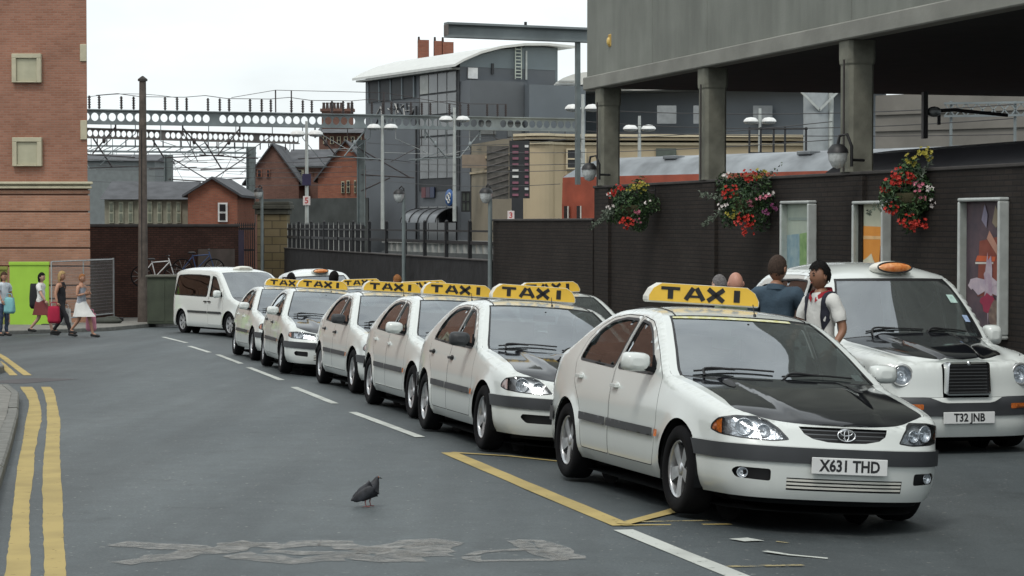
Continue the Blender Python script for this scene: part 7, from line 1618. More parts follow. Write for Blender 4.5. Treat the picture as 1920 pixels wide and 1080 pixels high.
# --- houses at left
def house(name, px0, px1, py_eave, py_ridge, Y, depth, wall_m, label, gable='front', zb=ZG, rot=0.0):
    a, c = at(px0, py_eave, Y), at(px1, py_eave, Y); w = c.x - a.x; ze = a.z; zr = at(px0, py_ridge, Y).z
    o = empty(name, (a.x, Y, 0), rot, label, 'house')
    b = MB(); b.box((w / 2, depth / 2, (ze + zb) / 2), (w, depth, ze - zb)); b.build('wall', wall_m, o)
    if gable == 'front':
        b = MB(); b.prism([(0, ze), (w, ze), (w / 2, zr)], depth, 0); b.build('gable', wall_m, o)
        for s in (0, 1):
            b = MB(); x0, x1 = (-0.25, w / 2) if s == 0 else (w + 0.25, w / 2); z0 = ze - 0.25 * (zr - ze) / (w / 2)
            b.add([(x0, -0.25, z0 + 0.06), (x1, -0.25, zr + 0.08), (x1, depth + 0.2, zr + 0.08), (x0, depth + 0.2, z0 + 0.06), (x0, -0.25, z0 - 0.06), (x1, -0.25, zr - 0.04), (x1, depth + 0.2, zr - 0.04), (x0, depth + 0.2, z0 - 0.06)], [(0, 1, 2, 3), (4, 7, 6, 5), (0, 4, 5, 1), (3, 2, 6, 7), (0, 3, 7, 4)]); b.build('roof', SLATE, o)
    else:
        b = MB(); b.add([(-0.2, -0.3, ze - 0.05), (w + 0.2, -0.3, ze - 0.05), (w + 0.2, depth / 2, zr), (-0.2, depth / 2, zr), (w + 0.2, depth + .3, ze - .05), (-0.2, depth + .3, ze - .05)], [(0, 1, 2, 3), (3, 2, 4, 5), (0, 3, 5), (1, 4, 2), (0, 5, 4, 1)]); b.build('roof', SLATE, o)
    return o, w, ze, zr
def hwin(o, px0, px1, py0, py1, Y, fm, pm, name='window'):
    a, c = at(px0, py0, Y), at(px1, py1, Y); ox, oy = o.location.x, o.location.y; w, h = c.x - a.x, a.z - c.z; xc, zc2 = (a.x + c.x) / 2 - ox, (a.z + c.z) / 2
    b = MB(); b.box((xc, -0.04, zc2), (w, 0.14, h)); f = b.build(name, fm, o)
    for s in (-1, 1): b = MB(); b.box((xc, -0.12, zc2 + s * h * 0.235), (w * 0.62, 0.05, h * 0.36)); b.build('pane', pm, f)
DPANE = mat('dark_pane', (0.02, 0.022, 0.026), 0.1, coat=0.4); WFRAME = mat('white_frame', (0.72, 0.72, 0.70), 0.5)
h0, w0, e0, r0 = house('small_house', 352, 445, 362, 334, 104, 7, B_H2, 'small red brick gabled house with one white sash window', 'front', rot=0.0)
hwin(h0, 409, 427, 380, 416, 104, WFRAME, DPANE)
hx_, _, _, _ = house('low_range', 196, 352, 372, 338, 106, 6, mat('pale_shed', (0.28, 0.27, 0.21), 0.8, var=0.2), 'low grey roofed range of sheds left of the small red house', 'side')
for k in range(8): hwin(hx_, 205 + k * 18, 214 + k * 18, 378, 418, 106, mat('shed_pillar', (0.36, 0.37, 0.28), 0.8), mat('shed_green', (0.15, 0.17, 0.13), 0.6), 'bay')
hs2, _, _, _ = house('grey_shed', 120, 290, 300, 286, 150, 8, mat('shed_cladding', (0.17, 0.19, 0.19), 0.7, var=0.12), 'large grey clad shed beyond the sheds at left', 'side')
hb_, _, _, _ = house('dark_cottage', 462, 560, 336, 270, 132, 8, B_H1, 'sooty brick gabled house with slate roof left of the floodlight', 'front')
hwin(hb_, 482, 491, 318, 332, 132, B_H2, DPANE); hwin(hb_, 500, 506, 318, 332, 132, B_H2, DPANE)
hr_, _, _, _ = house('red_gable_house', 596, 700, 330, 264, 128, 9, B_H2, 'bright red brick gabled house beside the grey building', 'front')
hwin(hr_, 640, 646, 340, 362, 128, CREAM2, DPANE); hwin(hr_, 650, 656, 338, 362, 128, CREAM2, DPANE); hwin(hr_, 664, 668, 338, 362, 128, CREAM2, DPANE)
hm_, _, _, _ = house('slate_house', 540, 625, 310, 276, 136, 8, B_H1, 'slate roofed house between the two gabled houses', 'side')
for a, c in ((512, 545), (552, 562)): hwin(hm_, a + 35, c + 25, 318, 330, 136, CREAM2, DPANE)
ht_, _, _, _ = house('terrace_house', 598, 700, 248, 232, 150, 8, B_H1, 'taller dark terrace house with a row of small windows behind', 'side')
for k in range(6): hwin(ht_, 606 + k * 13, 613 + k * 13, 256, 270, 150, CREAM2, DPANE)
cs = empty('chimney_stack', at(604, 240, 148), 0, 'broad dark chimney stack crowded with pots above the gantry beam', 'chimney'); ws_ = 58 / FPX * 148
b = MB(); b.box((ws_ / 2, 0, 0.55), (ws_, 0.7, 1.2)); b.build('stack', B_H1, cs); b = MB(); b.box((ws_ / 2, 0, 1.22), (ws_ + 0.2, 0.9, 0.2)); b.build('corbel', B_H1, cs)
for k in range(9):
    if k == 6: continue
    b = MB(); x = 0.12 + k * (ws_ - 0.2) / 8; b.cyl((x, 0, 1.3), (x, 0, 1.68), 0.12, 0.09, 8); b.cyl((x, 0, 1.68), (x, 0, 1.76), 0.12, 0.10, 8); b.build('pot', mat('pot_sooty', (0.07, 0.05, 0.045), 0.9), cs)
rw_ = tag(mesh_obj('retaining_wall', *(lambda P0, P1, z1: ([(P0.x, P0.y, ZG), (P1.x, P1.y, ZG), (P1.x, P1.y, z1), (P0.x, P0.y, z1), (P0.x, P0.y + .8, ZG), (P1.x, P1.y + .8, ZG), (P1.x, P1.y + .8, z1), (P0.x, P0.y + .8, z1)], [(0, 1, 2, 3), (5, 4, 7, 6), (3, 2, 6, 7), (4, 0, 3, 7), (1, 5, 6, 2)]))(at(486, 372, 122), at(690, 372, 116), EYE.z + (420 - 372) / FPX * 119), mat('mossy_stone', (0.052, 0.058, 0.055), 0.9, var=0.3, vscale=1.2)), 'dark mossy retaining wall below the brick houses', 'wall')
# ---------------------------------------------------------------- the taxi rank
def place_near(root, mx, my, hd, off=0.845, dz=0.0):
    h = R(hd); on_road(root, mx + math.cos(h) * off, my + math.sin(h) * off, h)
    if dz: root.matrix_world = Matrix.Translation((0, 0, dz)) @ root.matrix_world
RANK = 'taxi cars queuing along the dashed line'
F = sedan('taxi_car', dict(style='F', plate='X631 THD', vents=True, strip=True, sx=-0.5, sl=-0.08, sz=1.465))
place_near(F, 0.76, 16.03, 15.5, dz=0.015); F.matrix_world = F.matrix_world @ Matrix.Translation((0, 0.045, 0)) @ Matrix.Diagonal((1.0, 1.05, 1.0, 1.0)); tag(F, 'nearest white taxi with black bonnet and plate X631 THD', 'taxi', RANK)
E = sedan('taxi_car', dict(style='round', mirror=TRIM, scoop=True, handle=CHARC))
place_near(E, -0.645, 21.4, 14.2); tag(E, 'second white taxi in the queue with black mirror and bonnet scoop', 'taxi', RANK)
D = sedan('taxi_car', dict(style='F', wheel='alloy', emblem=True))
place_near(D, -1.53, 25.95, 14.5); tag(D, 'third white taxi in the queue, tucked behind the one with black mirrors', 'taxi', RANK)
Cc = sedan('taxi_car', dict(style='round', mirror=TRIM, handle=CHARC, hood=BLACK, emblem=False))
place_near(Cc, -2.62, 31.2, 15.0); tag(Cc, 'fourth white taxi in the queue, with a black mirror and black handles', 'taxi', RANK)
Bc = sedan('taxi_car', dict(style='square', emblem=False, wheel='hub', handle=CHARC))
place_near(Bc, -4.18, 36.75, 13.0); tag(Bc, 'fifth white taxi in the queue showing its whole windscreen and amber indicator', 'taxi', RANK)
A = copy_tree(D); place_near(A, -5.34, 42.0, 14.5); tag(A, 'sixth white taxi in the queue, right in front of the van', 'taxi', RANK)
SECOND = 'taxis in the second row, mostly hidden'
for src, x, y, hd, lab in ((E, 0.62, 30.0, 14, 'second row taxi whose sign end shows right of the second taxi'), (D, -1.45, 37.0, 14, 'second row taxi showing only its sign behind the third taxi'), (Cc, -3.15, 45.5, 15, 'second row taxi whose sign starts left of the fourth taxi sign')):
    o = copy_tree(src); on_road(o, x, y, R(hd)); tag(o, lab, 'taxi', SECOND)
K = cab('black_cab', 'T32 JNB'); h = R(13); on_road(K, 4.30 - math.sin(h) * 2.2, 20.05 + math.cos(h) * 2.2, h, 1.44, 0.76); tag(K, 'white hackney cab with black bonnet, chrome radiator and plate T32 JNB', 'cab', 'hackney cabs')
J2 = copy_tree(K); h = R(16); on_road(J2, -4.72, 52.3, h, 1.44, 0.76); tag(J2, 'distant white hackney cab, only its domed roof and amber lamp showing', 'cab', 'hackney cabs')
for ch in list(J2.children):
    if ch.name.startswith('number_plate'):
        for g in list(ch.children): bpy.data.objects.remove(g)
V = van('taxi_van'); h = R(33); p = ground(349, 624)
on_road(V, p.x + 1.52 * math.sin(h) + math.cos(h) * 0.9 - 0.10, p.y - 1.52 * math.cos(h) + math.sin(h) * 0.9, h, 1.5, 0.8); tag(V, 'white people carrier van with tinted side windows at the far end of the rank', 'van')
# ---------------------------------------------------------------- people
def skin_geo(J, E, Rd, root_name, sub=2):
    names = list(J); me = bpy.data.meshes.new('sk'); me.from_pydata([J[n] for n in names], [(names.index(a), names.index(b)) for a, b in E], [])
    o = bpy.data.objects.new('sk', me); COL.objects.link(o)
    md = o.modifiers.new('Skin', 'SKIN'); md.use_smooth_shade = True; md.branch_smoothing = 0.6
    sv = me.skin_vertices[0].data
    for i, n in enumerate(names): r = Rd[n]; sv[i].radius = r if isinstance(r, tuple) else (r, r); sv[i].use_root = (n == root_name)
    s2 = o.modifiers.new('Sub', 'SUBSURF'); s2.levels = sub; s2.render_levels = sub
    dg = bpy.context.evaluated_depsgraph_get(); m2 = bpy.data.meshes.new_from_object(o.evaluated_get(dg))
    v = [tuple(p.co) for p in m2.vertices]; f = [tuple(p.vertices) for p in m2.polygons]
    bpy.data.objects.remove(o); bpy.data.meshes.remove(me); bpy.data.meshes.remove(m2)
    return v, f
def head_geo(mb, c, yaw, s=1.0, tilt=0.0):
    """skull with brow, nose, cheeks, chin, ears; local +X is the face"""
    M = Matrix.Translation(c) @ Matrix.Rotation(yaw, 4, 'Z') @ Matrix.Rotation(tilt, 4, 'Y'); n, m = 24, 18; vs = []
    for j in range(m + 1):
        a = math.pi * j / m
        for k in range(n):
            t = 2 * math.pi * k / n; x, y, z = math.sin(a) * math.cos(t), math.sin(a) * math.sin(t), -math.cos(a)
            w = 1.0 - (0.26 if x > 0 else 0.12) * sstep(-0.1, -1.0, z); fr = max(0, x)
            X, Y_, Z = x * 0.098 * (1 - 0.12 * sstep(-.1, -1, z)), y * 0.081 * w, z * 0.120
            if x > 0: X *= 0.94
            X += 0.020 * math.exp(-((y / 0.16) ** 2) - ((z + 0.16) / 0.16) ** 2) * (x > 0.2)      # nose
            X += 0.006 * math.exp(-((z - 0.22) / 0.10) ** 2) * fr                                     # brow
            X -= 0.008 * math.exp(-((abs(y) - 0.36) / 0.16) ** 2 - ((z - 0.05) / 0.10) ** 2) * fr       # eye sockets
            X += 0.010 * math.exp(-((z + 0.78) / 0.16) ** 2 - (y / 0.4) ** 2) * fr                        # chin
            vs.append((X * s, Y_ * s, Z * s))
    mb.add(vs, [(j * n + k, j * n + (k + 1) % n, (j + 1) * n + (k + 1) % n, (j + 1) * n + k) for j in range(m) for k in range(n)], 0, M, True)
    def put(cx, cy, cz, r, mi):
        q = MB(); q.ball((0, 0, 0), r, 8, 6); mb.add([(p[0] + cx * s, p[1] + cy * s, p[2] + cz * s) for p in q.v], q.f, mi, M, True)
    for sy in (-1, 1):
        put(0.079, sy * 0.030, 0.008, (0.011, 0.013, 0.008), 1); put(0.086, sy * 0.031, 0.027, (0.008, 0.018, 0.005), 1); put(-0.008, sy * 0.084, -0.008, (0.020, 0.011, 0.032), 0)
    put(0.088, 0, -0.060, (0.008, 0.022, 0.007), 2)
def hair_geo(c, yaw, s, kind, tilt=0.0):
    M = Matrix.Translation(c) @ Matrix.Rotation(yaw, 4, 'Z') @ Matrix.Rotation(tilt, 4, 'Y'); mb = MB(); n, m = 40, 28; vs = []; keep = []; rh = random.Random(int(abs(c[0]) * 1000) + len(kind))
    ln = {'short': 0.0, 'crop': 0.0, 'long': 0.16, 'bob': 0.08}[kind]; th = 1.13 if kind != 'crop' else 1.03
    for j in range(m + 1):
        a = math.pi * j / m
        for k in range(n):
            t = 2 * math.pi * k / n; x, y, z = math.sin(a) * math.cos(t), math.sin(a) * math.sin(t), -math.cos(a); f = 1 + (0.03 * math.sin(9 * t + 5 * a) + 0.02 * math.sin(23 * t + 17 * a) + rh.uniform(-.02, .035)) * (kind != 'crop')
            Z = z * 0.122 * th * f + 0.004
            if z < 0 and ln: Z -= ln * (-z) ** 0.7
            vs.append((x * 0.098 * th * f * (0.97 if x > 0 else 1.02), y * 0.081 * (th + 0.02) * f * (1 - 0.25 * sstep(-.2, -1, z)), Z)); keep.append((x, z))
    fs = []
    for j in range(m):
        for k in range(n):
            q = (j * n + k, j * n + (k + 1) % n, (j + 1) * n + (k + 1) % n, (j + 1) * n + k); x = sum(keep[i][0] for i in q) / 4; z = sum(keep[i][1] for i in q) / 4
            lim = 0.42 if x > 0.25 else (0.42 - (0.25 - x) * 1.9)
            lim = max(lim, -0.45 if not ln else -0.98)
            if z > lim + rh.uniform(-.07, .10): fs.append(q)
    mb.add([(x * s, y * s, z * s) for x, y, z in vs], fs, 0, M, True)
    return mb
def hand_geo(mb, w, d, side, s=1.0):
    """palm and five curled fingers past the wrist w, along d"""
    d = Vector(d).normalized(); w = Vector(w); u = d.cross(Vector((0, 1, 0.2)))
    if u.length < 0.1: u = Vector((1, 0, 0))
    u.normalize(); t = d.cross(u).normalized() * side
    q = MB(); q.ball((0, 0, 0), (0.040 * s, 0.018 * s, 0.046 * s), 10, 8)
    M = Matrix((u, t, d)).transposed().to_4x4(); M.translation = w + d * 0.045 * s; mb.add(q.v, q.f, 0, M, True)
    for k, ln in enumerate((0.066, 0.076, 0.070, 0.054)):
        a = w + d * 0.075 * s + u * (0.027 - 0.018 * k) * s; b = a + (d * 0.55 + t * 0.18) * ln * s; c = b + (d * 0.35 + t * 0.5) * ln * 0.8 * s
        mb.tube([a, b, c], [0.0095 * s, 0.0088 * s, 0.006 * s], 6)
    a = w + d * 0.03 * s + u * 0.03 * s; mb.tube([a, a + (u * 0.6 + d * 0.6) * 0.04 * s, a + (u * 0.5 + d * 1.2 + t * .4) * 0.055 * s], [0.012 * s, 0.011 * s, 0.008 * s], 6)
SKINS = {'tan': mat('skin_tan', (0.42, 0.22, 0.14), 0.55, var=0.08), 'fair': mat('skin_fair', (0.52, 0.31, 0.23), 0.55, var=0.08), 'brown': mat('skin_brown', (0.29, 0.145, 0.088), 0.5, var=0.08), 'dark': mat('skin_dark', (0.085, 0.042, 0.028), 0.5, var=0.08), 'pink': mat('skin_pink', (0.50, 0.25, 0.18), 0.5, var=0.1)}
HAIRM = {'shaved': mat('hair_shaved', (0.055, 0.038, 0.030), 0.85, var=0.3, vscale=60, spec=0.15), 'black': mat('hair_black', (0.008, 0.007, 0.007), 0.75, var=0.4, vscale=60, spec=0.15, bump=0.6, bscale=90), 'blonde': mat('hair_blonde', (0.40, 0.27, 0.12), 0.6, var=0.4, vscale=60, spec=0.15, bump=0.6, bscale=90), 'brown': mat('hair_brown', (0.06, 0.032, 0.018), 0.6, var=0.4, vscale=60, spec=0.15, bump=0.6, bscale=90), 'grey': mat('hair_grey', (0.16, 0.15, 0.15), 0.6, var=0.4, vscale=60, spec=0.15, bump=0.6, bscale=90), 'ginger': mat('hair_ginger', (0.26, 0.11, 0.04), 0.6, var=0.4, vscale=60, spec=0.15, bump=0.6, bscale=90)}
EYEM = mat('eye_dark', (0.015, 0.012, 0.01), 0.2); LIPM = mat('lips', (0.30, 0.10, 0.08), 0.5)
def cloth(n, c, v=0.12): return mat('cloth_' + n, c, 0.9, var=v, vscale=5, bump=0.25, bscale=35)
def person(x, y, hd, H, label, skin, hair, hairkind, top, bottom, arms=None, legs=None, sleeve='short', lower='trousers', shoes=None, look=0.0, lean=0.0, build=1.0, strapless=False, z=None, group=None):
    """hd: heading in the ground plane, measured from +X; arms/legs: joint offsets"""
    k = H / 1.75; o = empty('person', (x, y, gz(x, y) if z is None else z), hd, label, 'person', group)
    arms = arms or {}; legs = legs or {}
    J = {'pelvis': (0, 0, .96), 'spine': (.01 + lean * .3, 0, 1.12), 'chest': (.015 + lean * .7, 0, 1.31), 'neck0': (0.0 + lean, 0, 1.45), 'neck1': (.012 + lean * 1.1, 0, 1.53)}
    for sd, sg in (('l', 1), ('r', -1)):
        J['sh' + sd] = (lean * .9, .165 * sg * build, 1.415)
        e, w = arms.get(sd, ((0.02, .24 * sg, 1.14), (0.08, .25 * sg, .91)))
        J['el' + sd] = e; J['wr' + sd] = w
        J['hip' + sd] = (0, .085 * sg, .90); kn, an = legs.get(sd, ((0.015, .095 * sg, .50), (-0.02, .10 * sg, .085)))
        J['kn' + sd] = kn; J['an' + sd] = an
        a = Vector(an); J['to' + sd] = (a.x + .15, a.y + .02 * sg, max(.028, a.z - .06))
    J = {n: tuple(c * k for c in p) for n, p in J.items()}; b = build
    Rd = {'pelvis': (.125 * b, .115 * b), 'spine': (.115 * b, .10 * b), 'chest': (.125 * b, .11 * b), 'neck0': .080, 'neck1': .068}
    for sd in 'lr': Rd.update({'sh' + sd: .062 * b, 'el' + sd: .040 * b, 'wr' + sd: .027, 'hip' + sd: .088 * b, 'kn' + sd: .055 * b, 'an' + sd: .036, 'to' + sd: .028})
    Rd = {n: (tuple(c * k for c in r) if isinstance(r, tuple) else r * k) for n, r in Rd.items()}
    E = [('pelvis', 'spine'), ('spine', 'chest'), ('chest', 'neck0'), ('neck0', 'neck1')]
    for sd in 'lr': E += [('chest', 'sh' + sd), ('sh' + sd, 'el' + sd), ('el' + sd, 'wr' + sd), ('pelvis', 'hip' + sd), ('hip' + sd, 'kn' + sd), ('kn' + sd, 'an' + sd), ('an' + sd, 'to' + sd)]
    v, f = skin_geo(J, E, Rd, 'pelvis'); mb = MB(); mb.add(v, f, 0, None, True)
    hc = Vector(J['neck1']) + Vector((.020, 0, .088)) * k; head_geo(mb, hc, look, k)
    for sd, sg in (('l', 1), ('r', -1)): hand_geo(mb, J['wr' + sd], Vector(J['wr' + sd]) - Vector(J['el' + sd]), sg, k)
    mb.build('body', [SKINS[skin], EYEM, LIPM], o, fix=False)
    if hair: hair_geo(hc, look, k, hairkind).build('hair', HAIRM[hair], o, fix=False)
    # clothes: the body's own faces by nearest bone, lifted off the skin
    V = [Vector(p) for p in v]; N = [Vector((0, 0, 0)) for _ in V]
    for q in f:
        nn = (V[q[1]] - V[q[0]]).cross(V[q[2]] - V[q[0]])
        for i in q: N[i] += nn
    for i in range(len(N)): N[i].normalize()
    def cls(c):
        best = None
        for (n0, n1) in E:
            A_, B_ = Vector(J[n0]), Vector(J[n1]); d = B_ - A_; t = max(0, min(1, (c - A_).dot(d) / d.length_squared)); r0_, r1_ = [(x_[0] if isinstance(x_, tuple) else x_) for x_ in (Rd[n0], Rd[n1])]
            q = (c - A_ - d * t).length / (r0_ + (r1_ - r0_) * t)
            if best is None or q < best[0]: best = (q, n0[:2], n1[:2], t)
        return best[1:]
    topf, botf = [], []
    for q in f:
        c = sum((V[i] for i in q), Vector()) / len(q); n0, n1, t = cls(c); arm_ = (n0, n1) == ('sh', 'el'); fore = n0 == 'el'; shd = n1 == 'sh'; tor = n1 in ('sp', 'ch') or (n0 == 'ch' and n1 == 'ne')
        if strapless: is_top = (tor or shd) and c.z < 1.36 * k
        elif sleeve == 'long': is_top = (n0 == 'ne' and t < .12) or tor or shd or arm_ or (fore and t < .92)
        elif sleeve == 'short': is_top = tor or shd or (arm_ and t < .72)
        else: is_top = (tor and t < 1) or (shd and t < .55)
        if is_top or (n1 == 'hi' and c.z > .86 * k): topf.append(q)
        if n1 == 'hi' or n0 == 'hi' or (n0 == 'kn' and n1 == 'an' and t < .94) or (n0 == 'pe' and c.z < 1.0 * k): botf.append(q)
    def garment(nm, faces, off, m):
        ids = sorted({i for q in faces for i in q}); mp_ = {j: i for i, j in enumerate(ids)}
        vs = [V[j] + N[j] * (off + .005 * math.sin(V[j].z * 38 + V[j].x * 30 + 9 * V[j].y) + .004 * math.sin(V[j].y * 55 + V[j].z * 21)) for j in ids]
        return mesh_obj(nm, vs, [tuple(mp_[i] for i in q) for q in faces], m, o, smooth=True)
    if topf: tp = garment('top', topf, .016 * k, top)
    if lower == 'trousers': garment('trousers', botf, .011 * k, bottom)
    else:
        mb = MB(); n = 28; vs = []; kl, kr = Vector(J['knl']), Vector(J['knr']); prof = [(.99, .135, 0), (.92, .165, .05), (.80, .19, .3), (.68, .21, .65), (.58, .235, 1.0)]
        for zz, r, tt in prof:
            c = ((kl + kr) / 2) * tt; sp = abs(kl.x - kr.x) / 2 * tt
            for i in range(n):
                a = 2 * math.pi * i / n; rr = r * (1 + .05 * math.sin(6 * a) * tt); vs.append((c.x + (rr + sp) * k * math.cos(a) * .95, rr * k * math.sin(a), zz * k))
        mb.add(vs, [(j * n + i, j * n + (i + 1) % n, (j + 1) * n + (i + 1) % n, (j + 1) * n + i) for j in range(len(prof) - 1) for i in range(n)], 0, None, True); mb.build('skirt', bottom, o, fix=False)
    sm = shoes or cloth('shoe_black', (0.02, 0.02, 0.02))
    for sd in 'lr':
        a, t = Vector(J['an' + sd]), Vector(J['to' + sd]); mb = MB(); dd = (t - a); dd.z = 0; dd.normalize(); base = min(a.z - .085 * k, t.z - .03 * k)
        mb.tube([a - dd * .06 * k + Vector((0, 0, -.035 * k)), a + Vector((0, 0, -.03 * k)), t, t + dd * .05 * k], [.038 * k, .045 * k, .038 * k, .018 * k], 10); mb.build('shoe', sm, o)
    return o, J, k
def bag(name, loc, size, m_, label, cat, rz=0.0, handle=True, soft=0.0):
    o = empty(name, loc, rz, label, cat); b = MB(); w, d, h = size
    n, m = 20, 14; vs = []
    for j in range(m + 1):
        u = j / m; sl = (0.62 + 0.42 * math.sin(min(1, u * 1.5) * math.pi / 2)) * (1 - 0.9 * sstep(.9, 1.0, u)) * (1 if j else .75)
        for i in range(n):
            a = 2 * math.pi * i / n; c, q = math.cos(a), math.sin(a); wr = 1 + .05 * math.sin(5 * a + u * 7) * u
            vs.append((math.copysign(abs(c) ** .6, c) * w / 2 * (0.86 + .14 * u) * (1 - .25 * sstep(.88, 1, u)) * wr, math.copysign(abs(q) ** .8, q) * d / 2 * sl * wr, -h * u + .02 * math.sin(3 * a) * (1 - u) * h))
    b.add(vs, [(j * n + i, j * n + (i + 1) % n, (j + 1) * n + (i + 1) % n, (j + 1) * n + i) for j in range(m) for i in range(n)], 0, None, True); b.build('pouch', m_, o)
    if handle: b = MB(); b.tube(crom([(-w * .25, 0, -0.01), (-w * .2, 0, .09), (w * .2, 0, .09), (w * .25, 0, -0.01)], 4), .010, 6); b.build('handle', m_, o)
    return o
WALK = {'l': ((.20, .09, .53), (.30, .09, .10)), 'r': ((-.02, -.09, .50), (-.28, -.09, .20))}
WALK2 = {'r': ((.19, -.09, .53), (.32, -.09, .11)), 'l': ((-.04, .09, .50), (-.26, .09, .17))}
swing = {'l': ((-.10, .25, 1.16), (-.06, .26, .93)), 'r': ((.12, -.25, 1.17), (.24, -.24, .98))}
def put(px, Y): return (px - 960) / FPX * Y
WHT = cloth('white', (0.66, 0.66, 0.63)); NAVY = cloth('navy', (0.02, 0.022, 0.035)); BLK = cloth('black', (0.015, 0.015, 0.018)); DENIM = cloth('denim', (0.045, 0.075, 0.105), 0.25); MAROON = cloth('maroon', (0.16, 0.035, 0.035)); JEANS = cloth('jeans', (0.05, 0.07, 0.12)); GREYT = cloth('grey_stripe', (0.34, 0.36, 0.40)); PALEB = cloth('pale_blue', (0.60, 0.66, 0.70)); CRIM = cloth('crimson', (0.36, 0.012, 0.045)); TEAL = cloth('teal', (0.20, 0.45, 0.47)); PINK = cloth('pink', (0.62, 0.25, 0.33)); OLV = cloth('sage', (0.16, 0.20, 0.14))
# pedestrians crossing at far left, walking towards the right
YW = 55.0
w1, J, k = person(put(76, 56.2), 56.2, R(-12), 1.66, 'person in a pale top and maroon skirt with a black shoulder bag', 'fair', 'black', 'bob', WHT, MAROON, swing, WALK, 'short', 'skirt')
o = bag('shoulder_bag', (put(66, 56.2), 56.3, gz(-12.4, 56) + 1.36), (.38, .24, .66), BLK, 'large black bag on the back of the pedestrian in the maroon skirt', 'bag', R(-12), False)
w2, J, k = person(put(114, 55.2), 55.2, R(-14), 1.70, 'blonde person in black top and black trousers carrying crimson bags', 'tan', 'blonde', 'long', BLK, BLK, {'l': ((-.10, .25, 1.16), (-.02, .27, .93)), 'r': ((-.04, -.25, 1.14), (.02, -.27, .92))}, WALK2, 'none', 'trousers')
bag('carrier_bag', (put(101, 54.95), 54.9, gz(-11.7, 55) + .80), (.35, .14, .44), CRIM, 'crimson carrier bag hanging beside the blonde pedestrian', 'bag', R(-10))
bag('carrier_bag', (put(116, 55.0), 55.45, gz(-11.7, 55) + .72), (.30, .12, .44), WHT, 'white carrier bag beside the crimson one', 'bag', R(-14))
w3, J, k = person(put(152, 54.6), 54.6, R(-18), 1.64, 'person in a strapless pale dress walking ahead of the others', 'tan', 'ginger', 'crop', GREYT, WHT, {'l': ((.02, .22, 1.16), (.18, .12, 1.20)), 'r': ((.0, -.24, 1.15), (.16, -.12, 1.20))}, WALK, 'none', 'skirt', strapless=True)
bag('carrier_bag', (put(170, 54.9), 54.9, gz(-11, 55) + .62), (.30, .12, .46), PINK, 'pink and white carrier bag of the person in the pale dress', 'bag', R(-18))
w0, J, k = person(put(6, 56.0), 56.0, R(-40), 1.68, 'person in a pale patterned top and jeans at the left edge', 'tan', 'brown', 'bob', PALEB, JEANS, {'l': ((.0, .25, 1.15), (.10, .25, .94)), 'r': swing['r']}, {}, 'short', 'trousers')
bag('shoulder_bag', (put(17, 55.7), 55.7, gz(-13, 56) + 1.02), (.36, .16, .42), TEAL, 'teal bag of the person at the left edge', 'bag', R(-30))
# drivers talking beside the black cab
m1, J, k = person(put(1456, 20.9), 20.9, R(62), 1.90, 'person in a blue denim shirt seen from behind, beside the black cab', 'brown', 'shaved', 'crop', DENIM, NAVY, {'l': ((.10, .26, 1.17), (.22, .10, 1.10)), 'r': ((.10, -.26, 1.17), (.22, -.10, 1.10))}, {}, 'long', 'trousers', look=R(-12), build=1.12)
m2, J, k = person(put(1541, 20.3), 20.3, R(215), 1.82, 'black haired person in a white polo shirt with dark shoulder straps', 'brown', 'black', 'short', WHT, NAVY, {'l': ((-.03, .26, 1.13), (.12, .25, .95)), 'r': ((.06, -.24, 1.15), (.22, -.16, 1.02))}, {}, 'short', 'trousers', look=R(-8))
from mathutils.bvhtree import BVHTree
def strap(p, k, sy, a0, a1, w, m):
    src = [c for c in p.children if c.name.startswith('top')][0].data; tree = BVHTree.FromPolygons([v.co for v in src.vertices], [tuple(q.vertices) for q in src.polygons]); v = []
    for i in range(25):
        a = a0 + (a1 - a0) * i / 24; d = Vector((math.cos(a), 0, math.sin(a)))
        for e in (-w, -w * .9, w * .9, w):
            c = Vector((0, (sy + e) * k, 1.27 * k)); h = tree.ray_cast(c + d * .6, -d)[0]
            if h is None: h = c + d * .14
            v.append(h + d * (.018 if abs(e) < w else .004))
    mesh_obj('shoulder_strap', v, [(4 * i + j, 4 * i + j + 1, 4 * i + j + 5, 4 * i + j + 4) for i in range(24) for j in range(3)], m, p, smooth=True)
for sy in (-.118, .118): strap(m2, k, sy, R(-62), R(235), .024, NAVY)
def collar(p, k, m, r=.014):
    b = MB(); pts = crom([(.095, -.02, 1.425), (.07, -.07, 1.47), (-.01, -.092, 1.495), (-.075, -.045, 1.515), (-.075, .045, 1.515), (-.01, .092, 1.495), (.07, .07, 1.47), (.095, .02, 1.425)], 4)
    v = []
    for q in pts: u = Vector((q.x, q.y, 0)).normalized(); v += [Vector(q) * k + u * .006, (Vector(q) + u * .018 + Vector((0, 0, -.045))) * k]
    b.add(v, [(2 * i, 2 * i + 1, 2 * i + 3, 2 * i + 2) for i in range(len(pts) - 1)], 0, None, True); b.build('collar', m, p, fix=False)
collar(m2, k, cloth('red', (0.36, 0.02, 0.03))); collar(m1, 1.86 / 1.75, DENIM)
person(put(1381, 22.6), 22.6, R(100), 1.73, 'bald person standing behind the roof sign of the front taxi', 'pink', None, 'crop', OLV, NAVY, sleeve='long')
person(put(1352, 23.6), 23.6, R(120), 1.70, 'grey haired person left of the bald one behind the front taxi', 'fair', 'grey', 'crop', NAVY, NAVY, sleeve='long')
person(put(545, 45.2), 45.2, R(80), 1.76, 'dark haired person behind the last two roof signs', 'dark', 'black', 'short', NAVY, NAVY, sleeve='long')
person(put(625, 41.4), 41.4, R(70), 1.80, 'dark haired person right of the second roof sign from the van', 'dark', 'black', 'short', OLV, NAVY, sleeve='long')
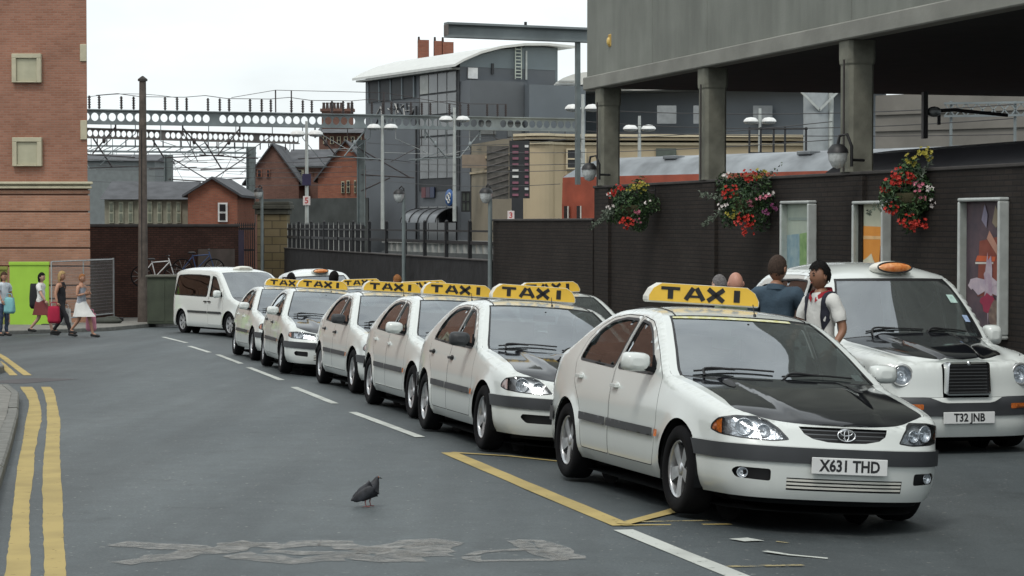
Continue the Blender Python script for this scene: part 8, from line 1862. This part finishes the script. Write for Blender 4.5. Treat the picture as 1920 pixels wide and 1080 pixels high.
person(put(746, 43.5), 43.5, R(120), 1.66, 'reddish haired person half hidden behind the middle roof signs', 'pink', 'ginger', 'short', NAVY, NAVY, sleeve='long')

# ---------------------------------------------------------------- pigeon
pg = ground(692, 951); pr = empty('pigeon', (pg.x, pg.y, gz(pg.x, pg.y) + 0.004), R(8), 'dark grey pigeon standing alone on the road', 'bird')
J = {'tail': (-.150, 0, .050), 'rump': (-.090, 0, .078), 'body': (-.02, 0, .112), 'breast': (.035, 0, .142), 'neck': (.058, 0, .190), 'head': (.068, 0, .226), 'beak0': (.085, 0, .225)}
Rd = {'tail': (.026, .008), 'rump': (.034, .026), 'body': (.062, .066), 'breast': (.056, .062), 'neck': .033, 'head': .0205, 'beak0': .009}
v, f = skin_geo(J, [('tail', 'rump'), ('rump', 'body'), ('body', 'breast'), ('breast', 'neck'), ('neck', 'head'), ('head', 'beak0')], Rd, 'body')
FEA = mat('pigeon_grey', (0.016, 0.017, 0.022), 0.6, var=0.4, vscale=18); mb = MB(); mb.add(v, f, 0, None, True); mb.ball((.077, .018, .231), .004, 6, 5, 1); mb.ball((.077, -.018, .231), .004, 6, 5, 1); mb.build('body', [FEA, AMBER], pr, fix=False)
for sg in (1, -1):
    b = MB(); b.ball((-.04, .054 * sg, .108), (.095, .014, .046), 14, 8)
    for i, q in enumerate(b.v): b.v[i] = (q[0], q[1], q[2] + (q[0] + .04) * .5)
    b.build('wing', mat('pigeon_wing', (0.026, 0.028, 0.034), 0.6, var=0.5, vscale=25), pr)
    b = MB(); x = -.005 + .02 * sg; b.tube([(x, .022 * sg, .075), (x - .008, .022 * sg, .038), (x, .022 * sg, .006)], [.007, .0045, .004], 6)
    for a in (-.5, 0, .5, math.pi): b.tube([(x, .022 * sg, .005), (x + .03 * math.cos(a), .022 * sg + .03 * math.sin(a), .003)], [.0035, .002], 5)
    b.build('leg', mat('pigeon_pink', (0.33, 0.12, 0.11), 0.6), pr)
b = MB(); b.cyl((.086, 0, .224), (.108, 0, .216), .006, .0015, 8); b.build('beak', CHARC, pr)
pr.scale = (0.88, 0.88, 0.92)
